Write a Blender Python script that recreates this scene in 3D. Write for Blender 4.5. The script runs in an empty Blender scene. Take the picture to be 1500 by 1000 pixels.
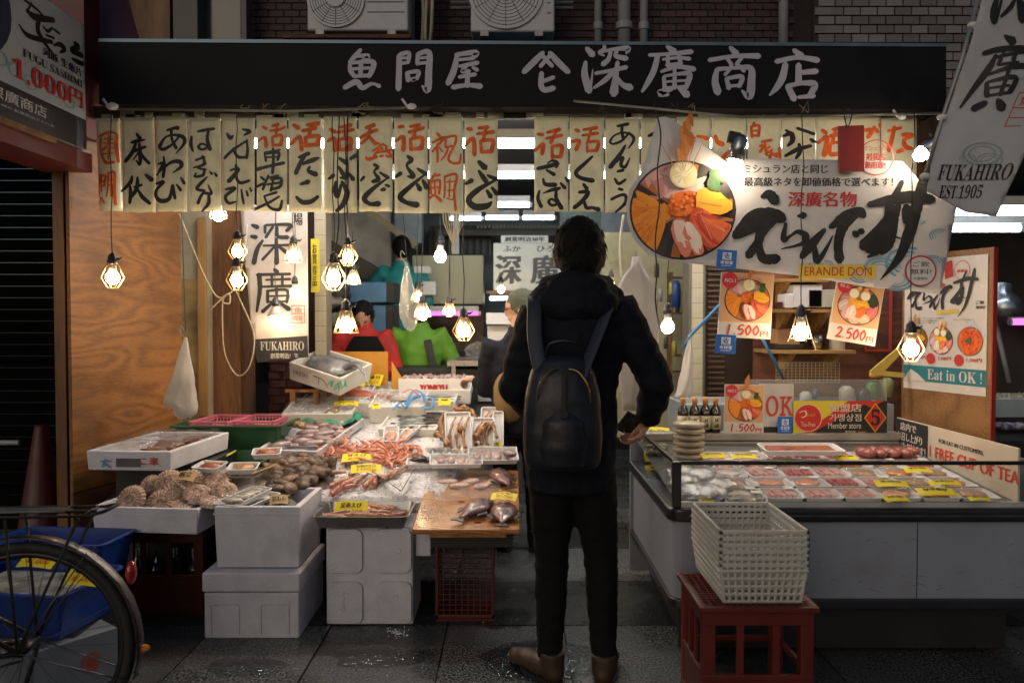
import bpy, bmesh, math, random
from mathutils import Vector, Matrix, noise
R = math.radians
rnd = random.Random(7)
scene = bpy.context.scene
COL = scene.collection
# --- camera
CAM_H, FPX, PITCH = 1.38, 1500 * 28 / 36, R(1.62)
cam_d = bpy.data.cameras.new('camera'); cam_d.lens = 28; cam_d.sensor_width = 36
cam_d.clip_start = 0.05; cam_d.clip_end = 500
cam_d.dof.use_dof = True; cam_d.dof.focus_distance = 3.5; cam_d.dof.aperture_fstop = 2.4
cam = bpy.data.objects.new('camera', cam_d); COL.objects.link(cam)
cam.location = (0, 0, CAM_H); cam.rotation_euler = (R(90) - PITCH, 0, 0)
scene.camera = cam
# --- world, sun, exposure
SUN_EL, SUN_AZ = 24, 205        
world = bpy.data.worlds.new('World'); scene.world = world; world.use_nodes = True
wn = world.node_tree.nodes; wl = world.node_tree.links; wn.clear()
wo = wn.new('ShaderNodeOutputWorld'); bg = wn.new('ShaderNodeBackground'); sky = wn.new('ShaderNodeTexSky')
sky.sky_type = 'NISHITA'; sky.sun_disc = False
sky.sun_elevation = R(SUN_EL); sky.sun_rotation = R(SUN_AZ)
sky.air_density = 1.0; sky.dust_density = 3.0
bg.inputs['Strength'].default_value = 0.05
wl.new(sky.outputs[0], bg.inputs[0]); wl.new(bg.outputs[0], wo.inputs[0])
sun_d = bpy.data.lights.new('sun', 'SUN'); sun_d.energy = 0.10; sun_d.angle = R(40); sun_d.color = (0.93, 0.92, 1.0)
sun = bpy.data.objects.new('sun', sun_d); COL.objects.link(sun)
_az = R(SUN_AZ)
_dir = Vector((math.sin(_az) * math.cos(R(SUN_EL)), math.cos(_az) * math.cos(R(SUN_EL)), math.sin(R(SUN_EL))))
sun.rotation_euler = _dir.to_track_quat('Z', 'Y').to_euler()
vs = scene.view_settings
vs.view_transform = 'Standard'; vs.look = 'None'; vs.exposure = -0.3; vs.gamma = 1.0; vs.use_curve_mapping = False
scene.render.engine = 'CYCLES'
scene.cycles.use_denoising = True
scene.cycles.max_bounces = 8; scene.cycles.diffuse_bounces = 3; scene.cycles.glossy_bounces = 3
scene.cycles.transparent_max_bounces = 16; scene.cycles.sample_clamp_indirect = 4
scene.cycles.use_light_tree = True
BULB_E, TUBE_E = 125.0, 15.0
# --- photo <-> world helpers
def ray(px, py):
 a = (px - 750) / FPX; b = (500 - py) / FPX
 return Vector((a, math.cos(PITCH) + b * math.sin(PITCH), -math.sin(PITCH) + b * math.cos(PITCH)))
CP = Vector((0, 0, CAM_H))
def P(px, py, Y):
 d = ray(px, py); return CP + d * (Y / d.y)
def onplane(px, py, z0, slope, Y0):
 """point of the sight line on the plane z = z0 + slope*(y-Y0)"""
 d = ray(px, py); t = (z0 - slope * Y0 - CAM_H) / (d.z - slope * d.y); return CP + d * t
def D(px, py, h=0): return onplane(px, py, .52 + h, .178, 3.85)   
def F(px, py, h=0): return onplane(px, py, .645 + h, .083, 3.2)   
def G(px, py, z=0): return onplane(px, py, z, 0, 0)
DT = math.atan(.178); FT = math.atan(.083)
# --- materials
MATS = {}
def _mix(nt, fac, a, b):
 n = nt.nodes.new('ShaderNodeMix'); n.data_type = 'RGBA'
 nt.links.new(fac, n.inputs[0])
 for v, s in ((a, 6), (b, 7)):
  if isinstance(v, tuple): n.inputs[s].default_value = (*v[:3], 1)
  else: nt.links.new(v, n.inputs[s])
 return n.outputs[2]
def mat(name, c=(.5, .5, .5), r=.6, m=0, var=.2, sc=6, bump=0.0, bs=60, c2=None, stretch=None, coat=0,
  trans=0, es=0, spec=.5, vcol=False, dirt=0, dirtc=(.08, .06, .04), tl=0, rv=.12, sub=0):
 if name in MATS: return MATS[name]
 mt = bpy.data.materials.new(name); mt.use_nodes = True; nt = mt.node_tree; N = nt.nodes; L = nt.links
 b = N['Principled BSDF']; MATS[name] = mt
 tc = N.new('ShaderNodeTexCoord'); mp = N.new('ShaderNodeMapping'); L.new(tc.outputs['Object'], mp.inputs[0])
 if stretch: mp.inputs['Scale'].default_value = stretch
 nz = N.new('ShaderNodeTexNoise'); nz.inputs['Scale'].default_value = sc; nz.inputs['Detail'].default_value = 5
 L.new(mp.outputs[0], nz.inputs[0])
 rp = N.new('ShaderNodeValToRGB'); rp.color_ramp.elements[0].position = .3; rp.color_ramp.elements[1].position = .7
 L.new(nz.outputs[0], rp.inputs[0])
 if vcol:
  at = N.new('ShaderNodeVertexColor'); at.layer_name = 'Col'
  hs = N.new('ShaderNodeHueSaturation'); L.new(at.outputs[0], hs.inputs['Color'])
  mr = N.new('ShaderNodeMapRange'); L.new(nz.outputs[0], mr.inputs[0]); mr.inputs[3].default_value = 1 - var; mr.inputs[4].default_value = 1 + var
  L.new(mr.outputs[0], hs.inputs['Value']); colr = hs.outputs[0]
 else:
  lo = tuple(max(0, x * (1 - var)) for x in c); hi = c2 or tuple(min(1, x * (1 + var)) for x in c)
  colr = _mix(nt, rp.outputs[0], lo, hi)
 if dirt:
  n2 = N.new('ShaderNodeTexNoise'); n2.inputs['Scale'].default_value = 3.5; n2.inputs['Detail'].default_value = 8; n2.inputs['Roughness'].default_value = .7
  L.new(tc.outputs['Object'], n2.inputs[0])
  r2 = N.new('ShaderNodeValToRGB'); r2.color_ramp.elements[0].position = .52; r2.color_ramp.elements[1].position = .75
  r2.color_ramp.elements[1].color = (dirt, dirt, dirt, 1)
  L.new(n2.outputs[0], r2.inputs[0]); colr = _mix(nt, r2.outputs[0], colr, dirtc)
 L.new(colr, b.inputs['Base Color'])
 b.inputs['Metallic'].default_value = m; b.inputs['Specular IOR Level'].default_value = spec
 mr = N.new('ShaderNodeMapRange'); L.new(nz.outputs[0], mr.inputs[0])
 mr.inputs[3].default_value = max(.02, r - rv); mr.inputs[4].default_value = min(1, r + rv); L.new(mr.outputs[0], b.inputs['Roughness'])
 if coat: b.inputs['Coat Weight'].default_value = coat; b.inputs['Coat Roughness'].default_value = .08
 if sub: b.inputs['Subsurface Weight'].default_value = sub; b.inputs['Subsurface Radius'].default_value = (.02, .01, .006)
 if trans: b.inputs['Transmission Weight'].default_value = trans
 if bump:
  n3 = N.new('ShaderNodeTexNoise'); n3.inputs['Scale'].default_value = bs; n3.inputs['Detail'].default_value = 4
  L.new(mp.outputs[0], n3.inputs[0]); bm_ = N.new('ShaderNodeBump'); bm_.inputs['Strength'].default_value = bump; bm_.inputs['Distance'].default_value = .01
  L.new(n3.outputs[0], bm_.inputs['Height']); L.new(bm_.outputs[0], b.inputs['Normal'])
 if es:
  b.inputs['Emission Color'].default_value = (*c[:3], 1); b.inputs['Emission Strength'].default_value = es
 if tl: 
  t = N.new('ShaderNodeBsdfTranslucent'); L.new(colr, t.inputs[0]); ms = N.new('ShaderNodeMixShader'); ms.inputs[0].default_value = tl
  L.new(b.outputs[0], ms.inputs[1]); L.new(t.outputs[0], ms.inputs[2]); L.new(ms.outputs[0], N['Material Output'].inputs[0])
 return mt
def clear(name, tint=(.95, .97, .96), gl=.12, rough=.05, bump=0, bs=30, milky=0, gmax=.5):
 """thin glass, film or clear plastic"""
 if name in MATS: return MATS[name]
 mt = bpy.data.materials.new(name); mt.use_nodes = True; nt = mt.node_tree; N = nt.nodes; L = nt.links; MATS[name] = mt
 N.remove(N['Principled BSDF']); out = N['Material Output']
 t = N.new('ShaderNodeBsdfTransparent'); t.inputs[0].default_value = (*tint, 1)
 g = N.new('ShaderNodeBsdfGlossy'); g.inputs['Roughness'].default_value = rough
 fr = N.new('ShaderNodeLayerWeight'); fr.inputs[0].default_value = .25
 mr = N.new('ShaderNodeMapRange'); L.new(fr.outputs['Fresnel'], mr.inputs[0]); mr.inputs[3].default_value = gl; mr.inputs[4].default_value = gmax
 ms = N.new('ShaderNodeMixShader'); L.new(mr.outputs[0], ms.inputs[0]); L.new(t.outputs[0], ms.inputs[1]); L.new(g.outputs[0], ms.inputs[2])
 last = ms.outputs[0]
 if milky:
  d = N.new('ShaderNodeBsdfDiffuse'); d.inputs[0].default_value = (.75, .76, .78, 1); m2 = N.new('ShaderNodeMixShader'); m2.inputs[0].default_value = milky
  L.new(last, m2.inputs[1]); L.new(d.outputs[0], m2.inputs[2]); last = m2.outputs[0]
 L.new(last, out.inputs[0])
 if bump:
  tc = N.new('ShaderNodeTexCoord'); n3 = N.new('ShaderNodeTexNoise'); n3.inputs['Scale'].default_value = bs; n3.inputs['Detail'].default_value = 3; n3.inputs['Distortion'].default_value = 1.5
  L.new(tc.outputs['Object'], n3.inputs[0]); b = N.new('ShaderNodeBump'); b.inputs['Strength'].default_value = bump; b.inputs['Distance'].default_value = .02
  L.new(n3.outputs[0], b.inputs['Height']); L.new(b.outputs[0], g.inputs['Normal']); L.new(b.outputs[0], fr.inputs['Normal'])
 return mt
def emis(name, c, s):
 if name in MATS: return MATS[name]
 mt = bpy.data.materials.new(name); mt.use_nodes = True; N = mt.node_tree.nodes; MATS[name] = mt
 N.remove(N['Principled BSDF']); e = N.new('ShaderNodeEmission'); e.inputs[0].default_value = (*c, 1); e.inputs[1].default_value = s
 mt.node_tree.links.new(e.outputs[0], N['Material Output'].inputs[0]); return mt
def wood(name, c1, c2, axis='z', sc=1.0, r=.55, grain=9.0, dist=6.0, coat=0, dirt=.5):
 if name in MATS: return MATS[name]
 mt = bpy.data.materials.new(name); mt.use_nodes = True; nt = mt.node_tree; N = nt.nodes; L = nt.links; MATS[name] = mt
 b = N['Principled BSDF']; tc = N.new('ShaderNodeTexCoord'); mp = N.new('ShaderNodeMapping'); L.new(tc.outputs['Object'], mp.inputs[0])
 s = {'x': (.22, 1, 1), 'y': (1, .22, 1), 'z': (1, 1, .14)}[axis]; mp.inputs['Scale'].default_value = tuple(v * sc for v in s)
 n1 = N.new('ShaderNodeTexNoise'); n1.inputs['Scale'].default_value = 2.2; n1.inputs['Detail'].default_value = 2; L.new(mp.outputs[0], n1.inputs[0])
 ma = N.new('ShaderNodeMath'); ma.operation = 'MULTIPLY'; ma.inputs[1].default_value = grain; L.new(n1.outputs[0], ma.inputs[0])
 fr = N.new('ShaderNodeMath'); fr.operation = 'PINGPONG'; fr.inputs[1].default_value = .5; L.new(ma.outputs[0], fr.inputs[0])
 n2 = N.new('ShaderNodeTexNoise'); n2.inputs['Scale'].default_value = 60; n2.inputs['Detail'].default_value = 4; L.new(mp.outputs[0], n2.inputs[0])
 ad = N.new('ShaderNodeMath'); ad.operation = 'MULTIPLY_ADD'; L.new(fr.outputs[0], ad.inputs[0]); ad.inputs[1].default_value = 1.1; L.new(n2.outputs[0], ad.inputs[2])
 rp = N.new('ShaderNodeValToRGB'); rp.color_ramp.elements[0].position = .45; rp.color_ramp.elements[1].position = 1.0
 rp.color_ramp.elements[0].color = (*c2, 1); rp.color_ramp.elements[1].color = (*c1, 1); L.new(ad.outputs[0], rp.inputs[0])
 n4 = N.new('ShaderNodeTexNoise'); n4.inputs['Scale'].default_value = 1.7; n4.inputs['Detail'].default_value = 5; L.new(tc.outputs['Object'], n4.inputs[0])
 r4 = N.new('ShaderNodeValToRGB'); r4.color_ramp.elements[0].position = .45; r4.color_ramp.elements[1].position = .75; r4.color_ramp.elements[1].color = (dirt, dirt, dirt, 1)
 L.new(n4.outputs[0], r4.inputs[0])
 c = _mix(nt, r4.outputs[0], rp.outputs[0], tuple(v * .45 for v in c2)); L.new(c, b.inputs['Base Color'])
 b.inputs['Roughness'].default_value = r
 if coat: b.inputs['Coat Weight'].default_value = coat; b.inputs['Coat Roughness'].default_value = .15
 bm_ = N.new('ShaderNodeBump'); bm_.inputs['Strength'].default_value = .25; bm_.inputs['Distance'].default_value = .004; L.new(n2.outputs[0], bm_.inputs['Height']); L.new(bm_.outputs[0], b.inputs['Normal'])
 return mt
# --- mesh builder
I4 = Matrix.Identity(4)
def T(x, y=None, z=None):
 return Matrix.Translation(x if y is None else (x, y, z))
def RX(a): return Matrix.Rotation(R(a), 4, 'X')
def RY(a): return Matrix.Rotation(R(a), 4, 'Y')
def RZ(a): return Matrix.Rotation(R(a), 4, 'Z')
def SC(x, y, z): return Matrix.Diagonal((x, y, z, 1))
class MB:
 def __init__(s): s.v = []; s.f = []; s.c = []; s.mi = []; s.col = (.5, .5, .5); s.m = 0
 def add(s, vs, fs, M=None):
  k = len(s.v); s.v += [tuple(M @ Vector(v)) if M is not None else tuple(v) for v in vs]
  for f in fs: s.f.append([i + k for i in f]); s.c.append(s.col); s.mi.append(s.m)
  return s
 def box(s, x0, y0, z0, x1, y1, z1, M=None):
  return s.add([(x0, y0, z0), (x1, y0, z0), (x1, y1, z0), (x0, y1, z0), (x0, y0, z1), (x1, y0, z1), (x1, y1, z1), (x0, y1, z1)],
      [(3, 2, 1, 0), (4, 5, 6, 7), (0, 1, 5, 4), (1, 2, 6, 5), (2, 3, 7, 6), (3, 0, 4, 7)], M)
 def cbox(s, c, d, M=None):
  return s.box(c[0] - d[0] / 2, c[1] - d[1] / 2, c[2] - d[2] / 2, c[0] + d[0] / 2, c[1] + d[1] / 2, c[2] + d[2] / 2, M)
 def tray(s, w, d, h, t=.01, taper=0.0, lip=0.0, M=None, base=None):
  """open box: outer w x d at the rim, floor narrower by taper, wall t, lip outwards; origin at floor centre"""
  bt = t if base is None else base
  def rg(a, b, z): return [(-a, -b, z), (a, -b, z), (a, b, z), (-a, b, z)]
  a, b = w / 2, d / 2
  rings = [rg(a - taper, b - taper, 0)]
  if lip: rings += [rg(a, b, h - t), rg(a + lip, b + lip, h - t), rg(a + lip, b + lip, h), rg(a - t, b - t, h)]
  else: rings += [rg(a, b, h), rg(a - t, b - t, h)]
  rings += [rg(a - taper - t, b - taper - t, bt)]
  vs = [v for r_ in rings for v in r_]; fs = [(3, 2, 1, 0)]
  for i in range(len(rings) - 1):
   for j in range(4):
    k = (j + 1) % 4; fs.append((i * 4 + j, i * 4 + k, i * 4 + 4 + k, i * 4 + 4 + j))
  n = len(rings) * 4; fs.append((n - 4, n - 3, n - 2, n - 1))
  return s.add(vs, fs, M)
 def rtray(s, w, d, h, rad, t=.004, taper=.01, lip=.006, M=None, n=4):
  """open tray with rounded corners"""
  def rg(off, z):
   o = []
   for cx, cy, a0 in ((1, -1, -90), (1, 1, 0), (-1, 1, 90), (-1, -1, 180)):
    rr = max(rad + off, .002)
    for i in range(n + 1):
     a = R(a0 + 90 * i / n); o.append((cx * (w / 2 - rad) + rr * math.cos(a), cy * (d / 2 - rad) + rr * math.sin(a), z))
   return o
  rings = [rg(-taper, 0), rg(0, h - t), rg(lip, h - t), rg(lip, h), rg(-t, h), rg(-taper - t, t)]
  m = len(rings[0]); vs = [v for r_ in rings for v in r_]; fs = [tuple(reversed(range(m)))]
  for i in range(len(rings) - 1):
   for j in range(m):
    k = (j + 1) % m; fs.append((i * m + j, i * m + k, i * m + m + k, i * m + m + j))
  fs.append(tuple(range((len(rings) - 1) * m, len(rings) * m)))
  return s.add(vs, fs, M)
 def tube(s, pts, r, n=8, M=None, flat=None, cap=True):
  pts = [Vector(p) for p in pts]; k = len(pts)
  rs = r if isinstance(r, (list, tuple)) else [r] * k
  vs = []; fs = []; prev = None
  for i, p in enumerate(pts):
   t = (pts[min(i + 1, k - 1)] - pts[max(i - 1, 0)]).normalized()
   if prev is None:
    a = Vector((0, 0, 1)) if abs(t.z) < .9 else Vector((0, 1, 0)); u = t.cross(a).normalized()
   else: u = (prev - t * prev.dot(t)).normalized()
   prev = u; w = t.cross(u)
   rr = rs[i]; ra, rb = rr if isinstance(rr, (list, tuple)) else (rr, rr * (flat or 1))
   for j in range(n):
    a = 2 * math.pi * j / n; vs.append(p + u * math.cos(a) * ra + w * math.sin(a) * rb)
  for i in range(k - 1):
   for j in range(n):
    q = (j + 1) % n; fs.append((i * n + j, i * n + q, i * n + n + q, i * n + n + j))
  if cap: fs.append(tuple(reversed(range(n)))); fs.append(tuple(range((k - 1) * n, k * n)))
  return s.add(vs, fs, M)
 def rings(s, rg, M=None, cap=True):
  """loft through rings (centre, rx, ry) stacked along z"""
  n = 16; vs = []
  for c, rx, ry in rg:
   for j in range(n):
    a = 2 * math.pi * j / n; vs.append((c[0] + rx * math.cos(a), c[1] + ry * math.sin(a), c[2]))
  fs = []
  for i in range(len(rg) - 1):
   for j in range(n):
    q = (j + 1) % n; fs.append((i * n + j, i * n + q, i * n + n + q, i * n + n + j))
  if cap: fs += [tuple(reversed(range(n))), tuple(range((len(rg) - 1) * n, len(rg) * n))]
  return s.add(vs, fs, M)
 def lathe(s, prof, n=16, M=None, ax=1.0, ay=1.0):
  vs = []; fs = []
  for r_, z in prof:
   for j in range(n):
    a = 2 * math.pi * j / n; vs.append((r_ * math.cos(a) * ax, r_ * math.sin(a) * ay, z))
  for i in range(len(prof) - 1):
   for j in range(n):
    q = (j + 1) % n; fs.append((i * n + j, i * n + q, i * n + n + q, i * n + n + j))
  if prof[0][0] > 1e-6: fs.append(tuple(reversed(range(n))))
  if prof[-1][0] > 1e-6: fs.append(tuple(range((len(prof) - 1) * n, len(prof) * n)))
  return s.add(vs, fs, M)
 def ball(s, c, rx, ry=None, rz=None, nu=12, nv=8, M=None, nz=0, seed=0, fr=4):
  ry = rx if ry is None else ry; rz = rx if rz is None else rz
  vs = [(0, 0, -1)];
  for i in range(1, nv):
   t = math.pi * i / nv - math.pi / 2
   for j in range(nu):
    a = 2 * math.pi * j / nu; vs.append((math.cos(t) * math.cos(a), math.cos(t) * math.sin(a), math.sin(t)))
  vs.append((0, 0, 1)); out = []
  for v in vs:
   k = 1 + (nz * noise.noise(Vector(v) * fr * .5 + Vector((seed * 3.1, 0, 0))) if nz else 0)
   out.append((c[0] + v[0] * rx * k, c[1] + v[1] * ry * k, c[2] + v[2] * rz * k))
  fs = [(0, 1 + (j + 1) % nu, 1 + j) for j in range(nu)]
  for i in range(nv - 2):
   for j in range(nu):
    q = (j + 1) % nu; b = 1 + i * nu; fs.append((b + j, b + q, b + nu + q, b + nu + j))
  b = 1 + (nv - 2) * nu; fs += [(b + j, b + (j + 1) % nu, len(vs) - 1) for j in range(nu)]
  return s.add(out, fs, M)
 def sheet(s, fn, nx, ny, M=None, double=0):
  vs = [fn(i / nx, j / ny) for j in range(ny + 1) for i in range(nx + 1)]
  fs = [(j * (nx + 1) + i, j * (nx + 1) + i + 1, (j + 1) * (nx + 1) + i + 1, (j + 1) * (nx + 1) + i) for j in range(ny) for i in range(nx)]
  return s.add(vs, fs, M)
 def poly(s, pts, z=0, M=None):
  return s.add([(p[0], p[1], z) for p in pts], [tuple(range(len(pts)))], M)
 def mesh(s, name, mats, smooth=False):
  me = bpy.data.meshes.new(name); me.from_pydata(s.v, [], s.f)
  for m_ in (mats if isinstance(mats, (list, tuple)) else [mats]): me.materials.append(m_)
  if max(s.mi, default=0): me.polygons.foreach_set('material_index', s.mi)
  if smooth: me.polygons.foreach_set('use_smooth', [True] * len(me.polygons))
  if len(set(s.c)) > 1 or any('vcol' in (m_.name if m_ else '') for m_ in me.materials):
   ca = me.color_attributes.new('Col', 'FLOAT_COLOR', 'CORNER'); dat = []
   for f, c in zip(s.f, s.c): dat += [c[0], c[1], c[2], 1.0] * len(f)
   ca.data.foreach_set('color', dat)
  me.update(); return me
 def build(s, name, mats, parent=None, smooth=False, M=None, bevel=0, solid=0, sub=0):
  o = bpy.data.objects.new(name, s.mesh(name, mats, smooth)); COL.objects.link(o)
  if parent is not None: o.parent = parent
  if M is not None: o.matrix_local = M
  if solid: md = o.modifiers.new('solid', 'SOLIDIFY'); md.thickness = solid; md.offset = 0
  if bevel:
   md = o.modifiers.new('bevel', 'BEVEL'); md.width = bevel; md.segments = 2; md.limit_method = 'ANGLE'; md.angle_limit = R(40)
   if not smooth:
    o.data.polygons.foreach_set('use_smooth', [True] * len(o.data.polygons))
    w = o.modifiers.new('wn', 'WEIGHTED_NORMAL'); w.keep_sharp = False
  if sub: md = o.modifiers.new('sub', 'SUBSURF'); md.levels = md.render_levels = sub
  return o
def tag(o, label, cat, group=None, kind=None):
 if label: o['label'] = label
 if cat: o['category'] = cat
 if group: o['group'] = group
 if kind: o['kind'] = kind
 return o
def thing(name, label, cat, M=None, group=None):
 o = bpy.data.objects.new(name, None); COL.objects.link(o)
 if M is not None: o.matrix_world = M
 return tag(o, label, cat, group)
def struct(o): o['kind'] = 'structure'; return o
KIDS = {}
def kids(o): return [c for c in bpy.data.objects if c.parent == o]
def dup(root, M, label=None, group=None, tree=None):
 """a copy of a thing, its parts and their sub-parts"""
 if root.name not in KIDS: KIDS[root.name] = [(c, kids(c)) for c in kids(root)]
 r = root.copy(); COL.objects.link(r); r.matrix_world = M
 if label: r['label'] = label
 if group: r['group'] = group
 for ch, gs in KIDS[root.name]:
  c = ch.copy(); COL.objects.link(c); c.parent = r; c.matrix_parent_inverse = ch.matrix_parent_inverse; c.matrix_local = ch.matrix_local
  for g in gs:
   d = g.copy(); COL.objects.link(d); d.parent = c; d.matrix_local = g.matrix_local
 return r
def remesh(mb, name, m, voxel=.01, smooth_it=4, parent=None, disp=0, dscale=6, keep=None):
 """overlapping closed pieces fused into one continuous skin"""
 o = bpy.data.objects.new(name, mb.mesh(name, m)); COL.objects.link(o)
 md = o.modifiers.new('r', 'REMESH'); md.mode = 'VOXEL'; md.voxel_size = voxel; md.use_smooth_shade = True
 md = o.modifiers.new('s', 'SMOOTH'); md.factor = .5; md.iterations = smooth_it
 dg = bpy.context.evaluated_depsgraph_get(); me = bpy.data.meshes.new_from_object(o.evaluated_get(dg))
 if disp:
  for v in me.vertices:
   c = v.co * dscale
   a = noise.noise(Vector((c.x, c.y, c.z * 2.2))) * .6 + (1 - abs(noise.noise(c * 1.7 + Vector((9, 3, 1))))) * .5 + noise.noise(c * 4) * .2
   v.co += v.normal * disp * (a - .4)
 me.materials.clear(); me.materials.append(m)
 me.polygons.foreach_set('use_smooth', [True] * len(me.polygons)); me.name = name
 o.modifiers.clear(); o.data = me
 if parent is not None: o.parent = parent
 return o
# --- signs: a local frame (x right, y up, z out of the face)
def frame(o, right, up=(0, 0, 1)):
 x = Vector(right).normalized(); y = Vector(up); y = (y - x * y.dot(x)).normalized(); z = x.cross(y)
 return Matrix(((x.x, y.x, z.x, o[0]), (x.y, y.y, z.y, o[1]), (x.z, y.z, z.z, o[2]), (0, 0, 0, 1)))
def FRONT(Y, px=750, py=467): return frame(P(px, py, Y), (1, 0, 0))
class Face:
 """a face in space that flat print is laid on; photo pixels are carried onto it along the sight lines"""
 def __init__(s, M, fn=None): s.M = M; s.Mi = M.inverted(); s.fn = fn or (lambda x, y: 0)
 def uv(s, px, py):
  a = s.Mi @ CP; d = (s.Mi.to_3x3()) @ ray(px, py); t = -a.z / d.z; q = a + d * t; return (q.x, q.y)
ZS = [0]
def zoff(base=.0012):
 ZS[0] = (ZS[0] + 1) % 14; return base + ZS[0] * .00012
def brush(mb, face, data, ox, oy, s, z=.0015, rough=.10, ws=1.2, tf=None):
 """strokes 'x y w x y w ...; ...' in pixels of a region at (ox, oy) magnified s times"""
 for st in data.split(';'):
  a = [float(t) for t in st.split()]
  if len(a) < 6: continue
  pts = []
  for i in range(0, len(a) - 2, 3):
   x, y, w = a[i:i + 3]
   if tf: u, v = tf(x, y); k = tf(x + 1, y); sc = abs(k[0] - u)
   else:
    u, v = face.uv(ox + x / s, oy + y / s); k = face.uv(ox + (x) / s, oy + (y + 1) / s); sc = abs(k[1] - v)
   pts.append(Vector((u, v, w * sc * ws)))
  n = len(pts); out = []
  for i in range(n - 1):
   p0 = pts[max(i - 1, 0)]; p1 = pts[i]; p2 = pts[i + 1]; p3 = pts[min(i + 2, n - 1)]
   for k in range(6):
    t = k / 6
    out.append(.5 * ((2 * p1) + (p2 - p0) * t + (2 * p0 - 5 * p1 + 4 * p2 - p3) * t * t + (3 * p1 - p0 - 3 * p2 + p3) * t ** 3))
  out.append(pts[-1])
  L_, R_ = [], []
  sd = rnd.random() * 99; m = len(out)
  d0 = (out[1] - out[0]).xy.normalized(); d1 = (out[-1] - out[-2]).xy.normalized()
  e0, e1 = out[0], out[-1]
  ext = [(e0.xy - d0 * e0.z * .42, e0.z * .35)] + [(p.xy, p.z) for p in out] + [(e1.xy + d1 * e1.z * .42, e1.z * .35)]
  for i, (q, w) in enumerate(ext):
   d = (ext[min(i + 1, m + 1)][0] - ext[max(i - 1, 0)][0])
   if d.length < 1e-9: continue
   d.normalize(); nn = Vector((-d.y, d.x))
   w = max(w, 1e-4)
   l = w / 2 * (1 + rough * noise.noise(Vector((i * .9 + sd, 0, 0)))); r_ = w / 2 * (1 + rough * noise.noise(Vector((0, i * .9 + sd, 5))))
   a_ = q + nn * l; b_ = q - nn * r_; L_.append(a_); R_.append(b_)
  zz = zoff(z); vs = []
  for a_, b_ in zip(L_, R_):
   for q in (a_, b_): vs.append((q.x, q.y, zz + face.fn(q.x, q.y)))
  mb.add(vs, [(2 * i, 2 * i + 1, 2 * i + 3, 2 * i + 2) for i in range(len(L_) - 1)])
TXT = {}
def glyphs(s, bold=0):
 if (s, bold) in TXT: return TXT[(s, bold)]
 cu = bpy.data.curves.new('t', 'FONT'); cu.body = s; cu.resolution_u = 3; cu.offset = bold
 o = bpy.data.objects.new('t', cu); COL.objects.link(o)
 me = bpy.data.meshes.new_from_object(o)
 vs = [tuple(v.co) for v in me.vertices]; fs = [tuple(p.vertices) for p in me.polygons]
 bpy.data.objects.remove(o); bpy.data.curves.remove(cu); bpy.data.meshes.remove(me)
 x0 = min(v[0] for v in vs); x1 = max(v[0] for v in vs); y0 = min(v[1] for v in vs); y1 = max(v[1] for v in vs)
 vs = [((v[0] - x0) / (x1 - x0), (v[1] - y0) / (y1 - y0)) for v in vs]
 TXT[(s, bold)] = (vs, fs, (x1 - x0) / (y1 - y0)); return TXT[(s, bold)]
def text(mb, face, s, x0, y0, x1, y1, z=.0015, bold=0, shear=0, thick=0, keep=False):
 """words filling the local box x0..x1, y0..y1 (y0 low)"""
 vs, fs, asp = glyphs(s, bold)
 if keep:
  w = (y1 - y0) * asp; c = (x0 + x1) / 2; x0, x1 = c - w / 2, c + w / 2
 for k in range(1 + (2 if thick else 0)):
  dx = (0, thick, -thick)[k] ; zz = zoff(z); dy = (0, .3, -.3)[k] * thick
  out = []
  for a, b in vs:
   x = x0 + a * (x1 - x0) + shear * b * (y1 - y0) + dx; y = y0 + b * (y1 - y0) + dy; out.append((x, y, zz + face.fn(x, y)))
  mb.add(out, fs)
def ptext(mb, face, s, px0, py0, px1, py1, **k):
 """words filling the box whose photo corners are top-left and bottom-right"""
 a = face.uv(px0, py0); b = face.uv(px1, py1); text(mb, face, s, a[0], b[1], b[0], a[1], **k)
def vtext(mb, face, s, px0, py0, px1, py1, **k):
 n = len(s)
 for i, ch in enumerate(s):
  if ch == ' ': continue
  h = (py1 - py0) / n; ptext(mb, face, ch, px0, py0 + i * h + h * .06, px1, py0 + (i + 1) * h - h * .06, **k)
def disc(mb, face, cx, cy, r, col, ry=None, z=.0015, n=28, inner=0):
 ry = r if ry is None else ry; mb.col = col; zz = zoff(z)
 if inner:
  vs = [];
  for j in range(n):
   a = 2 * math.pi * j / n
   for k in (1, inner): x = cx + r * k * math.cos(a); y = cy + ry * k * math.sin(a); vs.append((x, y, zz + face.fn(x, y)))
  mb.add(vs, [(2 * j, 2 * ((j + 1) % n), 2 * ((j + 1) % n) + 1, 2 * j + 1) for j in range(n)])
 else:
  vs = [(cx, cy, zz + face.fn(cx, cy))]
  for k in (.5, 1):
   for j in range(n):
    a = 2 * math.pi * j / n; x = cx + r * k * math.cos(a); y = cy + ry * k * math.sin(a); vs.append((x, y, zz + face.fn(x, y)))
  fs = [(0, 1 + j, 1 + (j + 1) % n) for j in range(n)] + [(1 + j, 1 + n + j, 1 + n + (j + 1) % n, 1 + (j + 1) % n) for j in range(n)]
  mb.add(vs, fs)
def patch(mb, face, pts, col, z=.0015):
 mb.col = col; zz = zoff(z); mb.add([(p[0], p[1], zz + face.fn(p[0], p[1])) for p in pts], [tuple(range(len(pts)))])
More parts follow.
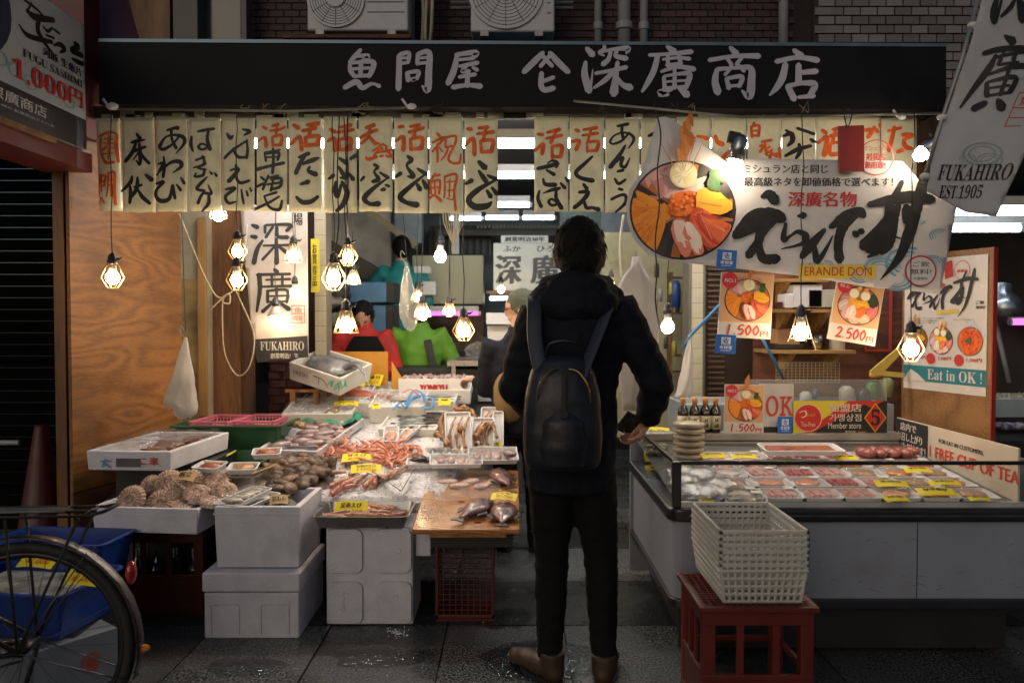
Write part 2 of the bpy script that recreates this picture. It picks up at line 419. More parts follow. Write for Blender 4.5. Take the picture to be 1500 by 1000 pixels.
def donburi(mb, face, cx, cy, r, kind=0, z=.0018):
 """printed picture of a rice bowl topped with raw fish"""
 zc = [z]
 def up(): zc[0] += .00013; return zc[0]
 def blob(x, y, rx, ry, col, a=0, n=14, j=.1, sd=0):
  mb.col = col; zz = up(); vs = [(cx + x * r, cy + y * r)]
  for i in range(n):
   t = 2 * math.pi * i / n; k = 1 + j * math.sin(t * 3 + sd * 7) + j * .6 * math.sin(t * 5 + sd * 3)
   u = rx * k * math.cos(t); w = ry * k * math.sin(t); ca, sa = math.cos(R(a)), math.sin(R(a))
   a_ = x + u * ca - w * sa; b_ = y + u * sa + w * ca; q = math.hypot(a_, b_ / .93); q = .96 / q if q > .96 and y < .95 and rx < .9 else 1; vs.append((cx + a_ * q * r, cy + b_ * q * r))
  mb.add([(v[0], v[1], zz + face.fn(*v)) for v in vs], [(0, 1 + i, 1 + (i + 1) % n) for i in range(n)])
 o, o2, s_, w_ = (.80, .22, .02), (.62, .13, .01), (.62, .06, .03), (.80, .62, .55)
 blob(0, 0, 1, .93, (.03, .02, .02), n=32, j=0); blob(0, .0, .96, .89, (.46, .15, .04), n=32, j=0)
 if kind == 0:
  blob(-.55, .5, .35, .3, (.55, .22, .22), 30); blob(-.35, .62, .4, .3, (.62, .36, .36), 20, sd=1); blob(.0, .5, .5, .3, (.72, .48, .42), 0, sd=2)
  for i in range(9):
   a = 150 + i * 13; x = -.42 + .3 * math.cos(R(a)); y = -.05 + .34 * math.sin(R(a))
   blob(x, y, .52, .15, o if i % 2 else (.85, .30, .03), a, j=.04, sd=i)
   blob(x, y - .02, .38, .012, o2, a, j=0, n=8)
  blob(.08, .12, .38, .24, (.80, .16, .02), 10, sd=3)
  for i in range(60):
   a = rnd.random() * 6.28; q = rnd.random() ** .5; blob(.08 + .36 * q * math.cos(a), .12 + .22 * q * math.sin(a), .03, .03, rnd.choice([(.85, .2, .02), (.9, .3, .05), (.65, .1, .01)]), n=6)
  blob(.55, .15, .36, .24, (.85, .42, .03), -20, sd=2); blob(.52, .1, .3, .02, (.65, .25, .02), -10, n=8)
  for i in range(5): blob(.38 + .1 * i, -.32 - .03 * i, .2, .42, ((.60, .07, .03), (.72, .14, .05), (.5, .04, .02))[i % 3], 25 + 8 * i, sd=i)
  for i in range(6): blob(.42 + .08 * i, -.3 - .02 * i, .008, .3, (.85, .35, .22), 25 + 8 * i, n=6)
  blob(-.02, -.5, .17, .38, (.72, .22, .16), 14); blob(-.02, -.48, .13, .33, w_, 14, sd=1); blob(.2, -.54, .15, .36, (.74, .2, .15), 22); blob(.2, -.52, .11, .32, (.85, .7, .62), 22, sd=3)
  blob(.0, .66, .26, .26, (.72, .62, .38), j=0, n=22); blob(0, .66, .22, .22, (.85, .8, .58), j=0, n=22)
  for i in range(9): blob(.12 * math.cos(i * .7), .66 + .12 * math.sin(i * .7), .09, .015, (.7, .6, .3), i * 40, n=6)
  for i in range(9): blob(.62 + .09 * math.cos(i), .6 + .16 * math.sin(i * 1.3), .13, .09, (.03, .08 + .02 * (i % 3), .02), i * 35, sd=i)
  for i in range(8): # shrimp head with feelers above the bowl
   blob(-.02 + .05 * (i % 4), 1.05 + .09 * i, .10 - .008 * i, .14, ((.6, .22, .05), (.45, .14, .03))[i % 2], 10, sd=i)
  for i in range(7): blob(-.3 + .09 * i, 1.0 + .05 * (i % 3), .012, .3, (.55, .25, .1), 30 - 9 * i, n=6, j=0)
 elif kind == 1:
  for i, (x, y, c) in enumerate([(-.6, .3, (.5, .22, .25)), (-.7, -.05, (.6, .45, .45)), (-.5, -.4, (.7, .4, .4)), (-.15, -.6, (.8, .5, .4)), (.3, -.55, (.8, .55, .4)), (.6, 0, (.7, .15, .15)), (.75, -.2, (.75, .2, .2)), (.65, .3, (.04, .06, .03)), (-.25, .1, (.85, .35, .06)), (.15, .05, (.9, .45, .03)), (.1, -.3, (.85, .2, .04)), (-.3, -.35, (.8, .65, .6))]):
   blob(x, y, .34, .24, c, i * 40, sd=i); blob(x, y + .03, .26, .03, tuple(min(1, v * 1.4) for v in c), i * 40, n=8)
  for x, y in ((-.3, .55), (.25, .5)): blob(x, y, .24, .24, (.7, .66, .42), j=0, n=20); blob(x, y, .2, .2, (.86, .82, .62), j=0, n=20)
  for x in (-.1, .25):
   for i in range(4): blob(x + .03 * i, .8 + .12 * i, .12, .12, ((.8, .35, .1), (.85, .55, .3))[i % 2], 20, sd=i)
 else:
  blob(0, 0, .85, .8, (.75, .12, .03), sd=1, n=24)
  for i in range(80):
   a = rnd.random() * 6.28; q = rnd.random() ** .5 * .85; blob(q * math.cos(a), q * math.sin(a), .07, .07, rnd.choice([(.85, .2, .02), (.8, .1, .02), (.6, .05, .01)]), n=6)
  for i in range(5): blob(.05 * i - .1, .1 * (i % 2), .16, .1, (.04, .12, .04), i * 50, sd=i)
PRINT = mat('print_vcol', vcol=True, r=.45, var=.05, sc=40)
BLACKINK = mat('black_ink', (.012, .012, .013), r=.5, var=.3, sc=30)
WHITEINK = mat('pale_letter', (.42, .43, .52), r=.5, var=.06, sc=10)
REDINK = mat('red_ink', (.45, .02, .02), r=.5, var=.2, sc=60)
ORANGEINK = mat('orange_ink', (.75, .12, .01), r=.6, var=.35, sc=25)
# === ground and paving
m_grout = mat('grout', (.018, .018, .019), r=.8, sc=20, bump=.3)
def granite(name, dark, light, wet):
 mt = bpy.data.materials.new(name); mt.use_nodes = True; nt = mt.node_tree; N = nt.nodes; L = nt.links; MATS[name] = mt
 b = N['Principled BSDF']; tc = N.new('ShaderNodeTexCoord'); geo = N.new('ShaderNodeNewGeometry')
 n1 = N.new('ShaderNodeTexNoise'); n1.inputs['Scale'].default_value = 105; n1.inputs['Detail'].default_value = 3; L.new(geo.outputs['Position'], n1.inputs[0])
 r1 = N.new('ShaderNodeValToRGB'); e = r1.color_ramp.elements; e[0].position = .38; e[0].color = (*dark, 1); e[1].position = .68; e[1].color = (*light, 1)
 L.new(n1.outputs[0], r1.inputs[0]); oi = N.new('ShaderNodeObjectInfo')
 mr0 = N.new('ShaderNodeMapRange'); L.new(oi.outputs['Random'], mr0.inputs[0]); mr0.inputs[3].default_value = .7; mr0.inputs[4].default_value = 1.25
 hs = N.new('ShaderNodeHueSaturation'); L.new(r1.outputs[0], hs.inputs['Color']); L.new(mr0.outputs[0], hs.inputs['Value']); L.new(hs.outputs[0], b.inputs['Base Color'])
 n2 = N.new('ShaderNodeTexNoise'); n2.inputs['Scale'].default_value = 1.8; n2.inputs['Detail'].default_value = 7; L.new(geo.outputs['Position'], n2.inputs[0])
 mr = N.new('ShaderNodeMapRange'); L.new(n2.outputs[0], mr.inputs[0]); mr.inputs[1].default_value = .42; mr.inputs[2].default_value = .58; mr.inputs[3].default_value = wet; mr.inputs[4].default_value = .6
 L.new(mr.outputs[0], b.inputs['Roughness'])
 n3 = N.new('ShaderNodeTexNoise'); n3.inputs['Scale'].default_value = 90; n3.inputs['Detail'].default_value = 3; L.new(geo.outputs['Position'], n3.inputs[0])
 bm_ = N.new('ShaderNodeBump'); bm_.inputs['Strength'].default_value = .55; bm_.inputs['Distance'].default_value = .006; L.new(n3.outputs[0], bm_.inputs['Height']); L.new(bm_.outputs[0], b.inputs['Normal'])
 return mt
m_gran = granite('granite', (.008, .009, .010), (.15, .16, .165), .1)
m_gran2 = granite('granite_dark', (.006, .006, .007), (.05, .052, .056), .08)
g = MB(); g.box(-40, -30, -.3, 40, 60, -.012); ground = struct(g.build('ground', m_grout))
pv = MB(); pv.box(-.257, -.297, -.03, .257, .297, 0); me1 = pv.mesh('paver', m_gran); me2 = pv.mesh('paver_dark', m_gran2)
for j in range(12):
 for i in range(-7, 8):
  y = 1.14 + j * .604 + .3
  o = bpy.data.objects.new('paver', me2 if j == 4 or (j == 6 and i % 3) else me1); COL.objects.link(o); o.parent = ground
  o.location = (-.03 + i * .522, y, rnd.uniform(-.0015, .0015));
  md = o.modifiers.new('b', 'BEVEL') if False else None
# === upper facade
YF = 4.35
zf0 = 2.2; ztop = 4.6
m_mortar = mat('dark_mortar', (.02, .018, .02), r=.9, sc=15, bump=.4)
m_brick = [mat('brick_%d' % i, c, r=.65, sc=14, var=.3, bump=.5, bs=90) for i, c in enumerate([(.045, .022, .026), (.036, .019, .023), (.06, .03, .034), (.028, .017, .021)])]
m_tile = [mat('tile_%d' % i, c, r=.4, sc=9, var=.15, bump=.2, bs=60) for i, c in enumerate([(.17, .158, .166), (.145, .133, .141), (.20, .187, .19), (.12, .108, .112)])]
wall = tag(MB().box(-2.2, YF, 2.55, 1.62, YF + .25, ztop).build('brick_wall', m_mortar), 'dark reddish brick upper wall above the black shop sign', 'wall')
bw, bh, gap = .079, .031, .006
bmesh_ = [MB().box(0, -.008, 0, bw, .02, bh).mesh('brick', m) for m in m_brick]
def px_range(a, b, Y): return (a - 750) / FPX * Y, (b - 750) / FPX * Y
x0, x1 = px_range(838, 1150, YF); nb = 0
for (xa, xb, zt) in ((*px_range(600, 690, YF), 3.14), (*px_range(812, 868, YF), 3.14), (x0 + .05, x1, 3.14)):
 r_ = 0; z = 2.86
 while z < zt:
  x = xa - (r_ % 2) * (bw + gap) / 2
  while x < xb - .02:
   if nb < 298:
    o = bpy.data.objects.new('brick', rnd.choice(bmesh_)); COL.objects.link(o); o.parent = wall; o.location = (x, YF - .002 + rnd.uniform(-.002, .002), z); nb += 1
   x += bw + gap
  z += bh + gap; r_ += 1
rest = MB()
for (xa, xb, z0_, zt) in ((*px_range(330, 460, YF), 2.86, 3.14), (-2.2, 1.6, 3.15, 3.9)):
 r_ = 0; z = z0_
 while z < zt:
  x = xa - (r_ % 2) * (bw + gap) / 2
  while x < xb - .03: rest.box(x, YF - .01, z, x + bw, YF + .02, z + bh); x += bw + gap
  z += bh + gap; r_ += 1
o = rest.build('brick_field', m_brick[0], wall); o['kind'] = 'stuff'
wall2 = tag(MB().box(1.62, YF - .02, 2.45, 4.0, YF + .25, ztop).build('tiled_wall', mat('tile_joint', (.03, .028, .03), r=.9)), 'upper wall faced with small pale grey tiles right of the sign', 'wall')
tw, th, tg = .083, .040, .008
tms = [MB().box(0, -.01, 0, tw, .01, th).mesh('tile', m) for m in m_tile]; nt_ = 0
xa, xb = px_range(1163, 1440, YF); z = 2.48; r_ = 0; rest = MB()
while z < 3.3:
 x = 1.625 - (r_ % 2) * (tw + tg) / 2 + .02
 while x < 2.75:
  vis = z > 2.86 - .02 and z < 3.13 or (x > 2.22 and z < 3.13)
  if vis and x < 2.62 and nt_ < 300:
   o = bpy.data.objects.new('tile', rnd.choice(tms)); COL.objects.link(o); o.parent = wall2; o.location = (max(x, 1.625), YF - .022 + rnd.uniform(-.001, .001), z); nt_ += 1
  else: rest.box(max(x, 1.625), YF - .03, z, x + tw, YF, z + th)
  x += tw + tg
 z += th + tg; r_ += 1
o = rest.build('tile_field', m_tile[1], wall2); o['kind'] = 'stuff'
m_fabric = mat('awning_cloth', (.20, .07, .12), r=.9, sc=3, c2=(.15, .11, .19), bump=.2)
def awn(u, v): x = -2.65 + u * .95; return (x, 4.25 + .05 * math.sin(u * 9) + v * .1, 2.66 + v * .8)
tag(MB().sheet(awn, 30, 6).build('cloth_screen', m_fabric, solid=.004, smooth=True), 'dusky purple cloth screen above the left end of the black sign', 'cloth')
m_ply = wood('plywood', (.32, .135, .035), (.13, .045, .012), axis='y', grain=11, sc=1.6)
m_ply2 = wood('board_dull', (.20, .10, .03), (.09, .035, .012), axis='z', grain=6)
tag(MB().add([(-1.87, 4.18, 2.6), (-1.78, 4.18, 2.6), (-1.78, 4.2, 3.4), (-2.1, 4.2, 3.4), (-1.87, 4.2, 2.6), (-1.78, 4.2, 2.6), (-1.78, 4.22, 3.4), (-2.1, 4.22, 3.4)],
 [(0, 1, 2, 3), (7, 6, 5, 4), (0, 4, 5, 1), (1, 5, 6, 2), (2, 6, 7, 3), (3, 7, 4, 0)]).build('plywood_offcut', m_ply2), 'tapering yellow plywood offcut above the sign by the purple cloth', 'board')
for i, (a, b, lab, c) in enumerate([(264, 300, 'broad grey green steel upright above the sign beside the plywood offcut', (.07, .075, .07)), (362, 370, 'narrow grey conduit above the sign left of the first outdoor unit', (.09, .09, .095))]):
 xa, xb = px_range(a, b, 4.25); tag(MB().box(xa, 4.2, 2.6, xb, 4.3, 3.7).build('steel_upright', mat('upright_%d' % i, c, r=.5, dirt=.5), bevel=.004), lab, 'post')
m_glassd = clear('dark_glass', (.25, .28, .28), gl=.2)
w_ = thing('window', 'dark window with grey light in it above the sign', 'window'); xa, xb = px_range(303, 358, 4.3)
MB().box(xa, 4.3, 2.7, xb, 4.31, 3.7).build('pane', mat('window_dark', (.05, .055, .055), r=.15, sc=2, var=.6), w_)
MB().box(xa - .015, 4.28, 2.7, xa, 4.33, 3.7).box(xb, 4.28, 2.7, xb + .015, 4.33, 3.7).box(xa, 4.28, 2.685, xb, 4.33, 2.7).build('window_frame', mat('upright_0'), w_)
m_pipe = mat('drain_pipe', (.26, .27, .30), r=.45, dirt=.6, dirtc=(.05, .05, .05), var=.12)
for a, b, lab in ((869, 880, 'thin grey pipe left of the thick one above the sign'), (903, 922, 'thick grey drain pipe on the brick wall above the sign'), (935, 947, 'thin grey pipe right of the thick one above the sign'), (1136, 1150, 'grey pipe where the brick wall meets the pale tiles')):
 xa, xb = px_range(a, b, YF - .08); r_ = (xb - xa) / 2; t_ = thing('drain_pipe', lab, 'pipe', T((xa + xb) / 2, YF - .08, 0), 'pipes above the sign')
 MB().lathe([(r_, 2.6), (r_, 3.9)], 14).build('pipe', m_pipe, t_, smooth=True)
 zz = 2.93 if b < 1000 else 3.08
 MB().lathe([(r_ * 1.02, zz - .02), (r_ * 1.28, zz - .018), (r_ * 1.28, zz + .018), (r_ * 1.02, zz + .02)], 14).build('collar', m_pipe, t_)
m_ac = mat('unit_case', (.46, .48, .50), r=.45, dirt=.35, dirtc=(.12, .1, .08), var=.05)
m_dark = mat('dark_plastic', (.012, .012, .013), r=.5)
m_steel = mat('bracket_steel', (.25, .25, .26), r=.45, m=.6, dirt=.5, dirtc=(.1, .04, .02))
def ac(xa, xb, z0, fx, fr, lab):
 Y = 4.0; t = thing('outdoor_unit', lab, 'air conditioner', T(0, 0, 0), 'outdoor units above the sign')
 MB().box(xa, Y, z0, xb, Y + .28, z0 + .6).build('case', m_ac, t, bevel=.012)
 zc = z0 + fr + .022
 b = MB(); b.lathe([(fr * 1.0, 0), (fr * 1.06, .0), (fr * 1.06, .012), (fr, .012)], 40, M=T(fx, Y, zc) @ RX(90)); b.build('fan_ring', m_ac, t)
 MB().lathe([(0, .003), (fr, .003)], 40, M=T(fx, Y - .001, zc) @ RX(90)).build('fan_opening', m_dark, t)
 g_ = MB()
 for k in range(1, 11):
  q = fr * k / 10.5; g_.tube([(fx + q * math.cos(a * .2094), Y - .012, zc + q * math.sin(a * .2094)) for a in range(31)], .0016, 4, cap=False)
 for k in range(12): a = k * math.pi / 6; g_.tube([(fx + .03 * math.cos(a), Y - .012, zc + .03 * math.sin(a)), (fx + fr * math.cos(a), Y - .012, zc + fr * math.sin(a))], .0016, 4)
 g_.build('fan_grille', mat('grille_wire', (.03, .03, .032), r=.5), t)
 f_ = MB()
 for k in range(3):
  a0 = k * 2.094 + .4
  f_.add([(fx + .04 * math.cos(a0), Y - .004, zc + .04 * math.sin(a0)), (fx + fr * .9 * math.cos(a0 + .1), Y - .007, zc + fr * .9 * math.sin(a0 + .1)), (fx + fr * .9 * math.cos(a0 + 1.1), Y - .004, zc + fr * .9 * math.sin(a0 + 1.1)), (fx + .04 * math.cos(a0 + 1.4), Y - .003, zc + .04 * math.sin(a0 + 1.4))], [(0, 1, 2, 3)])
 f_.build('fan_blade', mat('fan_blade', (.03, .03, .032), r=.6), t)
 MB().lathe([(0, .02), (.045, .02), (.045, .0)], 20, M=T(fx, Y, zc) @ RX(90)).build('hub', m_ac, t)
 for xx in (xa + .05, xb - .1): MB().box(xx, Y - .03, z0 - .03, xx + .04, Y + .3, z0 - .002).build('bracket', m_steel, t)
 l_ = MB()
 for k in range(5): l_.box(fx + fr * 1.15, Y - .003, z0 + .09 + k * .05, xb - .02, Y, z0 + .094 + k * .05)
 l_.build('seam', mat('seam', (.12, .12, .12)), t)
 return t
xa, xb = px_range(453, 600, 4.0); ac(xa, xb, 2.81, xa + .145, .135, 'left pale outdoor unit with round fan on a rusty bracket')
xa, xb = px_range(690, 812, 4.0); ac(xa, xb, 2.805, xa + .175, .178, 'right pale outdoor unit with wide round fan by the pipes')
p = P(555, 54, 3.98)
tag(MB().box(-1.13, 3.96, p.z - .012, -.50, 4.3, p.z + .006).build('bracket_shelf', mat('rust', (.10, .035, .015), r=.8, sc=20, var=.5)), 'rusty shelf bracket under the left outdoor unit', 'bracket')
hs_ = thing('hose_bundle', 'curling beige refrigerant hoses right of the left outdoor unit', 'hose')
for k in range(4):
 x = (618 + k * 5 - 750) / FPX * 4.1
 MB().tube([(x + .01 * math.sin(k * 2 + j * .8), 4.12 - .02 * k, 2.75 + j * .1) for j in range(9)], .009, 8).build('hose', mat('hose', (.35, .33, .26), r=.6, dirt=.5), hs_, smooth=True)
xa, xb = px_range(630, 636, 4.2); tag(MB().box(xa, 4.15, 2.7, xb, 4.2, 3.6).build('timber_strip', m_ply2), 'thin timber strip beside the beige hoses', 'strip')
for k, (a, b) in enumerate(((660, 690), (812, 840))):
 br = thing('pipe_bracket', ('two rod steel bracket left of the right outdoor unit', 'two rod steel bracket right of the right outdoor unit')[k], 'bracket')
 for z in (4, 12): q = P(a, z, 4.1); w = P(b, z, 4.1); MB().tube([q, w], .008, 6).build('rod', m_steel, br)
# === black sign beam
SY = 3.88
a = P(145, 61, SY); b = P(1386, 68, SY); c = P(1386, 161, SY); d = P(145, 153, SY)
m_sign = mat('sign_black', (.007, .0075, .010), r=.6, spec=.15, sc=3, var=.25, bump=.03, bs=14)
sm = MB(); sm.add([d, c, b, a] + [Vector((v.x, v.y + .22, v.z)) for v in (d, c, b, a)], [(0, 1, 2, 3), (7, 6, 5, 4), (0, 4, 5, 1), (1, 5, 6, 2), (2, 6, 7, 3), (3, 7, 4, 0)])
sign = tag(sm.build('shop_sign', m_sign), 'long black shop sign with pale brush lettering over the stall', 'sign')
MB().add([a + Vector((0, -.006, -.004)), b + Vector((0, -.006, -.004)), b + Vector((0, -.006, .012)), a + Vector((0, -.006, .012)), a + Vector((0, .23, -.004)), b + Vector((0, .23, -.004)), b + Vector((0, .23, .012)), a + Vector((0, .23, .012))],
 [(0, 1, 2, 3), (3, 2, 6, 7), (7, 6, 5, 4), (1, 5, 6, 2), (3, 7, 4, 0)]).build('highlight_trim', mat('sign_highlight', (.10, .15, .20), r=.35, m=.5), sign)  # strip whose bluish colour stands for the highlight along the sign's top edge
fs = Face(FRONT(SY - .001)); lb = MB()
G1 = """155 55 16 120 95 22 88 128 14;120 92 14 200 92 22 165 125 20;92 135 14 95 175 22 118 212 18;105 132 14 225 125 22 225 170 24 205 212 20;108 168 14 205 162 14;158 128 20 155 208 20;115 212 16 208 206 16;62 278 22 130 245 26 165 280 22 215 258 16 240 258 12 265 270 20
385 90 24 383 200 26 380 285 26;392 82 20 442 74 18 438 130 16;400 104 12 438 102 12;395 136 14 436 130 14;495 80 18 492 138 18;500 78 20 562 70 24 560 180 30 553 292 30 520 268 8;508 103 12 550 100 12;500 136 14 548 130 14;432 192 20 438 235 22;438 190 16 500 184 18 488 226 18;440 232 14 480 226 16 460 240 8
722 84 18 842 70 24 820 104 20;735 114 14 820 106 16;728 92 20 708 180 28 675 252 26;742 152 14 848 132 20;790 146 14 758 182 18 800 180 16;822 160 14 848 174 18;742 216 16 835 200 18;792 182 20 788 268 22;704 276 22 790 264 18 866 270 26
1126 184 24 1180 130 28 1236 74 22;1280 74 22 1330 130 28 1386 184 24;1232 84 18 1262 120 18 1292 150 18;1284 84 18 1250 120 18 1224 152 18;1230 194 22 1226 260 24 1246 292 24 1300 282 24;1236 242 18 1300 218 18"""
G2 = """80 68 20 112 102 30;72 148 16 66 220 30 92 315 34;98 316 14 108 250 10 114 190 4;182 48 14 182 70 16 152 92 14 182 110 8;160 88 14 240 72 16 322 66 24 316 92 14;222 78 16 208 130 20 176 160 24;258 80 16 252 112 20 312 126 24;132 214 16 220 198 16 312 178 20;262 150 18 250 240 26 240 330 40;238 202 20 190 252 22 122 300 12;248 224 16 290 280 22 335 298 34
556 54 16 596 86 32;452 106 16 560 100 16 700 86 22;500 108 22 480 190 26 446 260 24 408 322 12;532 132 12 620 122 14 688 128 18;560 104 16 560 170 18;625 96 16 636 160 20;552 166 14 640 156 16;522 204 14 620 176 18 714 190 24;600 166 14 600 300 20;536 236 16 542 302 20;540 230 12 640 216 16 690 222 26 668 300 20;546 264 10 668 256 12;550 300 12 665 292 14;582 306 20 512 332 30 560 340 16;628 300 20 672 340 34
932 62 18 966 98 30;808 136 20 960 112 18 1098 112 26;912 128 14 935 158 18;1008 110 16 968 160 18;852 192 20 840 260 30 856 325 34;856 190 20 960 182 16 1050 184 26 1056 260 34 1044 350 34 1000 318 10;938 160 16 928 190 14 900 222 16;980 168 16 1012 200 18;908 246 18 922 302 22;912 244 16 1000 234 20 984 290 20;916 290 14 985 286 14
1310 78 20 1352 112 32;1206 144 22 1330 120 20 1448 136 26;1258 162 26 1240 240 32 1205 300 26 1166 342 10;1336 166 26 1336 270 30;1345 210 20 1440 202 26;1272 292 26 1308 364 30;1274 290 20 1360 272 20 1432 282 30 1400 350 24;1335 356 14 1425 348 22"""
brush(lb, fs, G1.replace('\n', ';'), 490, 60, 4.054, rough=.03, ws=1.38)
brush(lb, fs, G2.replace('\n', ';'), 840, 55, 4.054, rough=.03, ws=1.38)
lb.build('lettering', WHITEINK, sign, M=fs.M)
m_pole = mat('worn_pole', (.22, .21, .19), r=.4, m=.4, dirt=.6)
q = [P(160, 160, 3.8), P(420, 163, 3.8), P(610, 157, 3.8)]; tag(MB().tube(q, .006).build('cord_pole', m_pole, smooth=True), 'thin rod under the left half of the sign', 'rod')
q = [P(840, 148, 3.78), P(1090, 172, 3.78), P(1380, 166, 3.78)]; tag(MB().tube(q, .006).build('cord_pole', m_pole, smooth=True), 'thin slanting rod under the right half of the sign', 'rod')
a = P(140, 166, 4.02); b = P(1350, 170, 4.02)
bt = tag(MB().box(a.x, 4.0, a.z - .03, b.x, 4.04, a.z + .03).build('hanging_batten', mat('batten', (.04, .03, .02), r=.8)), 'dark batten that the paper strips hang from', 'batten')
pg = MB()
for k in range(40):
 x = rnd.uniform(a.x, b.x); w = rnd.uniform(.03, .09); pg.box(x, 3.985, a.z - .03 - rnd.uniform(0, .01), x + w, 3.999, a.z - .02 + rnd.uniform(0, .03))
pg.build('masking_tape', mat('tape', (.30, .28, .22), r=.8), bt)
a = P(380, 150, 4.1); tag(MB().box(-2.0, 4.08, a.z - .03, 2.1, 4.16, a.z + .05).build('timber_rail', mat('rail_wood', (.22, .17, .09), r=.7, dirt=.8)), 'grubby timber rail in the gap under the sign', 'rail')
for k, (x, y, sx) in enumerate(((165, 156, 1), (603, 156, .8), (1322, 172, .7))):
 t = thing('cord_clip', ('white hook clip at the left end of the rod', 'pale crumpled cap on the rod under the sign', 'white plug clip on the rod at the right')[k], 'clip', T(P(x, y, 3.79)))
 MB().ball((0, 0, 0), .028 * sx, .02 * sx, .018 * sx, nz=.2).build('body', mat('clip_white', (.6, .6, .62), r=.4), t, smooth=True)
 MB().tube([(-.02, 0, 0), (-.045, 0, .035)], .006).build('hook', mat('clip_white'), t)
knots = thing('cord_knots', 'tangle of loose cords and ties under the black sign', 'cord')
for x0_ in (360, 388, 410, 525, 540, 640, 885, 965, 978, 990, 1010, 1180):
 q = P(x0_, 158, 3.8); pts = [q + Vector((rnd.uniform(-.03, .03), rnd.uniform(-.01, .01), rnd.uniform(-.03, .03))) for _ in range(6)]
 MB().tube(pts, .0022, 5).build('tie', mat('cord_%d' % rnd.randint(0, 2), rnd.choice([(.25, .2, .12), (.02, .02, .02), (.1, .12, .15)]), r=.7), knots)
# === room shell
tag(MB().box(-2.1, 4.11, 2.56, 1.6, 4.34, 2.58).build('light_stop_board', mat('upright_0')), 'unseen grey board added behind the black sign to block sky light', 'board')  # unseen board added to keep sky light out of the shop
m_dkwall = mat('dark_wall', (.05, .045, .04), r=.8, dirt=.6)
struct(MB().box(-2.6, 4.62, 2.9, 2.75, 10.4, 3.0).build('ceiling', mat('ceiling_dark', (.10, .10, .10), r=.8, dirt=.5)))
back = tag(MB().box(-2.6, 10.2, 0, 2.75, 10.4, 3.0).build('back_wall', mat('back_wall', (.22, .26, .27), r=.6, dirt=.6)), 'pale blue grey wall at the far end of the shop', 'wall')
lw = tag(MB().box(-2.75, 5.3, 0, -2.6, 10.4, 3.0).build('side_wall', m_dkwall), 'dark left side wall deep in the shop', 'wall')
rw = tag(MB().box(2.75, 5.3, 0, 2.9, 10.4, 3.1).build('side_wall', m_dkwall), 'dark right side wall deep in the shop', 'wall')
sh = thing('roller_shutter', 'dark roller shutter in the alley at the far left', 'shutter')
sl = MB().box(0, -.006, 0, 2.3, .006, .072).mesh('slat', mat('shutter', (.004, .004, .004), r=1, spec=0))
for k in range(38): o = bpy.data.objects.new('slat', sl); COL.objects.link(o); o.parent = sh; o.location = (-4.9, 5.2, k * .076); o.rotation_euler = (R(-6), 0, 0)
tag(MB().box(-5.0, 4.6, 2.55, -2.2, 5.3, 4.0).build('alley_lintel', mat('lintel_red', (.06, .012, .012), r=.6)), 'dark red fascia over the alley at the far left', 'fascia')
tag(MB().box(-2.62, 5.25, 0, -2.2, 5.35, 3).build('alley_pier', m_dkwall), 'dark pier between the alley and the shop', 'pier')
A = Vector((-2.17, 3.92, 0)); B = Vector((-1.97, 4.75, 0)); dv = (B - A); Lp = dv.length
pw = thing('plywood_wall', 'orange brown plywood partition at the left of the stall', 'wall', frame(A, dv))
z1 = P(100, 205, 3.92).z + .4; zs = P(110, 720, 3.95).z
MB().box(0, zs, -.02, Lp, z1, 0).build('panel', wood('plywood_big', (.25, .105, .027), (.145, .057, .015), axis='x', sc=1.5, grain=14, dirt=.7), pw)
MB().box(0, 0, -.02, Lp, zs - .005, -.003).build('lower_panel', wood('plywood_low', (.20, .085, .025), (.09, .035, .012), axis='x', sc=1.3, grain=7), pw)
st = tag(MB().box(-2.26, 3.93, 0, -2.205, 3.99, z1).build('timber_stud', wood('stud', (.20, .085, .025), (.09, .035, .012), axis='z'), bevel=.003), 'upright timber stud at the left edge of the plywood partition', 'stud')
tag(MB().box(-2.198, 3.94, 0, -2.178, 4.0, z1).build('timber_stud', wood('stud'  , (0,0,0), (0,0,0))), 'narrow dark batten between the stud and the plywood', 'batten')
def slab(name, lab, cat, a, b, ya, yb, Y, m, t=.06, grp=None, bev=.003):
 p0 = P(a, yb, Y); p1 = P(b, ya, Y); o = MB().box(p0.x, Y, p0.z, p1.x, Y + t, p1.z).build(name, m, bevel=bev); return tag(o, lab, cat, grp)
m_dkwood = wood('dark_wood', (.11, .05, .022), (.04, .017, .009), axis='z')
m_midwood = wood('mid_wood', (.22, .10, .035), (.09, .035, .014), axis='z')
slab('wood_post', 'dark brown timber post right of the plywood', 'post', 228, 262, 150, 900, 4.9, m_dkwood)
m_beige = mat('beige_steel', (.30, .27, .20), r=.5, dirt=.6, dirtc=(.06, .04, .02), var=.1)
pc = slab('steel_column', 'beige steel column behind the hanging white bag', 'column', 258, 300, 150, 900, 4.86, m_beige, t=.12)
slab('metal_cover', 'scuffed brass coloured cover plate on the beige column', 'plate', 258, 290, 408, 640, 4.84, mat('brass_plate', (.26, .19, .09), r=.35, m=.5, dirt=.7, sc=8, var=.4), t=.018)
slab('corner_strip', 'pale timber strip at the right edge of the beige column', 'strip', 291, 300, 320, 610, 4.83, wood('pale_strip', (.35, .20, .07), (.2, .1, .03)), t=.028)
slab('wood_door', 'reddish brown wooden door behind the tied cord', 'door', 301, 345, 150, 900, 4.95, m_midwood)
slab('wood_post', 'thin dark post between the wooden door and the banner', 'post', 346, 366, 150, 900, 5.0, m_dkwood)
eb = thing('switch_box', 'small red and white switch box on the dark post', 'switch', T(P(236, 385, 4.85)))
